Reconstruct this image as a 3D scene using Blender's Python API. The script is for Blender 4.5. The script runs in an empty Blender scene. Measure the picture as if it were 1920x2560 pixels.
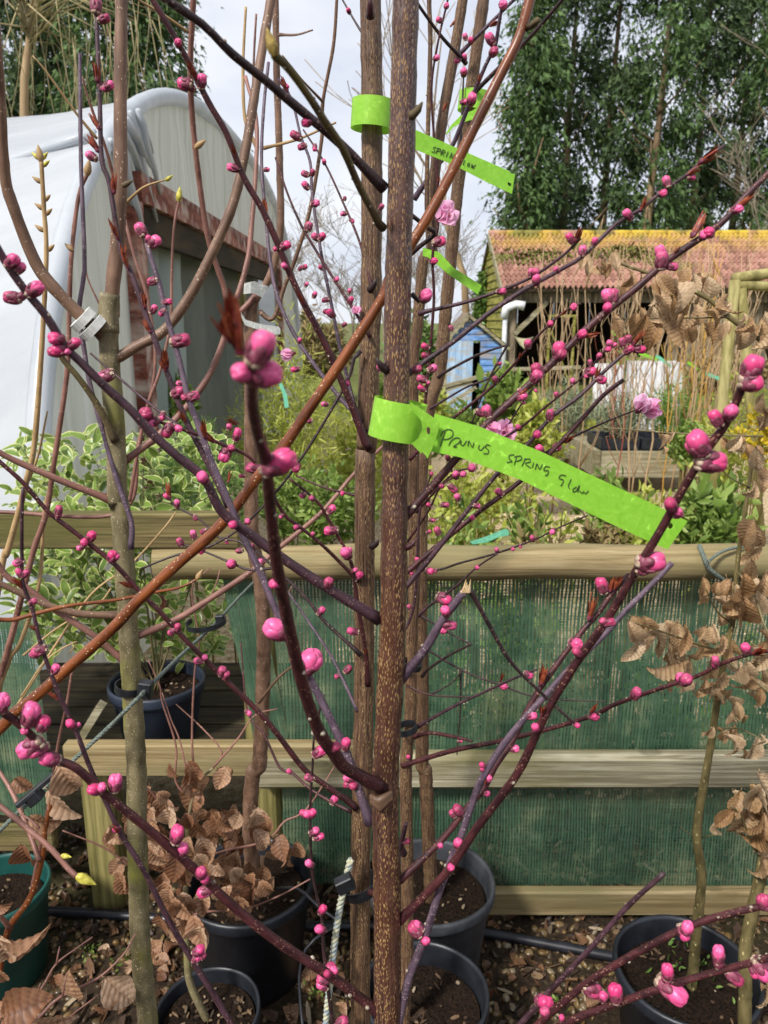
import bpy, bmesh, math, random
import numpy as np
from mathutils import Vector, Matrix, Quaternion

R = math.radians
scene = bpy.context.scene
col = scene.collection
rng = random.Random(7)
nrng = np.random.default_rng(11)

# ------------------------------------------------------------------ camera
PITCH = R(14.0)
CAMZ = 1.575
cam_data = bpy.data.cameras.new('camera')
cam = bpy.data.objects.new('camera', cam_data)
col.objects.link(cam)
cam.location = (0, 0, CAMZ)
cam.rotation_euler = (R(90) - PITCH, 0, 0)
cam_data.sensor_fit = 'VERTICAL'
cam_data.sensor_height = 34.6
cam_data.sensor_width = 25.95
cam_data.lens = 26.0
cam_data.clip_start = 0.02
cam_data.clip_end = 600
cam_data.dof.use_dof = True
cam_data.dof.focus_distance = 0.88
cam_data.dof.aperture_fstop = 13.0
scene.camera = cam

# ------------------------------------------------------------------ sky
SUN_EL, SUN_AZ = R(46), R(218)      # azimuth from +Y clockwise: the sun stands behind the camera, to its left
world = bpy.data.worlds.new('World')
scene.world = world
world.use_nodes = True
wn, wl = world.node_tree.nodes, world.node_tree.links
wn.clear()
w_out = wn.new('ShaderNodeOutputWorld')
w_bg = wn.new('ShaderNodeBackground')
w_sky = wn.new('ShaderNodeTexSky')
w_sky.sky_type = 'NISHITA'
w_sky.sun_disc = False
w_sky.sun_elevation = SUN_EL
w_sky.sun_rotation = SUN_AZ
w_sky.air_density = 1.0
w_tc = wn.new('ShaderNodeTexCoord')
w_map = wn.new('ShaderNodeMapping')
w_map.inputs['Scale'].default_value = (1.6, 1.6, 3.4)
w_no = wn.new('ShaderNodeTexNoise')
w_no.inputs['Scale'].default_value = 2.3
w_no.inputs['Detail'].default_value = 6
w_no.inputs['Roughness'].default_value = 0.55
w_ra = wn.new('ShaderNodeValToRGB')
w_ra.color_ramp.elements[0].position = 0.34
w_ra.color_ramp.elements[0].color = (6.6, 7.15, 8.5, 1)
w_ra.color_ramp.elements[1].position = 0.66
w_ra.color_ramp.elements[1].color = (9.3, 9.5, 10.0, 1)
w_mix = wn.new('ShaderNodeMix')
w_mix.data_type = 'RGBA'
w_mix.inputs['Factor'].default_value = 0.9
wl.new(w_tc.outputs['Generated'], w_map.inputs['Vector'])
wl.new(w_map.outputs['Vector'], w_no.inputs['Vector'])
wl.new(w_no.outputs['Fac'], w_ra.inputs['Fac'])
wl.new(w_sky.outputs['Color'], w_mix.inputs['A'])
wl.new(w_ra.outputs['Color'], w_mix.inputs['B'])
wl.new(w_mix.outputs['Result'], w_bg.inputs['Color'])
w_bg.inputs['Strength'].default_value = 0.063
wl.new(w_bg.outputs['Background'], w_out.inputs['Surface'])

sun_data = bpy.data.lights.new('sun', 'SUN')
sun_data.energy = 3.0
sun_data.angle = R(9)
sun_data.color = (1.0, 0.965, 0.92)
sun = bpy.data.objects.new('sun', sun_data)
col.objects.link(sun)
sdir = Vector((math.sin(SUN_AZ) * math.cos(SUN_EL), math.cos(SUN_AZ) * math.cos(SUN_EL), math.sin(SUN_EL)))
sun.rotation_euler = sdir.to_track_quat('Z', 'Y').to_euler()

scene.view_settings.view_transform = 'Standard'
scene.view_settings.look = 'None'
scene.view_settings.exposure = 0.8
scene.view_settings.gamma = 1.0
scene.view_settings.use_curve_mapping = False
scene.cycles.max_bounces = 6
scene.cycles.transparent_max_bounces = 8

# ------------------------------------------------------------------ pixels to places
F = 2560 * 26.0 / 34.6
SP, CP = math.sin(PITCH), math.cos(PITCH)
TILES = {c: ((i % 2) * 960, (i // 2) * 640) for i, c in enumerate('ABCDEFGH')}
TS = 960 / 1659.0


def ray(px, py):
    dx, dy = (px - 960) / F, (1280 - py) / F
    return Vector((dx, CP + dy * SP, -SP + dy * CP))


def P(px, py, Y):                      # the point seen at a pixel, at distance Y in front of the camera
    d = ray(px, py)
    return Vector((0, 0, CAMZ)) + d * (Y / d.y)


def PZ(px, py, z=0.0):                 # the point seen at a pixel, at height z
    d = ray(px, py)
    return Vector((0, 0, CAMZ)) + d * ((z - CAMZ) / d.z)


def depth(p):
    return p.y * CP - (p.z - CAMZ) * SP


def tp(s):                             # 'A712,30' -> source pixel
    o = TILES[s[0]]
    a, b = s[1:].split(',')
    return (o[0] + float(a) * TS, o[1] + float(b) * TS)


def path(spec):
    return [tp(s) for s in spec.split()]


def srgb(r, g, b, k=1.0):
    def f(c):
        c /= 255.0
        return (c / 12.92 if c <= 0.04045 else ((c + 0.055) / 1.055) ** 2.4) * k
    return (f(r), f(g), f(b), 1.0)


# ------------------------------------------------------------------ objects
WL = {}                                # world position of every object (none of the parents is turned or scaled)


def link(name, data, loc=(0, 0, 0), parent=None, rot=None, scale=None, kind=None):
    o = bpy.data.objects.new(name, data)
    col.objects.link(o)
    loc = Vector(loc)
    WL[o] = loc
    if parent is not None:
        o.parent = parent
        o.location = loc - WL[parent]
    else:
        o.location = loc
    if rot is not None:
        o.rotation_mode = 'QUATERNION'
        o.rotation_quaternion = rot
    if scale is not None:
        o.scale = scale if hasattr(scale, '__len__') else (scale,) * 3
    if kind:
        o['kind'] = kind
    return o


def thing(name, label, cat, loc=(0, 0, 0), group=None):
    o = link(name, None, loc)
    o.empty_display_size = 0.05
    return tag(o, label, cat, group)


def tag(o, label, cat, group=None):
    o['label'] = label
    o['category'] = cat
    if group:
        o['group'] = group
    return o


def mesh_np(name, verts, faces, mats=(), smooth=True, midx=None, uv=None):
    """faces: array (m,k) or list of index tuples"""
    me = bpy.data.meshes.new(name)
    if isinstance(faces, np.ndarray):
        verts = np.asarray(verts, dtype=np.float32)
        m, k = faces.shape
        me.vertices.add(len(verts))
        me.vertices.foreach_set('co', verts.ravel())
        me.loops.add(m * k)
        me.loops.foreach_set('vertex_index', faces.astype(np.int32).ravel())
        me.polygons.add(m)
        me.polygons.foreach_set('loop_start', np.arange(0, m * k, k, dtype=np.int32))
        me.update(calc_edges=True)
    else:
        me.from_pydata([tuple(v) for v in verts], [], [tuple(f) for f in faces])
        me.update()
    for mt in mats:
        me.materials.append(mt)
    n = len(me.polygons)
    me.polygons.foreach_set('use_smooth', np.full(n, smooth, dtype=bool))
    if midx is not None:
        me.polygons.foreach_set('material_index', np.asarray(midx, dtype=np.int32))
    if uv is not None:
        l = me.uv_layers.new(name='UVMap')
        idx = np.empty(len(me.loops), dtype=np.int32)
        me.loops.foreach_get('vertex_index', idx)
        l.data.foreach_set('uv', np.asarray(uv, dtype=np.float32)[idx].ravel())
    return me


class MB:
    """collects boxes, tubes and sheets for one mesh"""
    def __init__(self):
        self.v, self.f, self.m = [], [], []

    def add(self, vs, fs, mi=0):
        b = len(self.v)
        self.v += [tuple(v) for v in vs]
        self.f += [tuple(i + b for i in f) for f in fs]
        self.m += [mi] * len(fs)
        return self

    def box(self, c, s, rot=None, mi=0):
        c = Vector(c)
        vs = []
        for i in range(8):
            p = Vector(((i & 1) - .5, ((i >> 1) & 1) - .5, ((i >> 2) & 1) - .5)) * 1.0
            p = Vector((p.x * s[0], p.y * s[1], p.z * s[2]))
            if rot is not None:
                p = rot @ p
            vs.append(c + p)
        return self.add(vs, [(0, 2, 3, 1), (4, 5, 7, 6), (0, 1, 5, 4), (2, 6, 7, 3), (0, 4, 6, 2), (1, 3, 7, 5)], mi)

    def beam(self, a, b, w, h, up=(0, 0, 1), mi=0):
        a, b = Vector(a), Vector(b)
        d = b - a
        z = d.normalized()
        x = z.cross(Vector(up))
        if x.length < 1e-5:
            x = Vector((1, 0, 0))
        x.normalize()
        y = x.cross(z)
        rot = Matrix((x, z, y)).transposed()
        return self.box((a + b) / 2, (w, d.length, h), rot, mi)

    def tube(self, pts, radii, sides=8, mi=0, cap=True):
        vs, fs, _ = tube_geo(pts, radii, sides, cap)
        return self.add(vs, fs, mi)

    def build(self, name, mats, parent=None, loc=None, smooth=False, bevel=0.0, kind=None):
        if loc is None:
            loc = WL[parent] if parent is not None else Vector((0, 0, 0))
        loc = Vector(loc)
        vs = [(v[0] - loc.x, v[1] - loc.y, v[2] - loc.z) for v in self.v]
        if not isinstance(mats, (list, tuple)):
            mats = [mats]
        me = mesh_np(name, vs, self.f, mats, smooth, self.m)
        if bevel:
            bm = bmesh.new()
            bm.from_mesh(me)
            bmesh.ops.bevel(bm, geom=bm.edges[:], offset=bevel, segments=1, affect='EDGES', profile=.5)
            bm.to_mesh(me)
            bm.free()
        return link(name, me, loc, parent, kind=kind)


def catmull(pts, step):
    pts = [Vector(p) for p in pts]
    if len(pts) < 3:
        n = max(2, int((pts[-1] - pts[0]).length / step))
        return [pts[0].lerp(pts[-1], i / n) for i in range(n + 1)], [i / n for i in range(n + 1)]
    e = [pts[0] * 2 - pts[1]] + pts + [pts[-1] * 2 - pts[-2]]
    out, ts = [], []
    nseg = len(pts) - 1
    for i in range(nseg):
        p0, p1, p2, p3 = e[i:i + 4]
        n = max(1, int((p2 - p1).length / step))
        for k in range(n):
            t = k / n
            out.append(0.5 * ((2 * p1) + (p2 - p0) * t + (2 * p0 - 5 * p1 + 4 * p2 - p3) * t * t + (3 * p1 - p0 - 3 * p2 + p3) * t ** 3))
            ts.append(i + t)
    out.append(pts[-1])
    ts.append(nseg)
    return out, ts


def tube_geo(pts, radii, sides=8, cap=True):
    if sides >= 14:
        return tube_seam(pts, radii, sides)
    pts = [Vector(p) for p in pts]
    n = len(pts)
    vs, fs, uv = [], [], []
    t0 = (pts[1] - pts[0]).normalized()
    ref = Vector((0, 0, 1)) if abs(t0.z) < .9 else Vector((1, 0, 0))
    x = t0.cross(ref).normalized()
    L = 0
    for i in range(n):
        t = (pts[min(i + 1, n - 1)] - pts[max(i - 1, 0)]).normalized()
        x = (x - t * x.dot(t)).normalized()
        y = t.cross(x)
        if i:
            L += (pts[i] - pts[i - 1]).length
        r = radii[i] if hasattr(radii, '__len__') else radii
        for k in range(sides):
            a = 2 * math.pi * k / sides
            vs.append(pts[i] + (x * math.cos(a) + y * math.sin(a)) * r)
            uv.append((abs(k / sides - .5) * 2 * math.pi * r, L))
    for i in range(n - 1):
        for k in range(sides):
            k2 = (k + 1) % sides
            fs.append((i * sides + k, i * sides + k2, (i + 1) * sides + k2, (i + 1) * sides + k))
    if cap:
        fs.append(tuple(range(sides - 1, -1, -1)))
        fs.append(tuple((n - 1) * sides + k for k in range(sides)))
    return vs, fs, uv


def tube_seam(pts, radii, sides):
    """a thick stem whose girth coordinate runs once round it, with the seam's corners doubled"""
    pts = [Vector(p) for p in pts]
    n = len(pts)
    vs, fs, uv = [], [], []
    t0 = (pts[1] - pts[0]).normalized()
    ref = Vector((0, 0, 1)) if abs(t0.z) < .9 else Vector((1, 0, 0))
    x = t0.cross(ref).normalized()
    if x.y < 0:
        x = -x
    L = 0
    r0 = sum(radii) / len(radii) if hasattr(radii, '__len__') else radii
    s1 = sides + 1
    for i in range(n):
        t = (pts[min(i + 1, n - 1)] - pts[max(i - 1, 0)]).normalized()
        x = (x - t * x.dot(t)).normalized()
        y = t.cross(x)
        if i:
            L += (pts[i] - pts[i - 1]).length
        r = radii[i] if hasattr(radii, '__len__') else radii
        for k in range(s1):
            a = 2 * math.pi * k / sides
            vs.append(pts[i] + (x * math.cos(a) + y * math.sin(a)) * r)
            uv.append((k / sides * 2 * math.pi * r0, L))
    for i in range(n - 1):
        for k in range(sides):
            fs.append((i * s1 + k, i * s1 + k + 1, (i + 1) * s1 + k + 1, (i + 1) * s1 + k))
    fs.append(tuple(range(sides - 1, -1, -1)))
    fs.append(tuple((n - 1) * s1 + k for k in range(sides)))
    return vs, fs, uv


def scatter(tv, tf, mats4):
    """one mesh out of a template repeated under many 4x4 matrices"""
    tv = np.asarray(tv, dtype=np.float64)
    tf = np.asarray(tf)
    M = np.asarray(mats4)
    n = len(M)
    v = np.einsum('nij,vj->nvi', M[:, :3, :3], tv) + M[:, None, :3, 3]
    f = tf[None, :, :] + (np.arange(n) * len(tv))[:, None, None]
    return v.reshape(-1, 3), f.reshape(-1, tf.shape[1])


def frames(pos, dirs, scale, roll=None):
    """matrices that take +Y to dirs, with a random roll"""
    d = dirs / np.linalg.norm(dirs, axis=1, keepdims=True)
    n = len(d)
    h = nrng.normal(size=(n, 3)) if roll is None else roll
    x = np.cross(d, h)
    x /= np.linalg.norm(x, axis=1, keepdims=True) + 1e-9
    z = np.cross(x, d)
    s = np.broadcast_to(np.asarray(scale, dtype=float).reshape(-1, 1, 1) if np.ndim(scale) else np.full((1, 1, 1), scale), (n, 1, 1))
    M = np.zeros((n, 4, 4))
    M[:, :3, 0], M[:, :3, 1], M[:, :3, 2] = x, d, z
    M[:, :3, :3] *= s
    M[:, :3, 3] = pos
    return M


# ------------------------------------------------------------------ materials
MATS = {}


def new_mat(name):
    m = bpy.data.materials.new(name)
    m.use_nodes = True
    nt = m.node_tree
    b = nt.nodes['Principled BSDF']
    MATS[name] = m
    return m, nt, b


def N(nt, t, **kw):
    n = nt.nodes.new(t)
    for k, v in kw.items():
        if k.startswith('_'):
            setattr(n, k[1:], v)
        else:
            n.inputs[k.replace('__', ' ')].default_value = v
    return n


def ramp(nt, src, stops):
    r = N(nt, 'ShaderNodeValToRGB')
    e = r.color_ramp.elements
    while len(e) < len(stops):
        e.new(0.5)
    for i, (p, c) in enumerate(stops):
        e[i].position = p
        e[i].color = c if len(c) == 4 else (*c, 1)
    nt.links.new(src, r.inputs['Fac'])
    return r.outputs['Color']


def mixc(nt, fac, a, b, blend='MIX'):
    m = N(nt, 'ShaderNodeMix', _data_type='RGBA', _blend_type=blend)
    for s, v in (('Factor', fac), ('A', a), ('B', b)):
        if hasattr(v, 'is_output'):
            nt.links.new(v, m.inputs[s])
        else:
            m.inputs[s].default_value = v
    return m.outputs['Result']


def coords(nt, kind, scale):
    tc = N(nt, 'ShaderNodeTexCoord')
    mp = N(nt, 'ShaderNodeMapping')
    mp.inputs['Scale'].default_value = scale if hasattr(scale, '__len__') else (scale,) * 3
    nt.links.new(tc.outputs[kind], mp.inputs['Vector'])
    return mp.outputs['Vector']


def noise(nt, vec, scale=1.0, detail=4, rough=.55, dist=0.0):
    n = N(nt, 'ShaderNodeTexNoise', Scale=scale, Detail=detail, Roughness=rough, Distortion=dist)
    nt.links.new(vec, n.inputs['Vector'])
    return n.outputs['Fac']


def bump(nt, b, h, strength=.3, dist=.002):
    bp = N(nt, 'ShaderNodeBump', Strength=strength, Distance=dist)
    nt.links.new(h, bp.inputs['Height'])
    nt.links.new(bp.outputs['Normal'], b.inputs['Normal'])


def island(nt):
    g = N(nt, 'ShaderNodeNewGeometry')
    return g.outputs['Random Per Island']


def objrand(nt):
    g = N(nt, 'ShaderNodeObjectInfo')
    return g.outputs['Random']


def simple(name, c1, c2, scale=20, rough=.7, kind='Object', bstr=.2, bdist=.002, lo=.35, hi=.65, detail=5, spec=.4):
    m, nt, b = new_mat(name)
    v = coords(nt, kind, scale)
    f = noise(nt, v, 1, detail)
    nt.links.new(ramp(nt, f, [(lo, c1), (hi, c2)]), b.inputs['Base Color'])
    b.inputs['Roughness'].default_value = rough
    b.inputs['Specular IOR Level'].default_value = spec
    if bstr:
        bump(nt, b, f, bstr, bdist)
    return m


def bark(name, c1, c2, cspot, around, along, spot=.2, rough=.5, vary=(25, 12), spec=.45, thr=.5, grn=None, bstr=.35, low=None, gs=(60, 25)):
    """bark on the tube's own length/girth coordinates, with lenticels"""
    m, nt, b = new_mat(name)
    v = coords(nt, 'UV', (vary[0], vary[1], 1))
    f = noise(nt, v, 1, 6, .66, .3)
    base = ramp(nt, f, [(.38, c1), (.62, c2)])
    if low:                     # older, warmer bark shows in long patches
        g = ramp(nt, noise(nt, coords(nt, 'UV', (30, 5, 1)), 1, 4), [(.42, (0, 0, 0)), (.62, (.8, .8, .8))])
        base = mixc(nt, g, base, low)
    vo = coords(nt, 'UV', (around, along, 1))
    vr = N(nt, 'ShaderNodeTexVoronoi', Scale=1.0, Randomness=1.0)
    nt.links.new(vo, vr.inputs['Vector'])
    sp = ramp(nt, vr.outputs['Distance'], [(spot * .55, (1, 1, 1)), (spot, (0, 0, 0))])
    gate = ramp(nt, noise(nt, coords(nt, 'UV', (gs[0], gs[1], 1)), 1, 3), [(thr - .04, (0, 0, 0)), (thr + .06, (1, 1, 1))])
    fac = mixc(nt, 1.0, sp, gate, 'MULTIPLY')
    c = mixc(nt, fac, base, cspot)
    if grn:
        g = ramp(nt, noise(nt, coords(nt, 'UV', (18, 9, 1)), 1, 5), [(.52, (0, 0, 0)), (.66, (1, 1, 1))])
        c = mixc(nt, g, c, grn)
    nt.links.new(c, b.inputs['Base Color'])
    b.inputs['Roughness'].default_value = rough
    b.inputs['Specular IOR Level'].default_value = spec
    h = mixc(nt, .5, f, sp)
    bump(nt, b, h, bstr, .0012)
    return m


def leafmat(name, cols, rough=.5, trans=.25, rnd='island', vein=None, spec=.35):
    m, nt, b = new_mat(name)
    r = island(nt) if rnd == 'island' else objrand(nt)
    k = len(cols)
    c = ramp(nt, r, [(i / max(1, k - 1), cc) for i, cc in enumerate(cols)])
    if vein:
        f = noise(nt, coords(nt, 'Object', vein), 1, 4)
        c = mixc(nt, ramp(nt, f, [(.35, (0, 0, 0)), (.7, (.75, .75, .75))]), c, tuple(x * .55 for x in cols[0][:3]) + (1,))
    nt.links.new(c, b.inputs['Base Color'])
    b.inputs['Roughness'].default_value = rough
    b.inputs['Specular IOR Level'].default_value = spec
    if trans:
        t = N(nt, 'ShaderNodeBsdfTranslucent')
        nt.links.new(c, t.inputs['Color'])
        mx = N(nt, 'ShaderNodeMixShader', Fac=trans)
        out = nt.nodes['Material Output']
        nt.links.new(b.outputs['BSDF'], mx.inputs[1])
        nt.links.new(t.outputs['BSDF'], mx.inputs[2])
        nt.links.new(mx.outputs['Shader'], out.inputs['Surface'])
    return m


# prunus barks
M_TRUNK = bark('bark_plum_trunk', srgb(46, 27, 25), srgb(98, 68, 56), srgb(166, 130, 84), 760, 210, .46, .40, (520, 26), .5, .47, low=srgb(78, 46, 29), bstr=.9, gs=(150, 7))
M_TRUNK2 = bark('bark_brown_trunk', srgb(60, 42, 33), srgb(120, 92, 68), srgb(166, 136, 94), 760, 160, .44, .5, (520, 20), .4, .49, bstr=.9, gs=(150, 7))
M_BR_PURPLE = bark('bark_purple_twig', srgb(40, 22, 28), srgb(78, 52, 60), srgb(130, 98, 94), 400, 300, .3, .5, (160, 40), .4, .5, bstr=.6)
M_BR_RED = bark('bark_red_twig', srgb(42, 17, 21), srgb(82, 40, 42), srgb(150, 110, 90), 400, 300, .3, .5, (160, 40), .4, .5, bstr=.6)
M_BR_DARK = bark('bark_dark_twig', srgb(30, 19, 21), srgb(62, 42, 42), srgb(128, 104, 96), 400, 300, .3, .5, (160, 40), .4, .5, bstr=.6)
M_BR_GREY = bark('bark_grey_purple_twig', srgb(58, 44, 56), srgb(100, 82, 94), srgb(160, 140, 140), 400, 300, .3, .5, (160, 40), .4, .5, bstr=.6)
M_BR_MOSS = bark('bark_mossy_twig', srgb(64, 52, 38), srgb(112, 98, 66), srgb(150, 140, 80), 300, 200, .3, .7, (70, 30), .3, .5, grn=srgb(120, 118, 50))
M_ORANGE = bark('bark_orange_stem', srgb(82, 40, 18), srgb(134, 74, 36), srgb(222, 192, 150), 330, 190, .2, .34, (60, 14), .5, .45, bstr=.4)
M_OLIVE = bark('bark_olive_grey', srgb(88, 80, 54), srgb(132, 120, 90), srgb(200, 188, 152), 260, 220, .2, .6, (40, 16), .35, .38, grn=srgb(118, 116, 54))
M_OLIVE2 = bark('bark_brown_grey', srgb(90, 66, 50), srgb(134, 104, 84), srgb(206, 186, 156), 230, 150, .17, .5, (40, 14), .4, .4)
M_PINKBR = bark('bark_pinkish_stem', srgb(104, 68, 58), srgb(148, 106, 92), srgb(206, 176, 158), 240, 150, .16, .5, (40, 14), .4, .45)
M_STRAW = bark('bark_straw_twig', srgb(140, 112, 74), srgb(182, 152, 108), srgb(110, 84, 54), 200, 120, .2, .6, (40, 14), .3, .5)
M_GREENBR = bark('bark_green_stem', srgb(72, 64, 38), srgb(116, 104, 66), srgb(180, 166, 116), 150, 60, .25, .55, (40, 14), .35, .5)
M_SCAR = simple('pale_bud_scale', srgb(116, 102, 86), srgb(176, 164, 146), 400, .8, bstr=0)


def petal_mat(name, c1, c2, rough=.45, sss=.15, scale=180):
    m, nt, b = new_mat(name)
    f = noise(nt, coords(nt, 'Object', 3.0), 1, 4)
    r = objrand(nt)
    a = mixc(nt, r, c1, c2)
    c = mixc(nt, ramp(nt, f, [(.35, (0, 0, 0)), (.75, (.7, .7, .7))]), a, tuple(x * .6 for x in c1[:3]) + (1,))
    nt.links.new(c, b.inputs['Base Color'])
    b.inputs['Roughness'].default_value = rough
    b.inputs['Subsurface Weight'].default_value = sss
    b.inputs['Subsurface Radius'].default_value = (1, .3, .4)
    b.inputs['Subsurface Scale'].default_value = .1
    return m


M_PETAL = petal_mat('petal_bud_pink', srgb(210, 56, 114), srgb(240, 110, 164), .42, 0)
M_PETALD = petal_mat('petal_bud_mauve', srgb(164, 46, 88), srgb(206, 84, 130), .45, 0)
M_CALYX = simple('calyx_dark_red', srgb(84, 30, 46), srgb(140, 72, 90), 3.5, .5, bstr=.0)
M_SCALE = simple('bud_scale_brown', srgb(104, 74, 60), srgb(192, 170, 148), 5, .7, bstr=0)
M_BLOSSOM = None
M_REDLEAF = simple('young_red_leaf', srgb(104, 36, 32), srgb(160, 84, 52), 4.0, .45, bstr=0)
M_STAMEN = simple('stamen', srgb(190, 60, 100), srgb(230, 190, 120), 6, .6, bstr=0)
M_OBUD = simple('bud_olive_brown', srgb(104, 84, 36), srgb(168, 144, 72), 5, .7, bstr=0)
M_YBUD = simple('bud_yellow_green', srgb(150, 140, 40), srgb(206, 196, 92), 4, .5, bstr=0)

# timber, plastic, ground
def wood(name, c1, c2, c3, stretch=(2.2, 75, 75), rough=.75, stain=None, knots=True, spec=.25):
    m, nt, b = new_mat(name)
    v = coords(nt, 'Object', stretch)
    f = noise(nt, v, 1, 8, .7, .9)
    c = ramp(nt, f, [(.28, tuple(x * .75 for x in c1[:3]) + (1,)), (.42, c1), (.56, c2), (.72, c3)])
    fi = noise(nt, coords(nt, 'Object', tuple(q * (1.0 if q == min(stretch) else 3.2) for q in stretch)), 1, 4, .6, .4)
    c = mixc(nt, ramp(nt, fi, [(.36, (.6, .6, .6)), (.5, (0, 0, 0))]), c, tuple(x * .55 for x in c1[:3]) + (1,))
    if stain:
        g = noise(nt, coords(nt, 'Object', (2.2, 9, 9)), 1, 5, .6)
        c = mixc(nt, ramp(nt, g, [(.46, (0, 0, 0)), (.66, (.85, .85, .85))]), c, stain)
    if knots:
        vk = N(nt, 'ShaderNodeTexVoronoi', Scale=1.0)
        nt.links.new(coords(nt, 'Object', (3.6, .01, 13) if stretch[0] < stretch[2] else (13, .01, 3.6)), vk.inputs['Vector'])
        c = mixc(nt, ramp(nt, vk.outputs['Distance'], [(.06, (.85, .85, .85)), (.12, (.25, .25, .25)), (.17, (.5, .5, .5)), (.2, (0, 0, 0))]), c, tuple(x * .4 for x in c1[:3]) + (1,))
    nt.links.new(c, b.inputs['Base Color'])
    b.inputs['Roughness'].default_value = rough
    b.inputs['Specular IOR Level'].default_value = spec
    bump(nt, b, f, .7, .003)
    return m


M_RAIL = wood('timber_rail', srgb(128, 110, 74), srgb(158, 140, 102), srgb(174, 158, 122), (1.6, 55, 55), stain=srgb(122, 114, 78))
M_RAILGREY = wood('timber_weathered', srgb(122, 114, 90), srgb(166, 158, 132), srgb(190, 184, 162), (1.6, 55, 55), stain=srgb(112, 106, 66))
M_PLANK = wood('timber_old_plank', srgb(84, 74, 46), srgb(122, 108, 70), srgb(142, 128, 88), stain=srgb(88, 86, 44))
M_POST = wood('timber_post', srgb(104, 98, 54), srgb(142, 132, 82), srgb(158, 148, 100), (30, 30, 1.5), knots=False)
M_BARNWOOD = wood('timber_barn', srgb(92, 80, 64), srgb(142, 128, 106), srgb(168, 154, 132), (6, 6, 1.2), knots=False)
M_GABLE = wood('timber_gable_green', srgb(108, 104, 44), srgb(150, 144, 72), srgb(164, 156, 92), (2, 2, 8), knots=False)
M_BLUE1 = wood('paint_blue_worn', srgb(78, 118, 172), srgb(112, 154, 204), srgb(150, 176, 204), (3, 3, 12), knots=False, stain=srgb(150, 140, 124))
M_BLUE2 = wood('paint_blue_door', srgb(126, 160, 196), srgb(158, 186, 212), srgb(176, 196, 214), (14, 3, 2), knots=False, stain=srgb(160, 150, 132))
M_REDWOOD = wood('timber_red_stained', srgb(104, 54, 42), srgb(146, 92, 76), srgb(176, 138, 124), (6, 1.5, 6), knots=False, stain=srgb(188, 172, 160))
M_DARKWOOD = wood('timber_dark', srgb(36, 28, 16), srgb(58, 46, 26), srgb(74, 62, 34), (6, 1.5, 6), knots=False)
M_POTBLACK = simple('plastic_pot_black', srgb(20, 22, 26), srgb(40, 43, 50), 12, .42, bstr=.1, spec=.5)
M_POTGREY = simple('plastic_pot_faded', srgb(44, 46, 50), srgb(72, 74, 78), 14, .6, bstr=.1, spec=.4)
M_POTGREEN = simple('plastic_pot_green', srgb(14, 58, 54), srgb(30, 82, 74), 10, .4, bstr=.05, spec=.5)
M_POTBLUE = simple('plastic_pot_slate', srgb(26, 32, 44), srgb(46, 54, 68), 10, .5, bstr=.05)
M_HOSE = simple('pipe_black', srgb(20, 20, 24), srgb(38, 38, 44), 20, .38, bstr=0, spec=.5)
M_STRAP = simple('strap_black', srgb(18, 19, 22), srgb(36, 38, 42), 60, .45, bstr=.1)
M_ROPE = simple('rope_blue_grey', srgb(70, 80, 76), srgb(116, 124, 112), 300, .85, bstr=.3, bdist=.0006)
M_ROPE2 = simple('rope_grey_yellow', srgb(130, 144, 152), srgb(196, 190, 150), 120, .85, bstr=.3, bdist=.0006)
M_SOIL = simple('potting_soil', srgb(18, 14, 11), srgb(46, 34, 25), 160, .95, bstr=1.0, bdist=.006, spec=.1)
M_POLY = None
# ------------------------------------------------------------------ ground
def ground_mat():
    m, nt, b = new_mat('ground_soil')
    v = coords(nt, 'Object', 1.0)
    fine = noise(nt, v, 70, 6, .7)
    big = noise(nt, v, 1.3, 4)
    soil = ramp(nt, fine, [(.3, srgb(22, 18, 14)), (.55, srgb(58, 46, 34)), (.75, srgb(96, 84, 62))])
    tan = ramp(nt, noise(nt, v, 28, 8, .85), [(.38, srgb(96, 80, 54)), (.5, srgb(172, 150, 114)), (.62, srgb(216, 202, 174))])
    grass = ramp(nt, noise(nt, v, 8, 6, .7), [(.3, srgb(60, 70, 28)), (.7, srgb(118, 122, 62))])
    sx = N(nt, 'ShaderNodeSeparateXYZ')
    nt.links.new(v, sx.inputs['Vector'])
    mr = N(nt, 'ShaderNodeMapRange')
    mr.inputs['From Min'].default_value, mr.inputs['From Max'].default_value = 2.1, 2.7
    nt.links.new(sx.outputs['Y'], mr.inputs['Value'])
    c = mixc(nt, mr.outputs['Result'], soil, tan)
    mr2 = N(nt, 'ShaderNodeMapRange')
    mr2.inputs['From Min'].default_value, mr2.inputs['From Max'].default_value = 9.5, 13
    nt.links.new(sx.outputs['Y'], mr2.inputs['Value'])
    c = mixc(nt, mr2.outputs['Result'], c, grass)
    c = mixc(nt, ramp(nt, big, [(.5, (0, 0, 0)), (.75, (.5, .5, .5))]), c, srgb(80, 84, 44))
    nt.links.new(c, b.inputs['Base Color'])
    b.inputs['Roughness'].default_value = .92
    b.inputs['Specular IOR Level'].default_value = .2
    bump(nt, b, fine, .8, .008)
    return m


M_GROUND = ground_mat()
g = mesh_np('ground', [(-300, -60, 0), (300, -60, 0), (300, 400, 0), (-300, 400, 0)], [(0, 1, 2, 3)], [M_GROUND])
link('ground', g, kind='structure')

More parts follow.
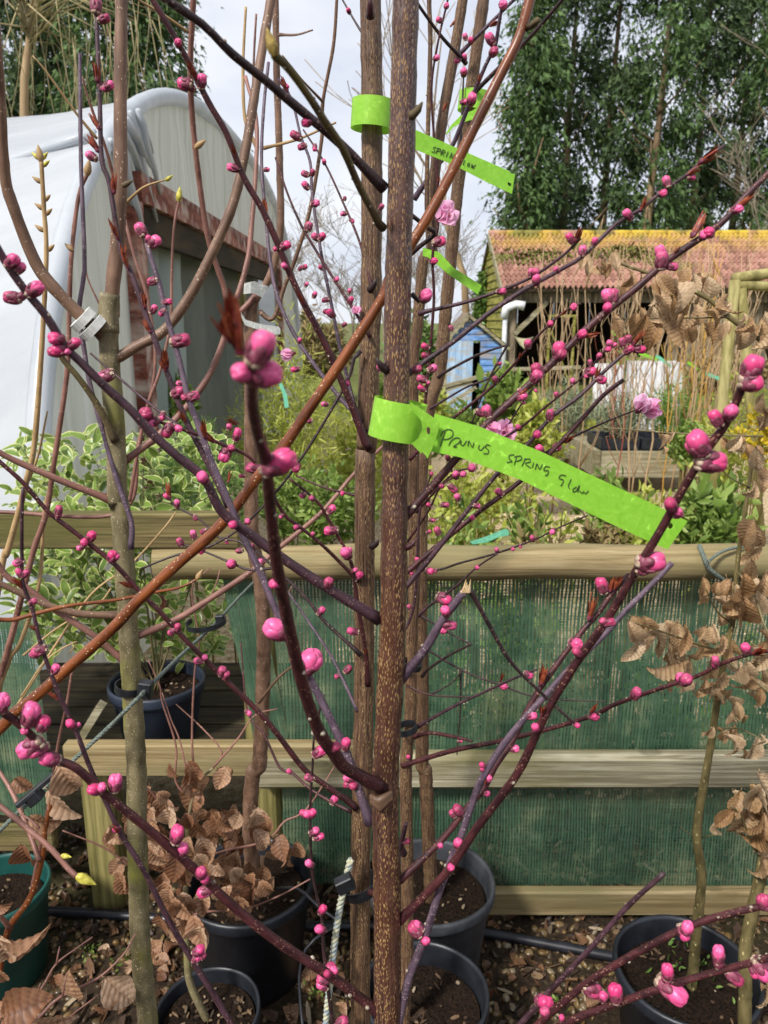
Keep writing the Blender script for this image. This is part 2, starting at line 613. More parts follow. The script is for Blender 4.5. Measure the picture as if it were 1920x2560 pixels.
# ------------------------------------------------------------------ polytunnel
m, nt, b = new_mat('polythene_white')
f = noise(nt, coords(nt, 'Object', (1.2, 6, 1.0)), 1, 6, .6, .5)
c = ramp(nt, f, [(.3, srgb(196, 201, 206)), (.7, srgb(218, 222, 226))])
nt.links.new(c, b.inputs['Base Color'])
b.inputs['Roughness'].default_value = .33
bump(nt, b, f, .25, .02)
t = N(nt, 'ShaderNodeBsdfTranslucent')
nt.links.new(c, t.inputs['Color'])
mx = N(nt, 'ShaderNodeMixShader', Fac=.42)
nt.links.new(b.outputs['BSDF'], mx.inputs[1])
nt.links.new(t.outputs['BSDF'], mx.inputs[2])
nt.links.new(mx.outputs['Shader'], nt.nodes['Material Output'].inputs['Surface'])
M_POLY = m
m, nt, b = new_mat('polythene_streaked')
f = noise(nt, coords(nt, 'Object', (1, 14, .5)), 1, 6, .6, .2)
c = ramp(nt, f, [(.3, srgb(188, 190, 176)), (.55, srgb(214, 216, 206)), (.7, srgb(226, 228, 222))])
nt.links.new(c, b.inputs['Base Color'])
b.inputs['Roughness'].default_value = .4
t = N(nt, 'ShaderNodeBsdfTranslucent')
nt.links.new(c, t.inputs['Color'])
mx = N(nt, 'ShaderNodeMixShader', Fac=.42)
nt.links.new(b.outputs['BSDF'], mx.inputs[1])
nt.links.new(t.outputs['BSDF'], mx.inputs[2])
nt.links.new(mx.outputs['Shader'], nt.nodes['Material Output'].inputs['Surface'])
M_POLYEND = m
M_CURTAIN = simple('curtain_grey_green', srgb(112, 126, 122), srgb(150, 162, 156), (2, 2, .8), .5, bstr=.2, bdist=.02)
M_CURTAIN2 = simple('curtain_dark', srgb(70, 80, 74), srgb(98, 108, 100), (2, 2, .8), .5, bstr=.2, bdist=.02)

TX = -1.17
TC, THW, TH = 6.65, 4.25, 2.93


def hoop_z(y):
    u = min(1.0, abs((y - TC) / THW))
    return TH * max(0.0, 1 - u ** 2.6) ** (1 / 2.6)


tun = thing('polytunnel', 'white polythene tunnel greenhouse with rounded end and open timber doorway', 'polytunnel', (TX, TC, 0))
ys = [TC - THW * math.cos(math.pi * i / 72) for i in range(73)]
vs, fs = [], []
NX = 40
for j in range(NX + 1):
    x = TX - 0.02 - 13.0 * j / NX
    sag = -0.05 * math.sin(math.pi * ((j * 13.0 / NX) % 2.6) / 2.6)
    for i, y in enumerate(ys):
        z = hoop_z(y)
        vs.append((x - TX, y + .3 * (TX - x) - TC, z + (sag if z > .3 else 0) + .012 * math.sin(j * 1.7 + i * .9)))
for j in range(NX):
    for i in range(72):
        a = j * 73 + i
        fs.append((a, a + 1, a + 74, a + 73))
link('skin', mesh_np('skin', vs, fs, [M_POLY]), WL[tun], tun)
mb = MB()
mb.tube([(TX + .01, y, hoop_z(y)) for y in ys], .042, 10)
hp = mb.build('end_hoop', M_POLY, tun, smooth=True)
mb = MB()                                         # the gathered fold where the sheet is bunched over the hoop
for k in range(9):
    y0 = 3.42 + .05 * k
    pts = [(TX + .05 + .02 * math.sin(k * 2.1), y0 + .10 * s + .02 * math.sin(k + s * 3), hoop_z(y0) + .03 - .09 * s - .05 * math.sin(k * 1.3) * s) for s in (0, .5, 1.2, 2.0, 3.0)]
    mb.tube(pts, [.012, .022, .02, .015, .006], 6)
mb.build('sheet_fold', M_POLY, tun, smooth=True)
for xo, yo, lean in ((-2.6, 0, 1.5),):            # a hoop that shows through as a ridge
    mb = MB()
    mb.tube([(TX - .02 - lean * (1 - s) * 1.2, 3.45 + .3 * lean * (1 - s) * 1.2 + .4 * (s - 1) * -.2, hoop_z(3.45 + .05) - .0 + .01 - .35 * (1 - s)) for s in [i / 10 for i in range(11)]], .02, 6)
    mb.build('sheet_crease', M_POLY, tun, smooth=True)
D0, D1, DZ = 3.88, 8.6, 2.16
vs, fs = [], []
yy = sorted(set([round(TC - THW * math.cos(math.pi * i / 72), 3) for i in range(73)] + [D0, D1]))
for y in yy:
    lo = DZ if D0 <= y <= D1 else 0.0
    hi = hoop_z(y)
    for k in range(7):
        vs.append((.012 * math.sin(y * 9 + k), y - TC, lo + (max(hi, lo + .001) - lo) * k / 6))
for i in range(len(yy) - 1):
    if yy[i] >= D0 and yy[i + 1] <= D1:
        pass
    for k in range(6):
        a = i * 7 + k
        fs.append((a, a + 7, a + 8, a + 1))
link('end_sheet', mesh_np('end_sheet', vs, fs, [M_POLYEND]), WL[tun], tun)
MB().box((TX + .03, (D0 + D1) / 2, DZ + .01), (.06, D1 - D0 + .2, .13)).build('door_header', M_REDWOOD, tun)
MB().box((TX + .01, (D0 + D1) / 2, DZ - .14), (.05, D1 - D0, .15)).build('header_shadow_board', M_DARKWOOD, tun)  # dark board: the shadow under the header, put in as colour
for y in (3.72, 8.7):
    MB().box((TX + .03, y, DZ / 2 - .03), (.06, .13, DZ - .06)).build('door_post', M_REDWOOD, tun)
for y in (D0 + .05, 6.7):
    MB().box((TX - .02, y, 1.0), (.05, .07, 2.0)).build('door_stud', M_POST, tun)


def curtain(y0, y1, z0, z1, x, mt, seed):
    r = random.Random(seed)
    vs, fs = [], []
    n, mz = 26, 12
    for i in range(n + 1):
        y = y0 + (y1 - y0) * i / n
        lo = z0 + .12 * r.random()
        for k in range(mz + 1):
            vs.append((x - TX + .03 * math.sin(i * 1.1 + seed) + .01 * r.random(), y - TC, lo + (z1 - lo) * k / mz))
    for i in range(n):
        for k in range(mz):
            a = i * (mz + 1) + k
            fs.append((a, a + mz + 1, a + mz + 2, a + 1))
    link('door_curtain', mesh_np('door_curtain', vs, fs, [mt]), WL[tun], tun)


curtain(D0 + .05, 5.0, .35, DZ - .08, TX - .10, M_CURTAIN, 1)
curtain(4.9, 8.58, .2, DZ - .1, TX - .16, M_CURTAIN2, 2)

# ------------------------------------------------------------------ barn with pantiled roof
def tile_mat():
    m, nt, b = new_mat('pantile_clay')
    r = objrand(nt)
    geo = N(nt, 'ShaderNodeNewGeometry')
    isl = geo.outputs['Random Per Island']
    rr = mixc(nt, .5, r, isl)
    c = ramp(nt, rr, [(.1, srgb(98, 70, 58)), (.45, srgb(146, 104, 88)), (.75, srgb(168, 126, 110)), (.95, srgb(126, 104, 88))])
    pos = geo.outputs['Position']
    sx = N(nt, 'ShaderNodeSeparateXYZ')
    nt.links.new(pos, sx.inputs['Vector'])
    mp = N(nt, 'ShaderNodeMapping')
    nt.links.new(pos, mp.inputs['Vector'])
    n1 = noise(nt, mp.outputs['Vector'], 1.6, 5, .65)
    zr = N(nt, 'ShaderNodeMapRange')
    zr.inputs['From Min'].default_value, zr.inputs['From Max'].default_value = 3.1, 3.75
    nt.links.new(sx.outputs['Z'], zr.inputs['Value'])
    mu = N(nt, 'ShaderNodeMath', _operation='MULTIPLY')
    nt.links.new(zr.outputs['Result'], mu.inputs[0])
    nt.links.new(ramp(nt, n1, [(.36, (0, 0, 0)), (.52, (1, 1, 1))]), mu.inputs[1])
    c = mixc(nt, mu.outputs[0], c, srgb(186, 158, 44))        # yellow lichen along the ridge
    n2 = noise(nt, mp.outputs['Vector'], .9, 5, .6)
    c = mixc(nt, ramp(nt, n2, [(.54, (0, 0, 0)), (.62, (.85, .85, .85))]), c, srgb(104, 104, 50))
    nt.links.new(c, b.inputs['Base Color'])
    b.inputs['Roughness'].default_value = .85
    bump(nt, b, noise(nt, mp.outputs['Vector'], 30, 4), .3, .01)
    return m


M_TILE = tile_mat()
BX0 = P(1268, 720, 17.75).x
BX1 = BX0 + 12.5
BY0, BYR, BY1 = 18.0, 20.3, 22.6
ZE, ZR = 2.27, 3.66
barn = thing('barn', 'low timber barn with orange pantiled roof yellowed along its ridge', 'barn', (BX0, BY0, 0))
ey, ez = BYR - 17.72, ZR - ZE
SL = math.hypot(ey, ez)
su, sv = Vector((0, ey / SL, ez / SL)), Vector((0, -ez / SL, ey / SL))
# one pantile: a wave across, one end lifted
TW, TL = .118, .31
tv, tf = [], []
prof = [(0, .0), (.18, -.028), (.36, -.032), (.52, -.008), (.68, .030), (.84, .040), (1.02, .010)]
for s, lift in ((0, .034), (1, 0.0)):
    for u, h in prof:
        tv.append(Vector(((u - .0) * TW, 0, 0)) + su * (s * TL * 1.07) + sv * (h + lift))
for u, h in prof:
    tv.append(Vector(((u) * TW, 0, 0)) + sv * (h + .034 - .034))
np_ = len(prof)
for i in range(np_ - 1):
    tf.append((i, i + 1, np_ + i + 1, np_ + i))
    tf.append((2 * np_ + i, 2 * np_ + i + 1, i + 1, i))
tile_me = mesh_np('roof_tile', tv, tf, [M_TILE], smooth=False)
roof_mb = MB()
o0 = Vector((BX0 - .12, 17.72, ZE))
roof_mb.add([o0 - sv * .05, o0 + Vector((BX1 - BX0 + .3, 0, 0)) - sv * .05, Vector((BX1 + .18, BYR, ZR)) - sv * .05, Vector((BX0 - .12, BYR, ZR)) - sv * .05], [(0, 1, 2, 3)])
roof_mb.add([(BX0 - .12, BYR, ZR - .03), (BX1 + .2, BYR, ZR - .03), (BX1 + .2, BY1 + .28, ZE - .05), (BX0 - .12, BY1 + .28, ZE - .05)], [(0, 1, 2, 3)])
roof = roof_mb.build('roof', M_BARNWOOD, barn)
ncols = int(9.2 / TW)
rows = 10
pitch_r = SL / rows
Ms = []
cnt = 0
for c_ in range(ncols):
    for r_ in range(rows):
        p = o0 + Vector((c_ * TW, 0, 0)) + su * (r_ * pitch_r) + sv * (.004 * rng.random())
        if c_ < 30:
            link('roof_tile', tile_me, p, roof)
        else:
            M4 = np.eye(4)
            M4[:3, 3] = p - WL[roof]
            Ms.append(M4)
v, f = scatter([tuple(t) for t in tv], np.array(tf), Ms)
link('roof_tiles', mesh_np('roof_tiles', v, f, [M_TILE], False), WL[roof], roof, kind='stuff')
x = BX0 - .12
while x < BX0 + 9.2:
    mb = MB()
    mb.tube([(x, BYR, ZR + .01), (x + .44, BYR, ZR + .01)], .085, 10)
    mb.build('ridge_tile', M_TILE, roof, smooth=True)
    x += .445
# mossy growth on the slope
m_moss = leafmat('roof_moss', [srgb(88, 92, 40), srgb(126, 122, 62), srgb(104, 110, 52)], .9, 0)
for (u0, r0, ru, rs_, nn, lab) in ((1.0, 1.6, .75, .40, 900, ''), (3.2, 1.75, 1.0, .42, 1400, '')):
    uu = nrng.normal(u0, ru * .5, nn)
    ss = nrng.normal(r0, rs_ * .5, nn)
    pos = np.array([o0 + Vector((a, 0, 0)) + su * max(.2, min(SL - .05, s_)) + sv * .02 for a, s_ in zip(uu, ss)])
    dirs = nrng.normal(size=(nn, 3)) * .5 + np.array([0, -.5, -.4])
    v, f = scatter([(-.3, 0, 0), (.3, 0, 0), (.1, 1, .1), (-.1, 1, .1)], np.array([(0, 1, 2, 3)]), frames(pos - np.array(WL[roof]), dirs, nrng.uniform(.06, .16, nn)))
    link('roof_moss', mesh_np('roof_moss', v, f, [m_moss]), WL[roof], roof, kind='stuff')
# gable boards on the side that faces the path
for k in range(19):
    z0 = .05 + k * .19
    zc = z0 + .1
    if zc < ZE:
        ya, yb = BY0 + .1, BY1
    else:
        t_ = (zc - ZE) / (ZR - ZE)
        ya, yb = BY0 + .1 + (BYR - BY0) * t_, BY1 - (BY1 - BYR) * t_
        if yb - ya < .3:
            continue
    MB().box((BX0 - .02, (ya + yb) / 2, zc), (.03, yb - ya, .2), Matrix.Rotation(R(9), 3, 'Y')).build('gable_board', M_GABLE, barn)
MB().beam((BX0 - .13, 17.7, ZE - .06), (BX0 - .13, BYR, ZR - .06), .04, .16).build('barge_board', M_RAILGREY, barn)
# frame
for xo in (.17, 3.9, 7.7):
    MB().box((BX0 + xo, BY0 + .08, ZE / 2 - .1), (.19, .19, ZE - .2)).build('post', M_BARNWOOD, barn)
MB().box((BX0 + 6.2, BY0 + .1, ZE - .2), (12.4, .2, .22)).build('wall_plate', M_BARNWOOD, barn)
MB().beam((BX0 + .25, BY0 + .05, ZE - 1.0), (BX0 + .95, BY0 + .05, ZE - .3), .1, .17, (0, 1, 0)).build('brace', M_RAILGREY, barn)
MB().box((BX0 + 6.2, BY0 - .22, ZE - .04), (12.4, .05, .09)).build('eaves_board', M_DARKWOOD, barn)
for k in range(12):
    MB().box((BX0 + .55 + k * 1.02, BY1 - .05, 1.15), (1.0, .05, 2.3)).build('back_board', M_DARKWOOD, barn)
for k in range(34):
    MB().box((BX0 + 4.1 + k * .245, BY0 + .16 + .01 * (k % 2), 1.0), (.235, .03, 2.05)).build('wall_board', M_BARNWOOD, barn)
mb = MB()
mb.tube([(BX0 + .0, BY0 - .1, 0), (BX0 + .0, BY0 - .1, 1.65)], .055, 10)
mb.build('down_pipe', simple('pipe_grey', srgb(170, 174, 176), srgb(200, 202, 202), 5, .5, bstr=0), barn, smooth=True)
mb = MB()
mb.tube([(BX0 - .03, BY0 - .1, 1.62), (BX0 + .02, BY0 - .1, 1.84), (BX0 + .24, BY0 - .12, 1.92), (BX0 + .42, BY0 - .14, 1.88)], [.09, .1, .09, .11], 10)
mb.build('pipe_elbow', simple('pipe_white', srgb(206, 208, 210), srgb(226, 226, 226), 5, .4, bstr=0), barn, smooth=True)
# hanging sack on the post
sk = MB()
vs = []
for a in range(9):
    for s in range(6):
        t_ = s / 5
        w = .22 * (1 - t_) ** .8
        vs.append((BX0 + .45 + (a / 8 - .5) * 2 * w, BY0 - .1 - .06 * math.sin(math.pi * a / 8), 1.22 - .28 * t_ - .05 * math.sin(math.pi * a / 8) * (1 - t_)))
fs = [(a * 6 + s, a * 6 + 6 + s, a * 6 + 7 + s, a * 6 + 1 + s) for a in range(8) for s in range(5)]
sk.add(vs, fs)
tag(sk.build('hanging_basket', simple('sack_cream', srgb(168, 158, 120), srgb(206, 200, 170), 9, .8), loc=(BX0 + .45, BY0 - .1, 1.2), smooth=True), 'cream cone shaped basket hung on the barn post', 'basket')

# pale timber frame standing in the barn opening
fr = thing('trellis_panel', 'slim pale green timber trellis with a diagonal standing before the barn', 'trellis', (BX0 + 1.55, 16.6, 0))
fx0, fx1 = P(1374, 800, 16.6).x, P(1436, 800, 16.6).x
fz1 = P(1400, 792, 16.6).z
MB().box((fx0, 16.6, fz1 / 2), (.05, .05, fz1)).build('stile', M_GABLE, fr)
MB().box((fx1, 16.6, fz1 / 2), (.05, .05, fz1)).build('stile', M_GABLE, fr)
MB().box(((fx0 + fx1) / 2, 16.6, fz1 + .02), (fx1 - fx0 + .06, .05, .05)).build('top_rail', M_GABLE, fr)
MB().beam((fx0 + .05, 16.6, fz1 - .3), (fx1 - .05, 16.6, .3), .03, .06, (0, 1, 0)).build('diagonal', M_GABLE, fr)

# blue playhouse
HY = 14.0
hx0, hx1 = P(1108, 860, HY).x, P(1262, 860, HY).x
hxm, hza = P(1172, 790, HY).x, P(1172, 792, HY).z
hze = P(1262, 862, HY).z
ph = thing('playhouse', 'small weathered blue wooden playhouse with its door ajar', 'playhouse', ((hx0 + hx1) / 2, HY, 0))
door_l, door_r = P(1176, 900, HY).x, P(1200, 900, HY).x
zd = P(1190, 850, HY).z
k = 0
z = .04
while z < hza - .1:
    zc = z + .055
    if zc < hze:
        xa, xb = hx0 + .04, hx1 - .06
    else:
        t_ = (zc - hze) / (hza - hze)
        xa, xb = hx0 + .04 + (hxm - hx0) * t_, hx1 - .06 - (hx1 - hxm) * t_
    rot = Matrix.Rotation(R(-7), 3, 'X')
    if zc < zd:
        MB().box(((door_r + xb) / 2, HY, zc), (xb - door_r, .02, .115), rot).build('wall_board', M_BLUE1, ph)
    elif xb - xa > .06:
        MB().box(((xa + xb) / 2, HY, zc), (xb - xa, .02, .115), rot).build('wall_board', M_BLUE1, ph)
    z += .108
    k += 1
dd = Matrix.Rotation(R(-14), 3, 'Z')
door = MB()
for q in range(5):
    door.box(Vector((hx0 + .02, HY - .03, zd / 2)) + dd @ Vector((.06 + q * .1, 0, 0)), (.097, .02, zd - .02), dd)
door.build('door', M_BLUE2, ph)
for a, b_ in (((hx0 - .1, hze - .1), (hxm, hza)), ((hx1 + .08, hze - .08), (hxm, hza))):
    MB().beam((a[0], HY - .05, a[1]), (b_[0], HY - .05, b_[1] + .02), .05, .1, (0, 1, 0)).build('barge_board', M_RAILGREY, ph)
mb = MB()
for a in ((hx0 - .1, hze - .1), (hx1 + .08, hze - .08)):
    mb.add([(a[0], HY - .06, a[1] + .05), (hxm, HY - .06, hza + .07), (hxm, HY + 1.3, hza + .07), (a[0], HY + 1.3, a[1] + .05)], [(0, 1, 2, 3)])
mb.build('roof', M_BARNWOOD, ph)
MB().box((hx0 + .03, HY + .65, hze / 2), (.03, 1.25, hze)).build('side_wall', M_BLUE1, ph)
MB().box((hx1 - .06, HY + .65, hze / 2), (.03, 1.25, hze)).build('side_wall', M_BLUE1, ph)
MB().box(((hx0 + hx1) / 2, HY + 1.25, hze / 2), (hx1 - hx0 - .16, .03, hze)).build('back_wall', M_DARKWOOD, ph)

# low timber barrier before the playhouse
bar = thing('timber_barrier', 'rough low timber barrier with leaning props before the playhouse', 'barrier', PZ(1250, 1010, 0))
yb = 12.5
for (a, b_, w) in (((1100, 968), (1270, 922), .12), ((1262, 924), (1450, 918), .12), ((1080, 985), (1180, 955), .09), ((1090, 1030), (1190, 968), .09)):
    MB().beam(P(*a, yb), P(*b_, yb + .03), .05, w, (0, 1, 0)).build('rail', M_RAILGREY, bar)
for px in (1110, 1268, 1440):
    q = P(px, 930, yb + .06)
    MB().box((q.x, q.y, q.z / 2 + .05), (.09, .07, q.z + .1)).build('post', M_RAILGREY, bar)

# ------------------------------------------------------------------ trees
SPRAY_V = [(-.06, 0, 0), (.06, 0, 0), (.24, .48, -.03), (.07, .40, 0), (-.07, .45, .02), (-.26, .56, -.05), (.03, 1, -.12), (-.03, .98, -.12)]
SPRAY_F = np.array([(0, 1, 3, 4), (1, 2, 2, 3), (0, 4, 5, 5), (4, 3, 6, 7)])
SPRAY_FT = np.array([(0, 1, 3), (0, 3, 4), (1, 2, 3), (0, 4, 5), (4, 3, 6), (4, 6, 7)])
M_CON = leafmat('conifer_dark', [srgb(40, 54, 36), srgb(70, 90, 54), srgb(92, 112, 66), srgb(54, 72, 46)], .6, .3)
M_CON2 = leafmat('conifer_mid', [srgb(48, 66, 40), srgb(78, 104, 56), srgb(102, 128, 70), srgb(58, 82, 48)], .6, .3)
M_CTRUNK = simple('conifer_trunk', srgb(84, 66, 48), srgb(150, 126, 96), (4, 4, .8), .9, bstr=.3)


def conifer(px, Y, height, crown0, rmax, seed, label, nclump=130, per=84, mt=None, lean=0, shape='column'):
    r = np.random.default_rng(seed)
    x0 = (px - 960) / F * (Y * CP + .12 * Y)
    t = thing('conifer_tree', label, 'tree', (x0, Y, 0), 'tall conifers behind the garden')
    mb = MB()
    pts = [(x0 + lean * s + .12 * math.sin(seed + s * 5), Y, height * s) for s in [i / 8 for i in range(9)]]
    mb.tube(pts, [.24 * (1 - s * .9) for s in [i / 8 for i in range(9)]], 8)
    mb.build('trunk', M_CTRUNK, t, smooth=True)
    P_, D_, S_ = [], [], []
    for k in range(nclump):
        u = r.random() ** 1.0
        z = crown0 + (height - crown0) * u
        if shape == 'column':
            rad = rmax * (1 - .75 * u ** 2.2) * (.55 + .45 * min(1, u * 5))
        else:
            rad = rmax * (1 - u) ** .8 + .25
        a = r.uniform(0, 2 * math.pi)
        rr = rad * math.sqrt(r.uniform(.08, 1))
        cx, cy = x0 + lean * (z / height) + rr * math.cos(a), Y + rr * math.sin(a)
        n = int(per * r.uniform(.5, 1.5))
        sx = r.uniform(.2, .46)
        off = r.normal(size=(n, 3)) * np.array([sx, sx, .34])
        pos = np.array([cx, cy, z]) + off
        # branches rise outward, sprays hang
        out = np.array([math.cos(a), math.sin(a), 0])
        d = out * r.uniform(.2, .8, (n, 1)) + r.normal(size=(n, 3)) * .4 + np.array([0, 0, -.75])
        P_.append(pos)
        D_.append(d)
        S_.append(r.uniform(.16, .42, n))
    v, f = scatter(SPRAY_V, SPRAY_FT, frames(np.concatenate(P_) - np.array([x0, Y, 0]), np.concatenate(D_), np.concatenate(S_)))
    link('crown', mesh_np('crown', v, f, [mt or M_CON], False), (x0, Y, 0), t)
    for k in range(9):                                  # bare lower limbs
        a = r.uniform(0, 6.28)
        z = r.uniform(2.5, height * .55)
        L = r.uniform(.8, 1.9)
        mb = MB()
        p0 = Vector((x0, Y, z))
        p1 = p0 + Vector((math.cos(a) * L * .5, math.sin(a) * L * .5, L * .35))
        p2 = p0 + Vector((math.cos(a) * L, math.sin(a) * L, L * .9))
        mb.tube([p0, p1, p2], [.06, .04, .02], 5)
        mb.build('limb', M_CTRUNK, t, smooth=True)


ORD = ['first', 'second', 'third', 'fourth', 'fifth', 'sixth', 'seventh', 'eighth', 'ninth']
CL = 'tall dark conifer behind the barn, %s of the row from the gable end'
for i, (px, Y, h, c0, rm, ln) in enumerate(((1262, 33, 15, 4.2, 1.15, .2), (1350, 35, 18, 4.0, 1.7, .1), (1440, 36, 19, 4.6, 1.8, -.1), (1530, 34, 19, 4.3, 1.8, .2), (1620, 36, 19, 5.2, 1.7, 0), (1705, 37, 18.5, 4.4, 1.8, .2), (1800, 35, 19, 4.0, 1.9, -.2), (1895, 39, 20, 6.0, 1.8, .4), (2010, 38, 19, 4, 2.2, 0))):
    conifer(px, Y, h, c0, rm, 20 + i, CL % ORD[i], nclump=112 if px < 1780 else (84 if px < 1850 else 40), lean=ln, mt=M_CON if i % 3 else M_CON2)
LL = 'broad green conifer behind the white polytunnel, %s from its doorway end'
for i, (px, Y, h, c0, rm) in enumerate(((430, 30, 16.5, 1.2, 4.1), (210, 31, 17, 1.2, 3.0), (20, 32, 17, 1.2, 3.0))):
    conifer(px, Y, h, c0, rm, 50 + i, LL % ORD[i], nclump=290, per=100, mt=M_CON2 if i == 0 else M_CON, shape='cone' if i == 0 else 'column')


def bare_tree(name, label, cat, base, height, seed, mt, spread=.5, levels=4, r0=.06, group=None, up=.75, kids=(3, 5), droop=0.0, minr=.006, sides=4):
    r = random.Random(seed)
    t = thing(name, label, cat, base, group)
    base = Vector(base)
    trunk, limbs = MB(), MB()

    def grow(p, d, L, rad, lev):
        n = 4
        pts, rr = [p], [rad]
        for k in range(n):
            d = (d + Vector((r.gauss(0, .13), r.gauss(0, .13), r.gauss(0, .08) + (.06 if lev < 2 else -droop)))).normalized()
            p = p + d * (L / n)
            pts.append(p)
            rr.append(max(minr, rad * (1 - .55 * (k + 1) / n)))
        (trunk if lev == 0 else limbs).tube(pts, rr, 7 if lev == 0 else sides, cap=False)
        if lev >= levels:
            return
        for q in range(r.randint(*kids)):
            i = r.randint(1, n)
            a = r.uniform(0, 6.283)
            side = Vector((math.cos(a), math.sin(a), 0))
            nd = (d * up + side * spread + Vector((0, 0, .15))).normalized()
            grow(pts[i], nd, L * r.uniform(.5, .8), rr[i] * .6, lev + 1)
    grow(base, Vector((r.gauss(0, .05), r.gauss(0, .05), 1)), height * .42, r0, 0)
    trunk.build('trunk', mt, t, smooth=True)
    limbs.build('crown', mt, t, smooth=True)
    return t


M_HAZETWIG = simple('twig_grey_brown', srgb(112, 100, 84), srgb(156, 142, 122), 3, .9, bstr=0)
M_PALETRUNK = simple('trunk_pale', srgb(128, 106, 78), srgb(172, 148, 112), (3, 3, .7), .9, bstr=.2)
BL = 'bare leafless tree in the thicket, %s from the polytunnel towards the barn'
for i, (px, Y, h) in enumerate(((700, 24, 5.2), (750, 22, 4.0), (790, 27, 6.5), (880, 23, 5.0), (960, 29, 7), (1010, 26, 6.2), (1090, 24, 5.5), (1180, 28, 7.0))):
    bare_tree('bare_tree', BL % ORD[i], 'tree', ((px - 960) / F * Y, Y, 0), h, 80 + i, M_HAZETWIG, .62, 4, .05, 'bare trees in the thicket', kids=(3, 5), minr=.007, sides=3)
bare_tree('bare_tree', 'pale straight bare trunk standing behind the blue playhouse', 'tree', ((1160 - 960) / F * 22, 22, 0), 13, 99, M_PALETRUNK, .5, 3, .13, minr=.01)
bare_tree('bare_tree', 'slim bare tree with open branches beyond the end of the conifer row', 'tree', ((1905 - 960) / F * 25, 25, 0), 11, 131, M_HAZETWIG, .5, 4, .07, minr=.008)

# weeping bare birch whose twigs hang before the conifers
wb = thing('weeping_birch', 'bare weeping tree with pale hanging twigs above the polytunnel', 'tree', (-7.2, 16, 0))
mb = MB()
mb.tube([(-7.2, 16, 0), (-7.1, 16, 3), (-6.8, 16.1, 6), (-6.2, 16, 8.2)], [.14, .11, .08, .03], 8)
mb.build('trunk', M_PALETRUNK, wb, smooth=True)
mb = MB()
for k in range(52):
    x = rng.uniform(-8.2, -4.2)
    y = rng.uniform(15.2, 16.8)
    zt = rng.uniform(6.2, 8.8)
    L = rng.uniform(1.6, 4.2)
    mb.tube([(-6.6, 16, 6.5 + rng.random()), ((x - 6.6) / 2, y, zt + .4), (x, y, zt)], [.02, .014, .01], 3)
    p = [(x + .12 * s * math.sin(k) + .05 * rng.gauss(0, 1), y, zt - L * s / 4) for s in range(5)]
    mb.tube(p, [.011, .010, .009, .008, .006], 3)
mb.build('twigs', simple('twig_straw', srgb(140, 128, 92), srgb(178, 164, 122), 3, .9, bstr=0), wb, smooth=True)

# ------------------------------------------------------------------ shrubs and garden plants
LEAF_V = [(0, 0, 0), (.19, .32, .05), (.16, .68, .03), (0, 1, -.12), (-.16, .68, .03), (-.19, .32, .05), (0, .5, -.03)]
LEAF_F = np.array([(0, 1, 6), (1, 2, 6), (2, 3, 6), (3, 4, 6), (4, 5, 6), (5, 0, 6)])
NEEDLE_V = [(-.06, 0, 0), (.06, 0, 0), (.05, .6, .05), (0, 1, 0), (-.05, .6, .05)]
NEEDLE_F = np.array([(0, 1, 2), (0, 2, 4), (4, 2, 3)])
LM = {
    'lime': leafmat('leaf_lime', [srgb(134, 144, 52), srgb(178, 186, 84), srgb(206, 208, 116)], .5, .45),
    'green': leafmat('leaf_green', [srgb(84, 110, 44), srgb(128, 152, 70), srgb(166, 184, 102)], .45, .4),
    'heath': leafmat('leaf_heath', [srgb(78, 112, 48), srgb(118, 152, 70), srgb(150, 178, 94)], .6, .4),
    'grey': leafmat('leaf_grey_green', [srgb(96, 108, 82), srgb(134, 144, 112), srgb(164, 170, 138)], .6, .2),
    'dark': leafmat('leaf_dark', [srgb(58, 82, 34), srgb(90, 120, 52), srgb(124, 150, 74)], .35, .25, spec=.5),
    'yellow': leafmat('leaf_yellow', [srgb(176, 160, 30), srgb(214, 184, 46), srgb(150, 150, 44)], .5, .3),
    'brown': leafmat('leaf_straw', [srgb(110, 92, 58), srgb(150, 130, 88), srgb(96, 100, 52)], .8, .1),
}
M_STEM = simple('stem_olive', srgb(92, 84, 44), srgb(134, 118, 68), 8, .8, bstr=0)


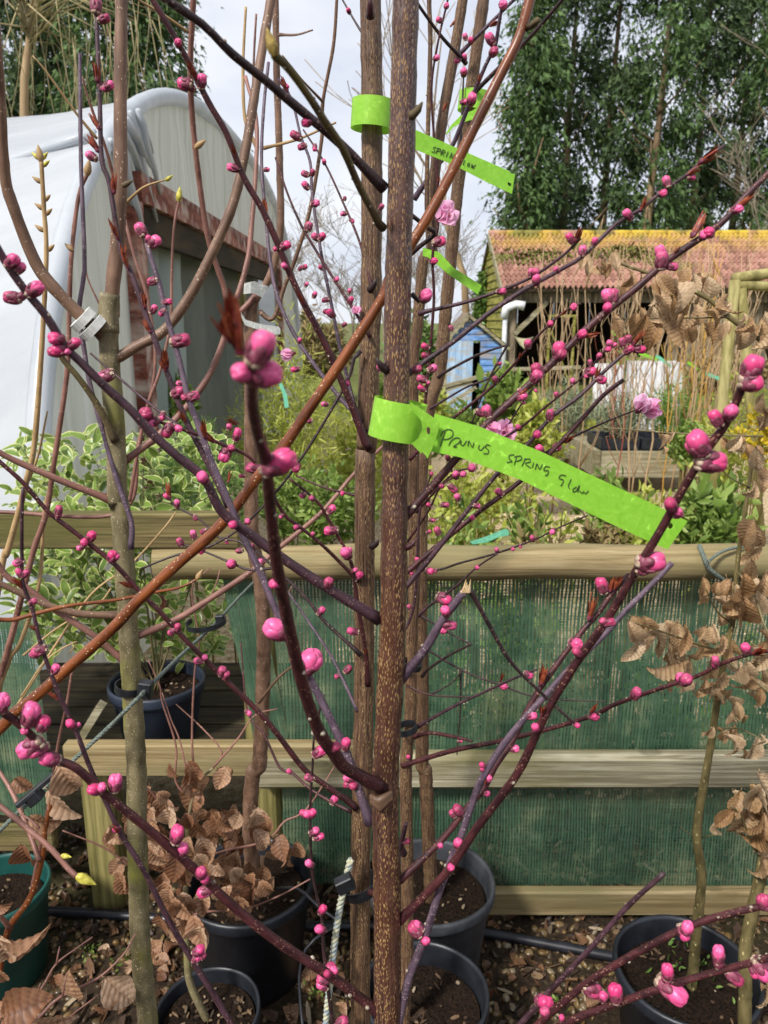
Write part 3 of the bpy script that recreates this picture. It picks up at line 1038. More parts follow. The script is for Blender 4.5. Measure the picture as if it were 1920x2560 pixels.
def bush(name, label, cat, rect, Y, n, leaf, mk, seed, needle=False, stems=8, flat=.5, up=.5, fill=1.0, group=None, dy=None):
    r = np.random.default_rng(seed)
    l, t_, rt, bt = rect
    a, b_ = P(l, (t_ + bt) / 2, Y), P(rt, (t_ + bt) / 2, Y)
    cx, rx = (a.x + b_.x) / 2, abs(b_.x - a.x) / 2
    zt = P((l + rt) / 2, t_, Y).z
    zb = max(0.02, P((l + rt) / 2, bt, Y).z)
    ry = dy or rx * .8
    th = thing(name, label, cat, (cx, Y, 0), group)
    # shoots: each a stem that carries leaves along its length
    ns = max(6, int(n / 26))
    P_, D_ = [], []
    mb = MB()
    for s in range(ns):
        ang, rad = r.uniform(0, 6.283), math.sqrt(r.random())
        ex, ey = cx + rx * rad * math.cos(ang), Y + ry * rad * math.sin(ang)
        hh = zb + (zt - zb) * (1 - .55 * rad ** 2) * r.uniform(.75, 1.03)
        sx, sy = cx + (ex - cx) * .3, Y + (ey - Y) * .3
        k = max(3, int(n / ns))
        lo = .25 if fill >= 1 else .1
        tt = lo + (1 - lo) * r.random(k) ** .8
        px_, py_ = sx + (ex - sx) * tt ** 1.3, sy + (ey - sy) * tt ** 1.3
        pz_ = zb + (hh - zb) * tt
        P_.append(np.stack([px_, py_, pz_], 1) + r.normal(size=(k, 3)) * leaf * .5 * flat)
        D_.append(r.normal(size=(k, 3)) * .75 + np.array([(ex - cx) / (rx + 1e-6) * .35, (ey - Y) / (ry + 1e-6) * .35, up]))
        if s < stems:
            z0 = 0.0
            mb.tube([(cx + (sx - cx) * .5, Y + (sy - Y) * .5, z0), (sx, sy, zb + (hh - zb) * .3), (ex, ey, hh)], [leaf * .10, leaf * .07, leaf * .03], 4)
    mb.build('stem', M_STEM, th, smooth=True)
    pos, d = np.concatenate(P_), np.concatenate(D_)
    sc = r.uniform(.6, 1.2, len(pos)) * leaf
    v, f = scatter(NEEDLE_V if needle else LEAF_V, NEEDLE_F if needle else LEAF_F, frames(pos - np.array([cx, Y, 0]), d, sc))
    link('foliage', mesh_np('foliage', v, f, [LM[mk]], not needle), (cx, Y, 0), th)
    return th


bush('heath_bush', 'soft bright green heather bush behind the plank fence', 'bush', (350, 1020, 620, 1300), 3.1, 3600, .035, 'heath', 1, True, up=.9)
bush('feathery_conifer', 'feathery lime green young conifer behind the budding branches', 'conifer', (560, 760, 860, 1330), 3.9, 5200, .055, 'lime', 2, True, up=.3)
bush('leafy_shrub', 'loose light green shrub before the tunnel doorway', 'shrub', (300, 900, 500, 1120), 4.6, 900, .07, 'green', 3, up=.6)
bush('lime_shrub', 'lime leaved shrub beside the upright plum trunks', 'shrub', (790, 960, 1000, 1330), 4.4, 1500, .06, 'lime', 4, up=.6)
bush('low_shrub', 'low green shrub just behind the round fence rail', 'shrub', (600, 1130, 960, 1390), 2.9, 1900, .04, 'green', 5, up=.5)
bush('low_shrub', 'fine dark green mound at the foot of the lime conifer', 'shrub', (470, 1150, 700, 1340), 2.7, 1500, .03, 'dark', 25, True, up=.5)
bush('pale_shrub', 'pale yellow green shrub in front of the blue playhouse', 'shrub', (1020, 960, 1120, 1120), 6.0, 700, .08, 'lime', 6)
bush('rosette_plant', 'upright shrub with bright leaf whorls before the timber barrier', 'shrub', (1200, 905, 1330, 1090), 6.6, 420, .13, 'green', 7, up=.9, fill=.5)
bush('grey_shrub', 'grey green lavender like mound beside the timber barrier', 'shrub', (1330, 945, 1500, 1090), 8.2, 1700, .09, 'grey', 8, True, up=.9)
bush('grey_shrub', 'silvery shrub in the trays on the timber staging', 'shrub', (1470, 950, 1640, 1130), 7.7, 1700, .09, 'grey', 9, True, up=.9)
bush('needle_shrub', 'green needled shrub at the back of the timber staging', 'shrub', (1600, 930, 1770, 1120), 7.9, 1700, .09, 'heath', 10, True, up=.9)
bush('lime_shrub', 'tall lime leaved shrub beside the timber obelisk', 'shrub', (1730, 880, 1960, 1330), 4.7, 1500, .05, 'lime', 11, up=.5)
bush('laurel_shrub', 'glossy dark leaved shrub behind the right end of the rail', 'shrub', (1650, 1170, 1880, 1400), 2.6, 620, .066, 'green', 12, up=.6, fill=.5, stems=14)
bush('laurel_shrub', 'glossy green leafy shrub below the far end of the big green tag', 'shrub', (1420, 1150, 1640, 1360), 3.3, 240, .07, 'green', 13, up=.7, fill=.5, stems=20)
bush('sparse_plant', 'sparse leafy stems on the pale gravel behind the rail', 'plant', (1230, 1230, 1420, 1400), 3.0, 170, .06, 'green', 14, up=.6, fill=.5, stems=14)
bush('sparse_plant', 'thin leafy stems beside the upright trunks behind the rail', 'plant', (1040, 1100, 1260, 1400), 3.4, 420, .055, 'lime', 15, up=.6, fill=.5, stems=16)
bush('sparse_plant', 'yellowish stems behind the tip of the big green tag', 'plant', (1420, 1270, 1660, 1400), 2.7, 240, .05, 'brown', 16, up=.6, fill=.5, stems=18)
bush('yellow_shrub', 'shrub with golden yellow leaves behind the dead hornbeam leaves', 'shrub', (1835, 1000, 1960, 1180), 3.9, 320, .05, 'yellow', 17)
bush('hedge_bush', 'dull green bush at the foot of the thicket beyond the lime conifer', 'bush', (600, 770, 900, 960), 15, 2600, .16, 'brown', 18)
bush('hedge_bush', 'dark green bush between thicket and playhouse', 'bush', (960, 790, 1120, 960), 16, 2000, .16, 'dark', 19)
WL_ = ['thin leafy shoots on the gravel %s' % q for q in ('beside the third plum trunk', 'behind the lower edge of the tag strip', 'behind the start of the tag strip', 'below the staging corner', 'in front of the staging legs', 'left of the glossy shrub', 'before the playhouse barrier', 'behind the broken bent twig', 'under the row of tiny buds', 'right of the staging')]
for i, (l, t_, r_, Yw, mk) in enumerate(((1030, 1190, 1130, 2.8, 'lime'), (1130, 1210, 1260, 3.2, 'green'), (1240, 1160, 1370, 4.2, 'lime'), (1330, 1200, 1450, 3.0, 'lime'), (1440, 1180, 1560, 4.4, 'green'), (1540, 1230, 1640, 2.6, 'lime'), (1070, 1080, 1230, 5.2, 'lime'), (1100, 1250, 1210, 2.4, 'green'), (1270, 1270, 1400, 2.5, 'brown'), (1680, 1110, 1800, 4.0, 'lime'))):
    bush('leafy_shoots', WL_[i], 'plant', (l, t_, r_, 1500), Yw, 210, .016 * Yw + .004, mk, 140 + i, up=.8, fill=.4, stems=26, flat=1.2)
bush('ivy_column', 'dark ivy clad trunk standing behind the blue playhouse', 'ivy', (1188, 640, 1232, 880), 21, 1800, .16, 'dark', 20, up=-.2)
bush('hedge_bush', 'low green hedge bush before the barn wall', 'bush', (1480, 880, 1700, 1000), 12.5, 1900, .13, 'green', 21)
bush('hedge_bush', 'straw coloured bush before the right end of the barn', 'bush', (1680, 860, 1960, 1000), 12, 1900, .13, 'brown', 22)
bush('lime_shrub', 'pale lime shrub growing behind the middle of the big green tag', 'shrub', (1240, 990, 1420, 1200), 6.0, 1500, .08, 'lime', 31, up=.6)
bush('grey_shrub', 'grey green mound at the near end of the timber staging', 'shrub', (1290, 1060, 1420, 1190), 7.6, 1300, .08, 'grey', 32, True, up=.8)
bush('leafy_shrub', 'mid green leafy shrub between the staging and the tag tip', 'shrub', (1560, 1210, 1700, 1360), 3.8, 260, .06, 'lime', 33, up=.7, fill=.5, stems=14)
bush('lime_shrub', 'lime shrub with fine leaves left of the playhouse', 'shrub', (900, 900, 1040, 1150), 7.0, 1500, .08, 'green', 34, up=.6)
bush('leafy_shrub', 'light green shrub against the playhouse barrier', 'shrub', (1050, 1000, 1230, 1150), 6.4, 1500, .08, 'green', 35, up=.6)
bush('fine_shrub', 'yellow green wispy shrub behind the near tag strip', 'shrub', (1090, 1150, 1330, 1300), 4.6, 900, .05, 'lime', 36, up=.7, fill=.5, stems=14)
bush('grey_shrub', 'straw green mound behind the staging trays', 'shrub', (1380, 1000, 1560, 1120), 9.3, 1500, .1, 'lime', 37, True, up=.9)
bush('fine_shrub', 'olive wispy shrub under the pink open blossom', 'shrub', (1660, 1040, 1780, 1180), 5.2, 600, .06, 'green', 38, up=.7)
for i, (l, r_, lab) in enumerate(((1000, 1180, 'low dark green ground shrub behind the netting beside the plum trunks'), (1180, 1350, 'low green ground shrub behind the netting under the snapped branch'), (1340, 1520, 'low olive ground shrub behind the middle of the netting'), (1500, 1700, 'low dark ground shrub behind the netting beside the thin hornbeam'), (1690, 1900, 'low green ground shrub behind the right end of the netting'))):
    bush('ground_shrub', lab, 'shrub', (l, 1560 + 40 * (i % 2), r_, 2300), 2.35, 420, .06, ('dark', 'green', 'brown', 'dark', 'green')[i], 60 + i, up=.5, dy=.25)
bush('laurel_shrub', 'dark evergreen shrub seen through the green netting', 'shrub', (1150, 1440, 1420, 1700), 2.35, 260, .06, 'green', 23, up=.6, fill=.5, stems=16)

# timber staging with black trays
st = thing('timber_staging', 'low pale timber staging holding black plant trays', 'staging', PZ(1560, 1240, 0))
sy = 7.0
A, B_ = P(1502, 1150, sy), P(1780, 1150, sy)
ztop = P(1600, 1128, sy).z
C_ = P(1402, 1118, sy + 1.6)
MB().box(((A.x + B_.x) / 2, sy, ztop - .12), (B_.x - A.x, .05, .24)).build('front_board', M_RAILGREY, st)
MB().beam((A.x - .03, sy, ztop - .12), (C_.x - .05, sy + 1.6, ztop - .12), .05, .24).build('side_board', M_RAILGREY, st)
MB().box(((A.x + B_.x) / 2 - .05, sy + .8, ztop - .03), (B_.x - A.x, 1.5, .03)).build('deck', M_RAILGREY, st)
for x_ in (A.x + .06, B_.x - .1):
    MB().box((x_, sy + .06, (ztop - .2) / 2), (.1, .07, ztop - .2)).build('leg', M_RAILGREY, st)
for k in range(3):
    tx = A.x + .2 + k * .38
    mb = MB()
    for dx, dy, sx_, sy_ in ((0, -.25, .34, .02), (0, .25, .34, .02), (-.17, 0, .02, .5), (.17, 0, .02, .5)):
        mb.box((tx + dx, sy + .35 + dy, ztop + .05), (sx_, sy_, .1))
    mb.box((tx, sy + .35, ztop + .012), (.32, .48, .02))
    tag(mb.build('plant_tray', M_POTBLACK, loc=(tx, sy + .35, ztop)), 'black plastic plant tray standing on the timber staging', 'tray', 'trays on the staging')

# bare whips in bundles before the barn
M_WHIP = [simple('whip_tan', srgb(150, 124, 92), srgb(186, 160, 124), 4, .8, bstr=0), simple('whip_red', srgb(132, 66, 52), srgb(166, 96, 76), 4, .8, bstr=0), simple('whip_yellow', srgb(176, 134, 60), srgb(200, 160, 84), 4, .8, bstr=0)]
whip_proto = []
for k in range(6):
    mb = MB()
    r = random.Random(300 + k)
    pts = [(r.gauss(0, .0035) * s, r.gauss(0, .0035) * s, s / 7) for s in range(8)]
    mb.tube(pts, [.0052 - .0005 * s for s in range(8)], 4)
    for q in range(7):
        i = r.randint(1, 6)
        a = r.uniform(0, 6.28)
        p0 = Vector(pts[i])
        L = r.uniform(.08, .26)
        mb.tube([p0, p0 + Vector((math.cos(a) * L * .35, math.sin(a) * L * .35, L * .55)), p0 + Vector((math.cos(a) * L * .5, math.sin(a) * L * .5, L))], [.003, .0022, .0014], 3)
    whip_proto.append([mesh_np('whip', [tuple(v) for v in mb.v], mb.f, [mt]) for mt in M_WHIP])
for k in range(78):
    px = rng.uniform(1335, 1915)
    Y = rng.uniform(6.2, 11)
    ci = 0
    if 1485 < px < 1570 and rng.random() < .6:
        ci = 1
    elif 1680 < px < 1800 and rng.random() < .5:
        ci = 2
    top = rng.uniform(600, 800) if ci != 1 else rng.uniform(830, 900)
    q = P(px, top, Y)
    lab = ['bare tan whip sapling standing before the barn', 'bare red stemmed whip before the barn', 'bare yellow orange whip before the barn'][ci]
    nm = 'whip_sapling'
    o = link(nm, whip_proto[k % 6][ci], (q.x, Y, 0), rot=Quaternion((0, 0, 1), rng.random() * 6) @ Quaternion((1, 0, 0), rng.gauss(0, .05)), scale=(q.z * .9, q.z * .9, q.z))
    tag(o, lab, 'sapling', ['tan whips', 'red whips', 'yellow whips'][ci])

# white slatted crates before the barn
for i, (l, t_, r_, b_) in enumerate(((1580, 905, 1712, 992), (1500, 912, 1560, 965))):
    Y = 10.5 - i * .6
    a, c = P(l, b_, Y), P(r_, t_, Y)
    cr = thing('slatted_crate', ('broad white slatted crate behind the shrub trays', 'narrow pale slatted crate beside the broad white one')[i], 'crate', ((a.x + c.x) / 2, Y, 0))
    mw = MATS.get('paint_white') or simple('paint_white', srgb(196, 200, 206), srgb(226, 228, 230), 6, .6, bstr=0)
    n = 9 if i == 0 else 4
    for k in range(n):
        x_ = a.x + (c.x - a.x) * (k + .5) / n
        MB().box((x_, Y, c.z / 2), ((c.x - a.x) / n * .86, .025, c.z)).build('slat', mw, cr)
    MB().box(((a.x + c.x) / 2, Y + .02, c.z * .82), (c.x - a.x, .02, .07)).build('crosspiece', mw, cr)
    MB().box(((a.x + c.x) / 2, Y + .32, c.z / 2), (c.x - a.x, .02, c.z)).build('back_panel', mw, cr)

# timber obelisk at the right edge
ob = thing('timber_obelisk', 'greenish round pole frame with two crossbars right of the barn', 'frame', PZ(1850, 1400, 0))
oy = 4.2
M_POLE = wood('pole_green', srgb(118, 110, 62), srgb(158, 148, 98), srgb(176, 166, 118), (9, 9, 2), knots=False)
for (a, b_, r_) in (((1838, 700), (1834, 1330), .03), ((1853, 720), (1905, 1010), .028), ((1832, 697), (2080, 660), .028), ((1846, 712), (2080, 722), .026)):
    p, q = P(*a, oy), P(*b_, oy)
    if b_[1] == 1330:
        q = Vector((p.x, oy, 0))
    if b_[1] == 1010:
        q = Vector((q.x + .2, oy + .1, 0))
    mb = MB()
    mb.tube([p, (p + q) / 2, q], r_, 8)
    mb.build('pole', M_POLE, ob, smooth=True)
pr = P(2080, 690, oy)
mb = MB()
mb.tube([(pr.x, oy, 0), (pr.x, oy, pr.z + .1)], .03, 8)
mb.build('pole', M_POLE, ob, smooth=True)
# ------------------------------------------------------------------ fence with netting
FY = 1.75
fence = thing('timber_fence', 'timber rail fence clad with green woven windbreak netting', 'fence', (P(1400, 2290, FY).x, FY, 0))


def round_rail(px0, px1, pyt, pyb, Y, mt, name='rail', nseg=60, flat=False):
    a, b_ = P(px0, (pyt + pyb) / 2, Y), P(px1, (pyt + pyb) / 2, Y)
    r = abs(P(px0, pyt, Y).z - P(px0, pyb, Y).z) / 2
    pts = [a.lerp(b_, i / nseg) + Vector((0, 0, .003 * math.sin(i * .9))) for i in range(nseg + 1)]
    mb = MB()
    mb.tube(pts, [r * (1 + .03 * math.sin(i * .7 + 1)) for i in range(nseg + 1)], 16)
    return mb.build(name, mt, fence, loc=a, smooth=True)


round_rail(392, 4200, 1362, 1448, FY, M_RAIL)
# weathered half round middle rail and bottom board
a, b_ = P(640, 1920, FY), P(4200, 1925, FY)
MB().box((a + b_) / 2, (b_.x - a.x, .045, .098)).build('rail', M_RAILGREY, fence, loc=(a + b_) / 2, bevel=.012)
a, b_ = P(880, 2256, FY), P(4200, 2262, FY)
MB().box((a + b_) / 2 + Vector((0, 0, .01)), (b_.x - a.x, .03, .075)).build('bottom_board', M_RAIL, fence, loc=(a + b_) / 2, bevel=.005)
# left flat plank and lower left rail
a, b_ = P(-1900, 1322, FY - .01), P(600, 1326, FY - .01)
MB().box((a + b_) / 2, (b_.x - a.x, .035, .086)).build('plank', M_PLANK, fence, loc=(a + b_) / 2, bevel=.004)
a, b_ = P(165, 1893, FY), P(905, 1896, FY)
MB().box((a + b_) / 2, (b_.x - a.x, .035, .09)).build('plank', M_RAIL, fence, loc=(a + b_) / 2, bevel=.005)
a, b_ = P(-1900, 2090, FY), P(140, 2095, FY)
MB().box((a + b_) / 2, (b_.x - a.x, .03, .07)).build('plank', M_PLANK, fence, loc=(a + b_) / 2, bevel=.004)
for px, w in ((640, .085), (2250, .09), (3300, .09), (-220, .09), (-1400, .09)):
    q = P(px, 1400, FY + .06)
    MB().box((q.x, FY + .065, .52), (w, .07, 1.04)).build('post', M_POST, fence, loc=(q.x, FY + .065, .5), bevel=.012)
q = P(255, 1990, FY + .07)
MB().box((q.x, FY + .07, .215), (.085, .07, .43)).build('post', M_POST, fence, loc=(q.x, FY + .07, .2), bevel=.008)
for px in (1602, 1330):
    q = P(px, 2300, FY + .04)
    MB().box((q.x, FY + .04, .027), (.13, .05, .05)).build('foot_block', M_RAIL, fence, loc=(q.x, FY + .04, .03), bevel=.006)

m, nt, b = new_mat('net_green')
f = noise(nt, coords(nt, 'Object', (7, 7, 7)), 1, 6, .7)
c = ramp(nt, f, [(.3, srgb(40, 66, 50)), (.5, srgb(72, 102, 76)), (.72, srgb(134, 144, 108))])
c = mixc(nt, mixc(nt, .5, (0, 0, 0, 1), island(nt)), c, srgb(44, 74, 58))
nt.links.new(c, b.inputs['Base Color'])
b.inputs['Roughness'].default_value = .55
M_NET = m


def netting(px0, px1, z0, z1, Y, pitch=.0088, wv=.0064, ph=.0036, wh=.0018, seed=0, side=0.0):
    x0, x1 = P(px0, 1500, Y).x, P(px1, 1500, Y).x
    r = random.Random(seed)

    def wob(x, z):
        return Y + .006 * math.sin(x * 9 + seed) + .004 * math.sin(z * 14 + x * 4) + .003 * math.sin(x * 31 + z * 8)
    vs, fs = [], []
    n = int((x1 - x0) / pitch)
    mz = 16
    for i in range(n):
        x = x0 + i * pitch
        ww = wv * r.uniform(.62, 1.12)
        b0 = len(vs)
        for k in range(mz + 1):
            z = z0 + (z1 - z0) * k / mz
            xx = x + .0016 * math.sin(z * 21 + i * .3) + side * (z1 - z) + .0006 * r.gauss(0, 1)
            y = wob(xx, z)
            vs += [(xx - ww / 2, y, z), (xx + ww / 2, y + .0004, z)]
        fs += [(b0 + 2 * k, b0 + 2 * k + 1, b0 + 2 * k + 3, b0 + 2 * k + 2) for k in range(mz)]
    nh = int((z1 - z0) / ph)
    mxs = max(8, int((x1 - x0) / .05))
    for j in range(nh):
        z = z0 + j * ph
        b0 = len(vs)
        hh = wh * r.uniform(.6, 1.3)
        for k in range(mxs + 1):
            x = x0 + (x1 - x0) * k / mxs + side * (z1 - z)
            zz = z + .0012 * math.sin(x * 17 + j * .2)
            y = wob(x, zz) + .0009
            vs += [(x, y, zz), (x, y, zz + hh)]
        fs += [(b0 + 2 * k, b0 + 2 * k + 2, b0 + 2 * k + 3, b0 + 2 * k + 1) for k in range(mxs)]
    me = mesh_np('netting', np.array(vs) - np.array(WL[fence]), np.array(fs), [M_NET], False)
    link('netting', me, WL[fence], fence, kind='stuff')


zr = P(1400, 1450, FY).z
netting(690, 4190, .485, zr + .03, FY + .035, wv=.0062, ph=.0040, wh=.0021, seed=1)
netting(690, 4190, .085, .45, FY + .032, pitch=.0082, wv=.0048, ph=.0042, wh=.0019, seed=2)
netting(555, 640, .50, zr + .03, FY + .02, pitch=.0066, wv=.0056, ph=.0026, wh=.0016, seed=3, side=.14)
netting(588, 625, .09, .46, FY + .03, pitch=.006, wv=.0055, ph=.0026, wh=.0016, seed=4)
netting(-1880, 78, .30, .86, FY + .03, pitch=.007, wv=.0058, ph=.0027, wh=.0016, seed=5)

# bench behind the left part of the fence with a potted shrub on it
M_BENCH = wood('timber_bench', srgb(34, 28, 18), srgb(58, 50, 32), srgb(76, 68, 46), (2, 40, 40))
bench = thing('potting_bench', 'low wooden potting bench behind the left fence planks', 'bench', (-.55, 2.1, 0))
for k in range(6):
    MB().box((-.62, 1.86 + k * .105, .425), (1.5, .098, .025)).build('slat', M_BENCH, bench, bevel=.003)
for x_ in (-1.3, .05):
    for y_ in (1.88, 2.36):
        MB().box((x_, y_, .206), (.06, .06, .412)).build('leg', M_PLANK, bench)
mb = MB()
mb.beam(P(200, 1850, FY + .1) + Vector((0, 0, 0)), P(255, 1760, FY + .1), .02, .03, (0, 1, 0))
mb.build('strut', M_RAILGREY, bench)


def pot(name, label, cx, cy, z0, r, h, mt, soil=.05, group=None, taper=.78, seed=0, chips=40):
    t = thing(name, label, 'plant pot', (cx, cy, z0), group)
    prof = [(r * taper * .96, 0), (r * taper, .004), (r * .965, h - .035), (r * .972, h - .034), (r * 1.03, h - .030), (r * 1.045, h - .022), (r * 1.045, h - .006), (r * 1.03, h), (r * .985, h), (r * .97, h - .008), (r * .95, h - .04), (r * .93, h - .055), (r * taper * .96, .02)]
    n = 48
    vs, fs = [], []
    for (rr, z) in prof:
        for k in range(n):
            a = 2 * math.pi * k / n
            w = 1 + .012 * math.sin(2 * a + seed) + .006 * math.sin(5 * a + seed * 2)
            vs.append((rr * w * math.cos(a), rr * w * math.sin(a), z))
    for i in range(len(prof) - 1):
        for k in range(n):
            k2 = (k + 1) % n
            fs.append((i * n + k, i * n + k2, (i + 1) * n + k2, (i + 1) * n + k))
    fs.append(tuple(range(n - 1, -1, -1)))
    link('pot_body', mesh_np('pot_body', vs, fs, [mt]), (cx, cy, z0), t)
    rs = random.Random(seed)
    zs = h - soil
    rr0 = r * (taper + (.965 - taper) * zs / h) * .965
    vs, fs = [(0, 0, zs + .004)], []
    for i in range(1, 9):
        for k in range(n):
            a = 2 * math.pi * k / n
            vs.append((rr0 * i / 8 * math.cos(a), rr0 * i / 8 * math.sin(a), zs + (rs.gauss(0, .0035) if i < 8 else 0)))
    for k in range(n):
        fs.append((0, 1 + k, 1 + (k + 1) % n))
    for i in range(7):
        for k in range(n):
            k2 = (k + 1) % n
            fs.append((1 + i * n + k, 1 + (i + 1) * n + k, 1 + (i + 1) * n + k2, 1 + i * n + k2))
    so = link('soil', mesh_np('soil', vs, fs, [M_SOIL]), (cx, cy, z0), t)
    if chips:
        Ms = []
        for k in range(chips):
            a, q = rs.uniform(0, 6.28), math.sqrt(rs.random()) * rr0 * .92
            m4 = (Matrix.Translation((q * math.cos(a), q * math.sin(a), zs + .004)) @ Matrix.Rotation(rs.uniform(0, 6.28), 4, 'Z') @ Matrix.Rotation(rs.gauss(0, .5), 4, 'X') @ Matrix.Diagonal((rs.uniform(.002, .012), rs.uniform(.002, .005), rs.uniform(.0015, .004), 1)))
            Ms.append(np.array(m4))
        v, f = scatter(ICO_V, ICO_F, Ms)
        link('compost_bits', mesh_np('compost_bits', v, f, [M_CHIP], False), (cx, cy, z0), so, kind='stuff')
    return t


bm = bmesh.new()
bmesh.ops.create_icosphere(bm, subdivisions=1, radius=1)
ICO_V = np.array([v.co[:] for v in bm.verts])
ICO_F = np.array([[v.index for v in f.verts] for f in bm.faces])
bm.free()
bm = bmesh.new()
bmesh.ops.create_icosphere(bm, subdivisions=2, radius=1)
ICO2_V = np.array([v.co[:] for v in bm.verts])
ICO2_F = np.array([[v.index for v in f.verts] for f in bm.faces])
bm.free()
M_CHIP = leafmat('bark_chips', [srgb(40, 30, 22), srgb(74, 56, 40), srgb(112, 90, 66), srgb(56, 42, 30), srgb(170, 152, 124)], .85, 0)
M_PEBBLE = leafmat('pebbles', [srgb(56, 46, 30), srgb(92, 74, 44), srgb(124, 102, 66), srgb(68, 60, 48), srgb(112, 86, 46), srgb(138, 124, 100)], .32, 0, spec=.5)
M_LITTER = leafmat('dead_leaf_litter', [srgb(44, 32, 24), srgb(80, 58, 40), srgb(118, 86, 60), srgb(58, 44, 34)], .5, .1)

pM = PZ(622, 2188, .27)
pot('plant_pot', 'large shiny black pot holding the tree among brown beech leaves', pM.x, 1.585, 0, .150, .27, M_POTBLACK, .045, seed=1)
p4 = PZ(1075, 2192, .27)
pot('plant_pot', 'faded grey pot against the netting holding the rearmost plum', p4.x, 1.585, 0, .148, .27, M_POTGREY, .05, seed=2)
p3 = PZ(1062, 2475, .26)
pot('plant_pot', 'black pot holding the third plum trunk', p3.x, p3.y, 0, .125, .26, M_POTBLACK, .05, seed=3)
pR = PZ(1716, 2418, .22)
pot('plant_pot', 'black pot with weeds holding the thin hornbeam in front of the netting', pR.x, pR.y, 0, .147, .22, M_POTBLACK, .05, seed=4, taper=.82)
pF = PZ(520, 2522, .20)
pot('plant_pot', 'small black pot with wood chips holding the beech stem', pF.x, pF.y, 0, .104, .20, M_POTBLACK, .03, seed=5, chips=70)
pG = PZ(-12, 2215, .25)
pot('plant_pot', 'dark green pot on the gravel at the end of the black pipe', pG.x, pG.y, 0, .118, .25, M_POTGREEN, .05, seed=6)
pS = PZ(362, 1748, .60)
pot('plant_pot', 'slate black pot on the bench holding the variegated shrub', pS.x, 1.97, .438, .125, .165, M_POTBLUE, .03, seed=7, taper=.8)
P1B, P2B, LB = Vector((P(968, 2560, .60).x, .58, 0)), Vector((P(901, 2560, .84).x, .89, 0)), Vector((P(372, 2560, .95).x, .95, 0))
pot('plant_pot', 'black pot holding the plum with the big green tag', P1B.x, P1B.y, 0, .13, .25, M_POTBLACK, .05, seed=8, chips=0)
pot('plant_pot', 'black pot holding the plum just behind the tagged one', P2B.x, P2B.y, 0, .13, .25, M_POTBLACK, .05, seed=9, chips=0)
pot('plant_pot', 'black pot holding the olive barked grafted tree', LB.x, LB.y, 0, .13, .25, M_POTBLACK, .05, seed=10, chips=0)
HB2 = Vector((P(1868, 2560, 1.02).x, 1.0, 0))
pot('plant_pot', 'black pot holding the thicker hornbeam with curled leaves', HB2.x + .02, HB2.y, 0, .13, .24, M_POTBLACK, .05, seed=11, chips=0)

# ------------------------------------------------------------------ gravel, bark and fallen leaves
POTS = [(pM.x, 1.585, .14), (p4.x, 1.585, .14), (p3.x, p3.y, .12), (pR.x, pR.y, .14), (pF.x, pF.y, .1), (pG.x, pG.y, .11), (P1B.x, P1B.y, .12), (P2B.x, P2B.y, .12), (LB.x, LB.y, .12), (HB2.x, HB2.y, .12)]


def free(x, y):
    return all((x - a) ** 2 + (y - b_) ** 2 > r_ * r_ for a, b_, r_ in POTS)


def strew(n, tv, tf, sx, sy, sz, zoff, seed, y0=.7, y1=2.15, tilt=.5, name='gravel', mt=None, x0=-1.5, x1=1.7):
    r = random.Random(seed)
    Ms = []
    while len(Ms) < n:
        x, y = r.uniform(x0, x1), r.uniform(y0, y1)
        if not free(x, y):
            continue
        m4 = Matrix.Translation((x, y, zoff * r.uniform(.3, 1.2))) @ Matrix.Rotation(r.uniform(0, 6.28), 4, 'Z') @ Matrix.Rotation(r.gauss(0, tilt), 4, 'X') @ Matrix.Rotation(r.gauss(0, tilt), 4, 'Y') @ Matrix.Diagonal((r.uniform(*sx), r.uniform(*sy), r.uniform(*sz), 1))
        Ms.append(np.array(m4))
    v, f = scatter(tv, tf, Ms)
    return link(name, mesh_np(name, v, f, [mt], name == 'gravel'), kind='stuff')


tag(strew(5200, ICO2_V, ICO2_F, (.005, .015), (.005, .013), (.004, .009), .002, 5, name='gravel', mt=M_PEBBLE), 'brown and ochre gravel between the pots', 'gravel')
tag(strew(1700, ICO_V, ICO_F, (.006, .034), (.003, .010), (.001, .004), .010, 6, name='bark_chips', mt=M_CHIP), 'dark bark chips scattered over the gravel', 'bark chips')
LIT_V = [(-.5, 0, 0), (0, -.05, .12), (.5, 0, 0), (.42, .5, .1), (0, .5, -.05), (-.42, .5, .12), (0, 1, .1)]
LIT_F = np.array([(0, 1, 4), (0, 4, 5), (1, 2, 3), (1, 3, 4), (5, 4, 6), (4, 3, 6)])
tag(strew(3400, LIT_V, LIT_F, (.010, .030), (.012, .044), (.02, .04), .010, 7, tilt=.35, name='leaf_litter', mt=M_LITTER), 'small dead leaf scraps lying on the gravel', 'leaf litter')
tag(strew(4200, ICO_V, ICO_F, (.008, .026), (.008, .022), (.004, .010), .004, 8, y0=2.3, y1=6.5, name='gravel', mt=leafmat('pebbles_pale', [srgb(170, 148, 112), srgb(206, 188, 156), srgb(150, 128, 96)], .8, 0), x0=-.4, x1=3.0), 'pale tan gravel behind the fence', 'gravel')

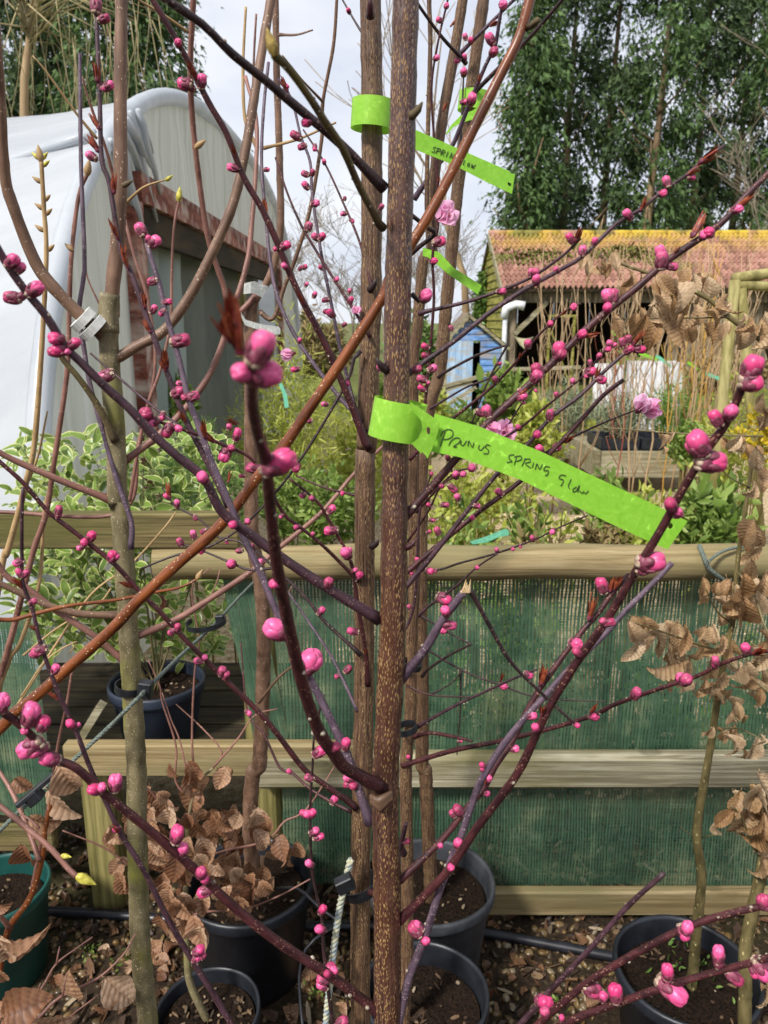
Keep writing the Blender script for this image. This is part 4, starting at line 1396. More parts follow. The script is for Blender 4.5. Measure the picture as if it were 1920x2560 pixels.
# little weeds
for i, (px, py) in enumerate(((312, 2420), (300, 2230), (1395, 2520), (800, 2495), (230, 2395), (1020, 2455))):
    q = PZ(px, py, 0)
    n = 26
    pos = np.array([(q.x + rng.gauss(0, .014), q.y + rng.gauss(0, .014), .012 + abs(rng.gauss(0, .012))) for _ in range(n)])
    v, f = scatter(LEAF_V, LEAF_F, frames(pos - np.array([q.x, q.y, 0]), nrng.normal(size=(n, 3)) + np.array([0, 0, .6]), nrng.uniform(.008, .016, n)))
    o = link('weed', mesh_np('weed', v, f, [LM['green']]), (q.x, q.y, 0))
    tag(o, 'tiny green weed sprouting in the gravel', 'weed', 'weeds in the gravel')
q = PZ(1722, 2425, .17)
n = 40
pos = np.array([(q.x + rng.gauss(0, .035), q.y - .01 + rng.gauss(0, .03), .185 + abs(rng.gauss(0, .012))) for _ in range(n)])
v, f = scatter(LEAF_V, LEAF_F, frames(pos - np.array([q.x, q.y, .17]), nrng.normal(size=(n, 3)) + np.array([0, 0, .6]), nrng.uniform(.010, .02, n)))
tag(link('weed', mesh_np('weed', v, f, [LM['heath']]), (q.x, q.y, .17), kind='stuff'), 'green seedlings at the foot of the thin hornbeam in its pot', 'weed')

# pipes
def line_thing(name, label, cat, pts, r, mt, sides=10, step=.02):
    sm, _ = catmull(pts, step)
    mb = MB()
    mb.tube(sm, r, sides)
    return tag(mb.build(name, mt, loc=sm[0], smooth=True), label, cat)


line_thing('water_pipe', 'thick black water pipe lying on the gravel along the fence', 'pipe', [PZ(a, b_, .016) for a, b_ in ((-300, 2268), (87, 2277), (320, 2290), (405, 2297))] + [Vector((pM.x, 1.715, .016)), Vector((p4.x, 1.712, .016))] + [PZ(a, b_, .016) for a, b_ in ((1212, 2332), (1400, 2366), (1545, 2394))] + [Vector((pR.x + .12, 1.57, .016)), Vector((1.6, 1.45, .016))], .0135, M_HOSE)
line_thing('drip_tube', 'thin black drip tube looping down between pot and plum trunk', 'tube', [P(690, 2222, 1.42), P(745, 2222, 1.36), P(800, 2270, 1.30), P(850, 2310, 1.28), P(812, 2330, 1.24), P(765, 2372, 1.22), P(748, 2440, 1.20), P(756, 2560, 1.15), P(775, 2700, 1.1), PZ(800, 2760, .01)], .0032, M_HOSE, 6)

# ------------------------------------------------------------------ rope and ties
def rope(name, label, pts, r, mt, turns=90, strands=3, parent=None):
    sm, _ = catmull(pts, .004)
    mb = MB()
    L = [0]
    for i in range(1, len(sm)):
        L.append(L[-1] + (sm[i] - sm[i - 1]).length)
    for s in range(strands):
        q = []
        for i, p in enumerate(sm):
            t = (sm[min(i + 1, len(sm) - 1)] - sm[max(i - 1, 0)]).normalized()
            x = t.cross(Vector((0, 1, 0.1))).normalized()
            y = t.cross(x)
            a = L[i] * turns * 2 + 2 * math.pi * s / strands
            q.append(p + (x * math.cos(a) + y * math.sin(a)) * r * .5)
        mb.tube(q, r * .58, 6)
    return tag(mb.build(name, mt, loc=sm[0], smooth=True), label, 'rope')


rope('rope', 'blue grey twisted rope running past the olive trunk up to the rail', [P(*tp(s), Y) for s, Y in (('G-260,560', .78), ('G0,270', .84), ('G210,70', .90), ('E330,1060', .90), ('E480,920', .905), ('E610,790', .915), ('E760,640', 1.15), ('E920,490', 1.4), ('E1050,350', 1.62), ('E1115,285', 1.72))], .0031, M_ROPE, 190)
rope('rope', 'pale frayed rope hanging beside the second plum trunk', [P(*tp(s), .80) for s in ('G1515,395', 'G1490,500', 'G1465,620', 'G1445,760', 'G1430,900', 'G1415,1020', 'G1405,1160', 'G1400,1300')], .0045, M_ROPE2, 150)
rope('rope', 'grey rope knotted round the right end of the round rail', [P(*tp(s), Y) for s, Y in (('F1362,145', 1.735), ('F1385,200', 1.69), ('F1405,245', 1.685), ('F1440,275', 1.69), ('F1475,305', 1.70), ('F1530,390', 1.66))], .0055, M_ROPE, 130)
rope('rope', 'grey rope end leading right along the top of the rail', [P(*tp(s), Y) for s, Y in (('F1400,215', 1.68), ('F1430,190', 1.69), ('F1460,172', 1.70), ('F1510,156', 1.71), ('F1560,150', 1.72))], .004, M_ROPE, 150)


def strap(name, label, c, r, h, tilt, ang0=0, ang1=360, extra=None, yaw=0):
    mb = MB()
    n = 40
    vs, fs = [], []
    rot = Matrix.Rotation(R(yaw), 3, 'Z') @ Matrix.Rotation(R(tilt), 3, 'Y')
    for k in range(n + 1):
        a = R(ang0 + (ang1 - ang0) * k / n)
        for rr, zz in ((r, -h / 2), (r + .0016, -h / 2), (r + .0016, h / 2), (r, h / 2)):
            vs.append(Vector(c) + rot @ Vector((rr * math.cos(a), rr * math.sin(a), zz)))
    for k in range(n):
        for q in range(4):
            q2 = (q + 1) % 4
            fs.append((k * 4 + q, k * 4 + q2, k * 4 + 4 + q2, k * 4 + 4 + q))
    mb.add(vs, fs)
    o = thing(name, label, 'tie', c)
    mb.build('band', M_STRAP, o, smooth=False)
    if extra:
        mb = MB()
        mb.box(extra[0], extra[1], rot)
        mb.build('buckle', M_STRAP, o, bevel=.0015)
    return o


cL = P(*tp('E562,757'), .95)
strap('tree_tie', 'black rubber tie buckled round the olive barked trunk', cL, .0185, .010, 8, extra=(P(*tp('E628,765'), .935), (.018, .016, .022)))
c2 = P(*tp('G1560,490'), .825)
strap('tree_tie', 'black strap fastening the second plum trunk to the hanging rope', c2, .026, .014, -22, extra=(P(*tp('G1490,500'), .79), (.022, .014, .018)), yaw=10)
strap('tree_tie', 'loose black tie loop hanging on the rope above the bench', P(*tp('E890,478'), 1.36), .036, .010, -6, 150, 400, extra=(P(*tp('E950,462'), 1.36), (.016, .012, .016)))
mb = MB()
mb.beam(P(*tp('G70,165'), .84), P(*tp('G235,25'), .87), .006, .014, (0, 1, 0))
mb.box(P(*tp('G150,125'), .85), (.02, .016, .014), Matrix.Rotation(R(-40), 3, 'Y'))
tag(mb.build('tree_tie', M_STRAP, loc=P(*tp('G150,125'), .85), bevel=.001), 'straight black strap clipped along the rope beside a beech leaf', 'tie')
strap('tree_tie', 'small black tie round the third plum stem', P(*tp('F118,660'), 1.17), .0165, .010, 10)
strap('tree_tie', 'small black tie on the plum stems below the bent purple branch', P(*tp('F98,935'), 1.17), .0165, .011, -14)
# ------------------------------------------------------------------ stems traced from the photograph
SAMPLES = []          # (px, py, Y, point, radius, tangent, branch object)


def limb(tree, name, spec, w0, w1, Y0, Y1, mt, sides=10, extra=(), pre=(), step=.006, knob=.06, scars=0, seed=None, flare=.25, budable=True, Ymid=None, cap_mat=None):
    """spec: pixel path from base to tip, w in zoomed pixels, Y distance at base and tip; pre/extra: world points before/after"""
    px = path(spec) if isinstance(spec, str) else spec
    n = len(px)
    # spread Y along the path by pixel length
    cum = [0]
    for i in range(1, n):
        cum.append(cum[-1] + math.hypot(px[i][0] - px[i - 1][0], px[i][1] - px[i - 1][1]))
    pts, rad = [], []
    for (x, y), c in zip(px, cum):
        s = c / (cum[-1] or 1)
        Y = Y0 + (Y1 - Y0) * s if Ymid is None else (Y0 * (1 - s) ** 2 + 2 * Ymid * s * (1 - s) + Y1 * s * s)
        p = P(x, y, Y)
        w = w0 + (w1 - w0) * s
        pts.append(p)
        rad.append(w * TS / 2 / F * depth(p) * (1.0 if name in ('trunk', 'leader') else .9))
    pts = [Vector(p) for p in pre] + pts + [Vector(p) for p in extra]
    rad = [rad[0] * 1.05] * len(pre) + rad + [rad[-1] * 1.08] * len(extra)
    sm, ts = catmull(pts, step)
    r = random.Random(seed if seed is not None else (int(spec[0][0]) if not isinstance(spec, str) else sum(map(ord, spec))))
    rr = []
    node = r.uniform(2, 5)
    ph = r.uniform(0, 9)
    for i, t in enumerate(ts):
        k = min(int(t), len(rad) - 2)
        q = rad[k] + (rad[k + 1] - rad[k]) * (t - k)
        dist = i * step
        q *= 1 + .025 * math.sin(dist * 160 + ph) + .02 * math.sin(dist * 61 + ph * 2) + knob * math.exp(-(((dist / .032 + ph) % 1 - .5) / .09) ** 2)
        if flare and i < 4:
            q *= 1 + flare * (1 - i / 4)
        rr.append(q)
    base = sm[0]
    vs, fs, uv = tube_geo(sm, rr, sides, True)
    mats = [mt]
    mi = [0] * len(fs)
    if scars:
        mats.append(M_SCAR)
        for k in range(scars):
            i = r.randint(2, len(sm) - 2)
            a = r.uniform(0, 6.28)
            t = (sm[i + 1] - sm[i - 1]).normalized()
            x = t.cross(Vector((.2, 1, .3))).normalized()
            y = t.cross(x)
            nrm = x * math.cos(a) + y * math.sin(a)
            c = sm[i] + nrm * rr[i]
            s = rr[i] * r.uniform(.28, .5)
            b0 = len(vs)
            for v in ICO_V:
                vs.append(c + t * (v[0] * s * 1.3) + nrm * (v[1] * s) + t.cross(nrm) * (v[2] * s))
                uv.append((0, 0))
            for f in ICO_F:
                fs.append(tuple(int(j) + b0 for j in f))
                mi.append(1)
    me = mesh_np(name, [v - base for v in vs], fs, mats, True, mi, uv)
    o = link(name, me, base, tree)
    if budable:
        for i in range(0, len(sm), 1):
            p = sm[i]
            d = depth(p)
            if d <= .02:
                continue
            sx = 960 + F * p.x / d
            sy = 1280 - F * (p.y * SP + (p.z - CAMZ) * CP) / d
            t = (sm[min(i + 1, len(sm) - 1)] - sm[max(i - 1, 0)]).normalized()
            SAMPLES.append((sx, sy, p, rr[i], t, o))
    return o


PG = 'pink budded plum trees'
# --- first plum, the one with the big tag
T1 = thing('plum_tree', 'pink budded plum with thick brown trunk carrying the lowest big green tag', 'plum tree', P1B, PG)
Y1 = .62
limb(T1, 'trunk', [(968, 2560), (968, 2314), (963, 1990), (966, 1900), (976, 1700), (983, 1540), (988, 1157), (992, 900), (997, 640), (1007, 290), (1015, 0), (1022, -260)], 116, 112, .605, .62, M_TRUNK, 28, pre=[P1B + Vector((0, 0, .19)), P(968, 2900, .595)], knob=.03, step=.004, flare=0, budable=False)
mb = MB()                                                  # the old graft union where the low branch leaves
kc = P(*tp('G1650,95'), .604)
for k in range(7):
    a = k * .9
    mb.tube([kc + Vector((-.010, -.012, .004 * math.sin(a))), kc + Vector((-.002, -.0155, -.004 + .004 * math.cos(a))), kc + Vector((.009, -.012, -.003 * k * .4 + .006))], [.002, .0042, .002], 6)
mb.build('branch_collar', M_TRUNK2, T1, smooth=True)
B1 = [
    # spec, w0, w1, Y0, Y1, mat, scars
    ('E1640,465 E1600,440 E1450,350 E1250,220 E1100,110 E960,0 C880,960 C760,860 C650,760 C560,660 C450,560 C350,460 C280,390 C200,260 C110,150 C20,20 A-60,980', 52, 36, .612, .50, M_BR_PURPLE, 6),
    ('G1650,75 G1600,60 G1550,30 G1490,0 E1440,1040 E1390,970 E1340,850 E1290,680 E1250,500 E1200,250 E1170,0 C1150,900 C1110,750 C1088,620 C1090,540 C1085,450', 62, 56, .600, .26, M_BR_RED, 8),
    ('D60,1160 D115,1100 D300,890 D430,740 D600,580 D760,430 D880,310 D1000,210 D1100,130 D1200,40 B1290,1080 B1450,970 B1560,850 B1659,750 B1800,600', 40, 30, .615, .62, M_BR_RED, 6),
    ('H60,665 H100,625 H270,450 H400,260 H500,130 H590,0 F700,870 F800,700 F860,610 F960,470 F1080,270 F1200,70 D1290,1010 D1400,830 D1480,720 D1550,560 D1570,520', 40, 40, .61, .43, M_BR_RED, 5),
    ('H45,1160 H75,1050 H110,900 H180,720 H250,500 H330,300 H400,100 H450,0 F520,1000 F600,900 F700,790 F800,680 F950,530 F1060,410 F1150,320 F1245,220', 42, 26, .605, .60, M_BR_GREY, 10),
    ('H40,505 H75,480 H250,310 H360,170 H430,90 F480,1100 F560,980 F650,800 F760,640 F860,510 F930,430 F1000,330 F1060,270', 32, 26, .61, .66, M_BR_RED, 5),
    ('F60,735 F90,700 F180,590 F250,470 F350,340', 46, 38, .615, .58, M_BR_GREY, 2),
    ('F356,326 F380,350 F450,480 F550,650 F700,800 F830,920', 24, 12, .58, .60, M_BR_DARK, 4),
    ('G1650,1075 G1610,1035 G1430,900 G1200,750 G1000,590 G800,400 G600,230 G450,110 G330,0 E230,1060 E100,930 E20,870 E-80,800', 48, 38, .605, .47, M_BR_RED, 8),
    ('G1620,1400 G1250,1320 G1080,1240 G1000,1106 G900,940 G800,780 G720,640 G620,440 G520,280 G450,130 G390,0 E330,950 E270,820 E210,670 E170,550 E140,420 E100,310 E95,200 E95,0 C100,1000', 34, 16, .60, .56, M_BR_PURPLE, 10),
    ('A1659,815 A1500,650 A1400,560 A1280,460 A1150,350 A1000,230 A880,110 A720,0 A600,-90', 46, 38, .615, .50, M_BR_DARK, 6),
    ('A1655,985 A1640,970 A1550,800 A1480,640 A1400,520 A1350,440 A1250,300 A1185,240', 34, 40, .615, .44, M_BR_MOSS, 8),
    ('D50,560 D130,490 D300,370 D450,250 D600,150 D760,60 D860,0 B1000,970 B1100,910 B1200,830 B1300,760 B1380,690 B1470,630', 28, 14, .62, .66, M_BR_PURPLE, 5),
    ('H20,1700 H420,1280 H590,1106 H720,960 H900,770 H1050,600 H1210,455', 30, 24, .60, .52, M_BR_PURPLE, 5),
    ('H20,1720 H480,1300 H670,1106 H850,950 H1000,850 H1200,740 H1300,690 H1450,640 H1659,590 H1760,560', 36, 32, .60, .45, M_BR_RED, 6),
    ('H20,1740 H560,1260 H780,1106 H1000,1020 H1200,950 H1400,890 H1659,820 H1800,770', 36, 32, .60, .43, M_BR_RED, 6),
    ('D120,165 D150,195 D180,175', 22, 16, .625, .62, M_BR_DARK, 0),
    ('G1600,240 G1550,90 E1505,1060 E1440,920 E1350,740 E1250,560 E1190,420 E1120,250 E1050,100 C980,1040 C920,900 C860,740 C810,600 C770,430 C720,260 C690,130 C650,0 A635,1050', 44, 24, .615, .70, M_BR_GREY, 10),
]
for s, a, b_, y0, y1, mt, sc in B1:
    limb(T1, 'branch', s, a, b_, y0, y1, mt, 12, scars=sc)
mb = MB()                                                  # torn end of the snapped branch
tb = P(*tp('F352,332'), .578)
for k in range(6):
    mb.tube([tb + Vector((.0012 * (k - 2.5), 0, -.003)), tb + Vector((.0009 * (k - 2.5) + .0015, -.001, .0015 + .0022 * (k * 7 % 4)))], [.0013, .0003], 4)
mb.build('torn_wood', simple('torn_wood', srgb(180, 150, 108), srgb(206, 182, 140), 200, .9, bstr=0), T1)

# --- second plum, close behind
T2 = thing('plum_tree', 'pink budded plum right behind the tagged trunk with tag high on its stem', 'plum tree', P2B, PG)
limb(T2, 'trunk', [(901, 2560), (901, 2200), (906, 1950), (910, 1724), (911, 1600), (913, 1160), (917, 1105), (926, 800), (928, 700), (930, 290), (926, 0), (922, -260)], 84, 92, .84, .80, M_TRUNK2, 24, pre=[P2B + Vector((0, 0, .19)), P(901, 2800, .85)], knob=.05, step=.005, flare=0, budable=False)
Y2 = .81
B2 = [
    ('G1540,175 G1500,140 G1400,70 G1310,0 E1150,900 E950,700 E800,550 E690,430 E600,340 E500,230 E390,140 E300,70 E210,0 C100,980 C0,890 C-100,800', 28, 20, .82, .72, M_BR_RED, 10),
    ('C990,1085 C940,980 C890,880 C800,700 C720,500 C640,280 C570,80 C530,0 A500,960 A470,780 A440,690 A430,400 A420,150 A420,70', 30, 20, .74, .78, M_BR_PURPLE, 8),
    ('C1600,835 C1580,810 C1520,650 C1450,480 C1380,330 C1310,200 C1250,70 A1190,1030 A1130,900 A1050,760 A980,580 A900,440 A830,300 A750,150 A660,0 A600,-120', 34, 28, .80, .70, M_BR_RED, 8),
    ('E1590,750 E1580,600 E1545,400 E1520,230 E1470,120 E1400,0 C1370,1060 C1250,960', 24, 12, .79, .74, M_BR_RED, 4),
    ('E1560,620 E1530,590 E1400,470 E1330,380 E1250,300 E1130,190 E1070,130', 20, 12, .81, .86, M_BR_DARK, 4),
    ('E1550,300 E1400,150 E1290,60 E1220,0 C1100,890 C950,810 C850,770 C700,720 C620,680', 18, 16, .81, .72, M_BR_RED, 6),
    ('C900,830 C850,790 C700,680 C600,600 C530,540 C390,420', 16, 10, .74, .78, M_BR_PURPLE, 3),
    ('C1560,410 C1530,440 C1510,520 C1440,650 C1350,800 C1290,890 C1200,1010 E1050,60 E900,150 E750,190 E610,245', 16, 10, .80, .78, M_BR_DARK, 4),
    ('C1590,760 C1550,700 C1450,590 C1290,370 C1200,180 A1165,1106 A1150,950 A1130,700 A1140,460 A1160,270', 22, 15, .81, .92, M_BR_GREY, 6),
    ('C1560,720 C1530,640 C1470,400 C1430,200 A1390,1106 A1350,850 A1340,700 A1300,590 A1260,430 A1200,340', 20, 12, .81, .88, M_BR_GREY, 6),
    ('C1610,150 A1555,1050 A1480,870 A1400,700 A1310,560', 14, 8, .80, .84, M_BR_RED, 3),
    ('C1600,350 C1520,220 C1430,80 A1370,1090 A1300,970 A1240,830 A1190,680', 16, 10, .80, .84, M_BR_RED, 4),
    ('F85,330 F105,310 F200,200 F340,20 D490,940 D615,820 D720,700 D850,600 D950,500 D1050,410 D1110,350', 26, 16, .80, .78, M_BR_PURPLE, 6),
    ('F90,260 F110,250 F250,130 F410,0 D580,980 D720,850 D850,710 D950,600 D1035,535', 26, 20, .81, .80, M_BR_RED, 6),
    ('G1500,1300 G1440,1106 G1400,800 G1390,650 G1350,450 G1340,200 G1350,0 E1360,950 E1400,790', 20, 10, .80, .76, M_BR_DARK, 10),
    ('C1540,1035 C1400,1000 C1280,950', 12, 8, .82, .86, M_BR_RED, 2),
    ('G1520,190 G1430,145 G1340,90 G1260,20 G1210,0 E1140,960 E1070,860 E1040,560', 16, 7, .83, .95, M_BR_RED, 4),
    ('E1545,860 E1440,640 E1330,470 E1240,340', 18, 10, .82, .90, M_BR_GREY, 3),
    ('E1090,200 E1040,130 E950,110 E860,30 C760,1080 C700,1000', 12, 8, .86, .9, M_BR_DARK, 2),
    ('E1200,240 E1080,250 E1000,220 E880,170 E760,130', 14, 8, .84, .88, M_BR_DARK, 2),
    ('A1600,190 A1550,120 A1480,0', 12, 8, .80, .82, M_BR_DARK, 1),
]
for s, a, b_, y0, y1, mt, sc in B2:
    limb(T2, 'branch', s, a, b_, y0, y1, mt, 10, scars=sc)

# --- third plum
P3B = Vector((p3.x, p3.y, 0))
T3 = thing('plum_tree', 'pink budded plum third in the line with slimmer stems', 'plum tree', P3B, PG)
limb(T3, 'trunk', 'H90,1106 H100,800 H100,400 H95,0 F112,900 F118,600 F130,300 D128,900 D126,480 D145,300 D172,0 B205,1106 B215,800 B255,500 B300,250 B340,0 B375,-220', 56, 44, 1.24, 1.10, M_TRUNK2, 18, pre=[P3B + Vector((0, 0, .20))], knob=.05, flare=0, budable=False)
B3 = [
    ('F80,1095 F300,1030 F500,990 F700,940 F900,880 F1000,830 F1200,760 F1350,710 F1450,660 F1560,620 F1659,600 F1760,580', 26, 18, 1.2, .80, M_BR_RED, 8),
    ('F130,970 F200,955 F300,970 F380,990', 22, 14, 1.18, 1.1, M_BR_RED, 3),
    ('F140,930 F300,840 F450,770 F560,720 F660,680', 18, 10, 1.2, 1.1, M_BR_PURPLE, 4),
    ('F100,750 F200,790 F370,800', 10, 7, 1.15, 1.1, M_BR_RED, 5),
    ('F130,240 F230,250 F330,220 F480,180 F650,120 F750,70 F880,15', 12, 7, 1.15, 1.0, M_BR_DARK, 6),
    ('F150,450 F190,410 F300,330 F400,240 F490,180', 14, 8, 1.15, 1.05, M_BR_PURPLE, 3),
    ('D150,250 D180,240 D350,200 D500,150 D640,90 D770,0 B850,1030', 20, 12, 1.1, 1.0, M_BR_PURPLE, 3),
    ('D110,760 D170,660 D190,500 D215,200 D210,0 B235,950 B225,700 B205,400 B230,200 B275,0 B290,-100', 16, 10, 1.1, 1.0, M_BR_RED, 4),
    ('B355,275 B330,245 B250,160 B155,30 B120,-30', 18, 14, 1.08, 1.0, M_BR_DARK, 2),
    ('D110,880 D200,790 D300,700 D450,580 D560,470 D680,330 D780,240 D850,205', 18, 10, 1.1, .98, M_BR_RED, 4),
    ('D205,1030 D300,890 D420,840 D590,740 D700,650 D800,570 D870,510 D960,400', 16, 9, 1.1, .98, M_BR_RED, 4),
    ('H85,370 H75,330 H95,240', 30, 20, 1.18, 1.12, M_BR_PURPLE, 0),
    ('B195,1090 B185,900 B190,560 B200,200 B195,0 B200,-120', 22, 22, 1.12, 1.08, M_TRUNK2, 2),
    ('B110,1100 B160,1060 B220,1010 B190,985 B120,930', 24, 20, .95, .9, M_BR_DARK, 0),
    ('D140,1106 D200,1040 D300,940 D380,915', 14, 9, 1.1, 1.0, M_BR_RED, 2),
    ('F100,130 D190,1106 D250,990 D345,940', 12, 8, 1.1, 1.0, M_BR_RED, 2),
    ('F60,560 F130,400 D155,1106 D205,940', 16, 10, 1.1, 1.05, M_BR_PURPLE, 2),
]
for s, a, b_, y0, y1, mt, sc in B3:
    limb(T3, 'branch', s, a, b_, y0, y1, mt, 8, scars=sc)

# --- fourth plum, in the grey pot at the netting
P4B = Vector((p4.x, 1.585, 0))
T4 = thing('plum_tree', 'pink budded plum standing in the faded grey pot against the netting', 'plum tree', P4B, PG)
limb(T4, 'trunk', 'H203,520 H195,350 H178,0 F165,1106 F165,700 F158,400 F162,0 D165,900 D200,640 D240,500 D275,150 B290,1106 B320,800 B360,500 B395,250 B430,0 B460,-220', 60, 50, 1.57, 1.40, M_TRUNK2, 18, pre=[P4B + Vector((.0, 0, .2))], knob=.05, flare=0, budable=False)
B4 = [
    ('F160,580 F180,590 F350,690 F500,745 F620,790 F760,810 F960,820', 13, 6, 1.5, 1.35, M_BR_DARK, 9),
    ('F165,710 F190,680 F280,620 F380,570', 16, 10, 1.5, 1.4, M_BR_DARK, 2),
    ('F150,440 F260,510 F380,575', 12, 8, 1.5, 1.4, M_BR_DARK, 2),
    ('F330,690 F330,850 F315,1050', 9, 5, 1.45, 1.45, M_BR_DARK, 2),
    ('F200,790 F290,740 F335,690', 10, 7, 1.45, 1.44, M_BR_DARK, 1),
    ('D235,525 D250,510 D400,430 D530,385', 16, 10, 1.4, 1.3, M_BR_DARK, 3),
    ('D535,380 D450,540 D380,720 D375,740', 11, 8, 1.3, 1.32, M_BR_DARK, 1),
    ('D200,660 D350,570 D450,530 D500,480', 12, 8, 1.4, 1.3, M_BR_PURPLE, 1),
    ('B130,860 B220,730 B300,620 B360,470 B440,280 B480,200 B500,80 B515,10', 26, 16, 1.35, 1.2, M_BR_GREY, 4),
    ('B380,410 B420,370 B500,290 B640,150 B770,0 B850,-90', 22, 16, 1.4, 1.25, M_BR_DARK, 3),
    ('B330,230 B430,130 B560,0 B620,-60', 18, 14, 1.4, 1.3, M_BR_GREY, 1),
    ('B330,640 B340,420 B345,310', 12, 8, 1.4, 1.4, M_BR_DARK, 1),
    ('D430,880 D530,740 D620,600 D655,575', 12, 7, 1.4, 1.2, M_BR_PURPLE, 1),
    ('D700,850 D800,790 D950,720 D1100,660', 13, 8, .95, .85, M_BR_DARK, 3),
]
for s, a, b_, y0, y1, mt, sc in B4:
    limb(T4, 'branch', s, a, b_, y0, y1, mt, 8, scars=sc)

# --- olive barked grafted tree on the left
TL_ = thing('grafted_tree', 'olive grey barked young tree with lenticels and a cut graft stub', 'tree', LB)
limb(TL_, 'trunk', 'G640,1106 G610,800 G598,500 G592,200 E590,1106 E572,800 E548,400 E522,0 C508,1050 C500,800 C472,420 C468,300', 84, 84, .95, .95, M_OLIVE, 24, pre=[LB + Vector((0, 0, .19)), P(385, 2800, .95)], knob=.04, step=.005, flare=0, budable=False, seed=5)
limb(TL_, 'trunk', 'C466,330 C468,240 C475,165', 92, 84, .95, .953, M_OLIVE, 20, knob=.0, step=.005, flare=0, budable=False, seed=6)
limb(TL_, 'leader', 'C478,260 C488,120 A508,1040 A520,780 A520,400 A525,0 A528,-200', 64, 50, .96, .96, M_OLIVE2, 18, knob=.03, step=.006, budable=False)
BLs = [
    ('C455,440 C505,440 C600,385 C700,330 C790,220 C880,60 A1000,900 A1060,650 A1110,350 A1170,0 A1200,-150', 50, 42, .95, 1.0, M_OLIVE2, 0),
    ('C470,360 C425,320 C330,240 C200,100 C140,0 A60,900 A20,750 A0,400 A-20,100', 62, 44, .95, .86, M_OLIVE2, 0),
    ('E570,545 E605,530 E750,470 E900,380 E1080,260 E1200,160 E1390,0 C1540,930 C1700,780', 34, 16, .95, 1.12, M_PINKBR, 2),
    ('E545,650 E505,615 E400,530 E250,430 E120,330 E0,240 C-150,1000', 32, 26, .95, .9, M_PINKBR, 2),
    ('E530,450 E500,445 E350,440 E200,400 E0,310 E-150,250', 36, 28, .95, .88, M_OLIVE2, 2),
    ('C500,1070 C455,1045 C300,985 C100,900 C0,850 C-150,760', 36, 26, .95, .88, M_PINKBR, 2),
    ('C510,910 C560,870 C690,770 C800,660 C900,520 C960,380 C1000,250 C1060,60 A1085,1000 A1110,560 A1060,330', 36, 18, .96, 1.1, M_PINKBR, 2),
    ('C500,800 C430,660 C350,540 C275,450 C250,400', 34, 26, .94, .90, M_BR_MOSS, 2),
    ('E565,160 E570,60 C545,1080 C500,950 C440,740 C390,560 C360,380 C340,250 C360,100 A365,1106 A350,700 A345,230', 26, 18, .925, 1.0, M_BR_GREY, 2),
]
for s, a, b_, y0, y1, mt, sc in BLs:
    limb(TL_, 'branch', s, a, b_, y0, y1, mt, 12, budable=False)
mb = MB()                                                  # grafting tape rings on the left limb
for (s, r_) in (('C360,275', .0165), ('C402,310', .0175)):
    c = P(*tp(s), .938)
    d = (P(*tp('C430,330'), .94) - P(*tp('C330,240'), .93)).normalized()
    mb.tube([c - d * .005, c + d * .005], r_, 20)
mb.build('graft_tape', simple('graft_tape_white', srgb(186, 186, 180), srgb(216, 216, 210), 90, .6, bstr=0), TL_)

# --- tree in the big black pot
MB_ = Vector((pM.x + .02, 1.585, 0))
TM = thing('grafted_tree', 'tall slim brown tree rising from the big black pot among beech leaves', 'tree', MB_)
limb(TM, 'trunk', 'G1080,290 G1095,0 E1120,1100 E1140,600 E1128,330 E1090,100 C1085,900 C1085,500 C1082,290 C1085,200', 66, 58, 1.56, 1.45, M_OLIVE2, 16, pre=[MB_ + Vector((0, 0, .2))], knob=.04, flare=0, budable=False)
limb(TM, 'leader', 'C1085,260 C1110,180 C1170,80 A1210,1000 A1208,700 A1195,300 A1190,0 A1185,-160', 34, 28, 1.45, 1.4, M_OLIVE2, 10, budable=False)
for s, a, b_, y0, y1, mt in (
    ('A1205,150 A1280,150 A1350,130', 13, 8, 1.4, 1.3, M_OLIVE2),
    ('C1120,240 C1180,270 C1230,130 A1280,1106 A1340,900 A1390,600 A1395,440 A1440,200 A1455,0 A1460,-100', 22, 16, 1.44, 1.3, M_OLIVE2),
    ('A1395,440 A1300,340 A1220,240', 12, 8, 1.32, 1.25, M_OLIVE2),
    ('A1140,640 A1290,600 A1450,530', 16, 10, 1.4, 1.3, M_STRAW),
    ('C1110,170 C1010,250 C960,110 A905,1050 A870,850 A835,550 A822,300 A835,0 A838,-150', 28, 30, 1.44, 1.25, M_PINKBR),
    ('A1112,640 A1060,520 A1050,300 A1062,30', 18, 12, 1.4, 1.4, M_STRAW),
    ('A1112,640 A1095,420 A1097,250 A1107,60', 15, 10, 1.42, 1.42, M_PINKBR),
    ('E1150,520 E1230,380 E1262,320', 12, 8, 1.5, 1.5, M_OLIVE2),
    ('E1120,820 E1200,720 E1270,660', 16, 10, 1.5, 1.4, M_OLIVE2),
):
    limb(TM, 'branch', s, a, b_, y0, y1, mt, 8, budable=False)

# --- the leaning orange stem that crosses behind the tagged trunk
OB = Vector((-.72, .74, 0))
TO = thing('orange_sapling', 'leaning glossy orange brown stem dotted with pale lenticels crossing the plums', 'sapling', OB)
limb(TO, 'trunk', 'E-400,1260 E-200,1110 E0,935 E60,870 E150,800 E300,670 E480,510 E600,380 E750,240 E950,60 C1110,960 C1220,830 C1350,640 C1500,420 C1659,170 B20,1210 B120,1050 B200,920 B300,730 B400,530 B500,330 B580,170 B630,0 B670,-160', 50, 44, .71, .715, M_ORANGE, 16, pre=[OB, OB + Vector((-.02, 0, .5))], knob=.04, flare=0, budable=False)
limb(TO, 'twig', 'E-120,475 E0,465 E60,465 E150,440 E300,405 E500,380 E650,350 E780,325 E860,285', 24, 12, .86, .95, M_ORANGE, 8, pre=[Vector((-.74, .8, .9)), Vector((-.66, .84, 1.15))], budable=False)
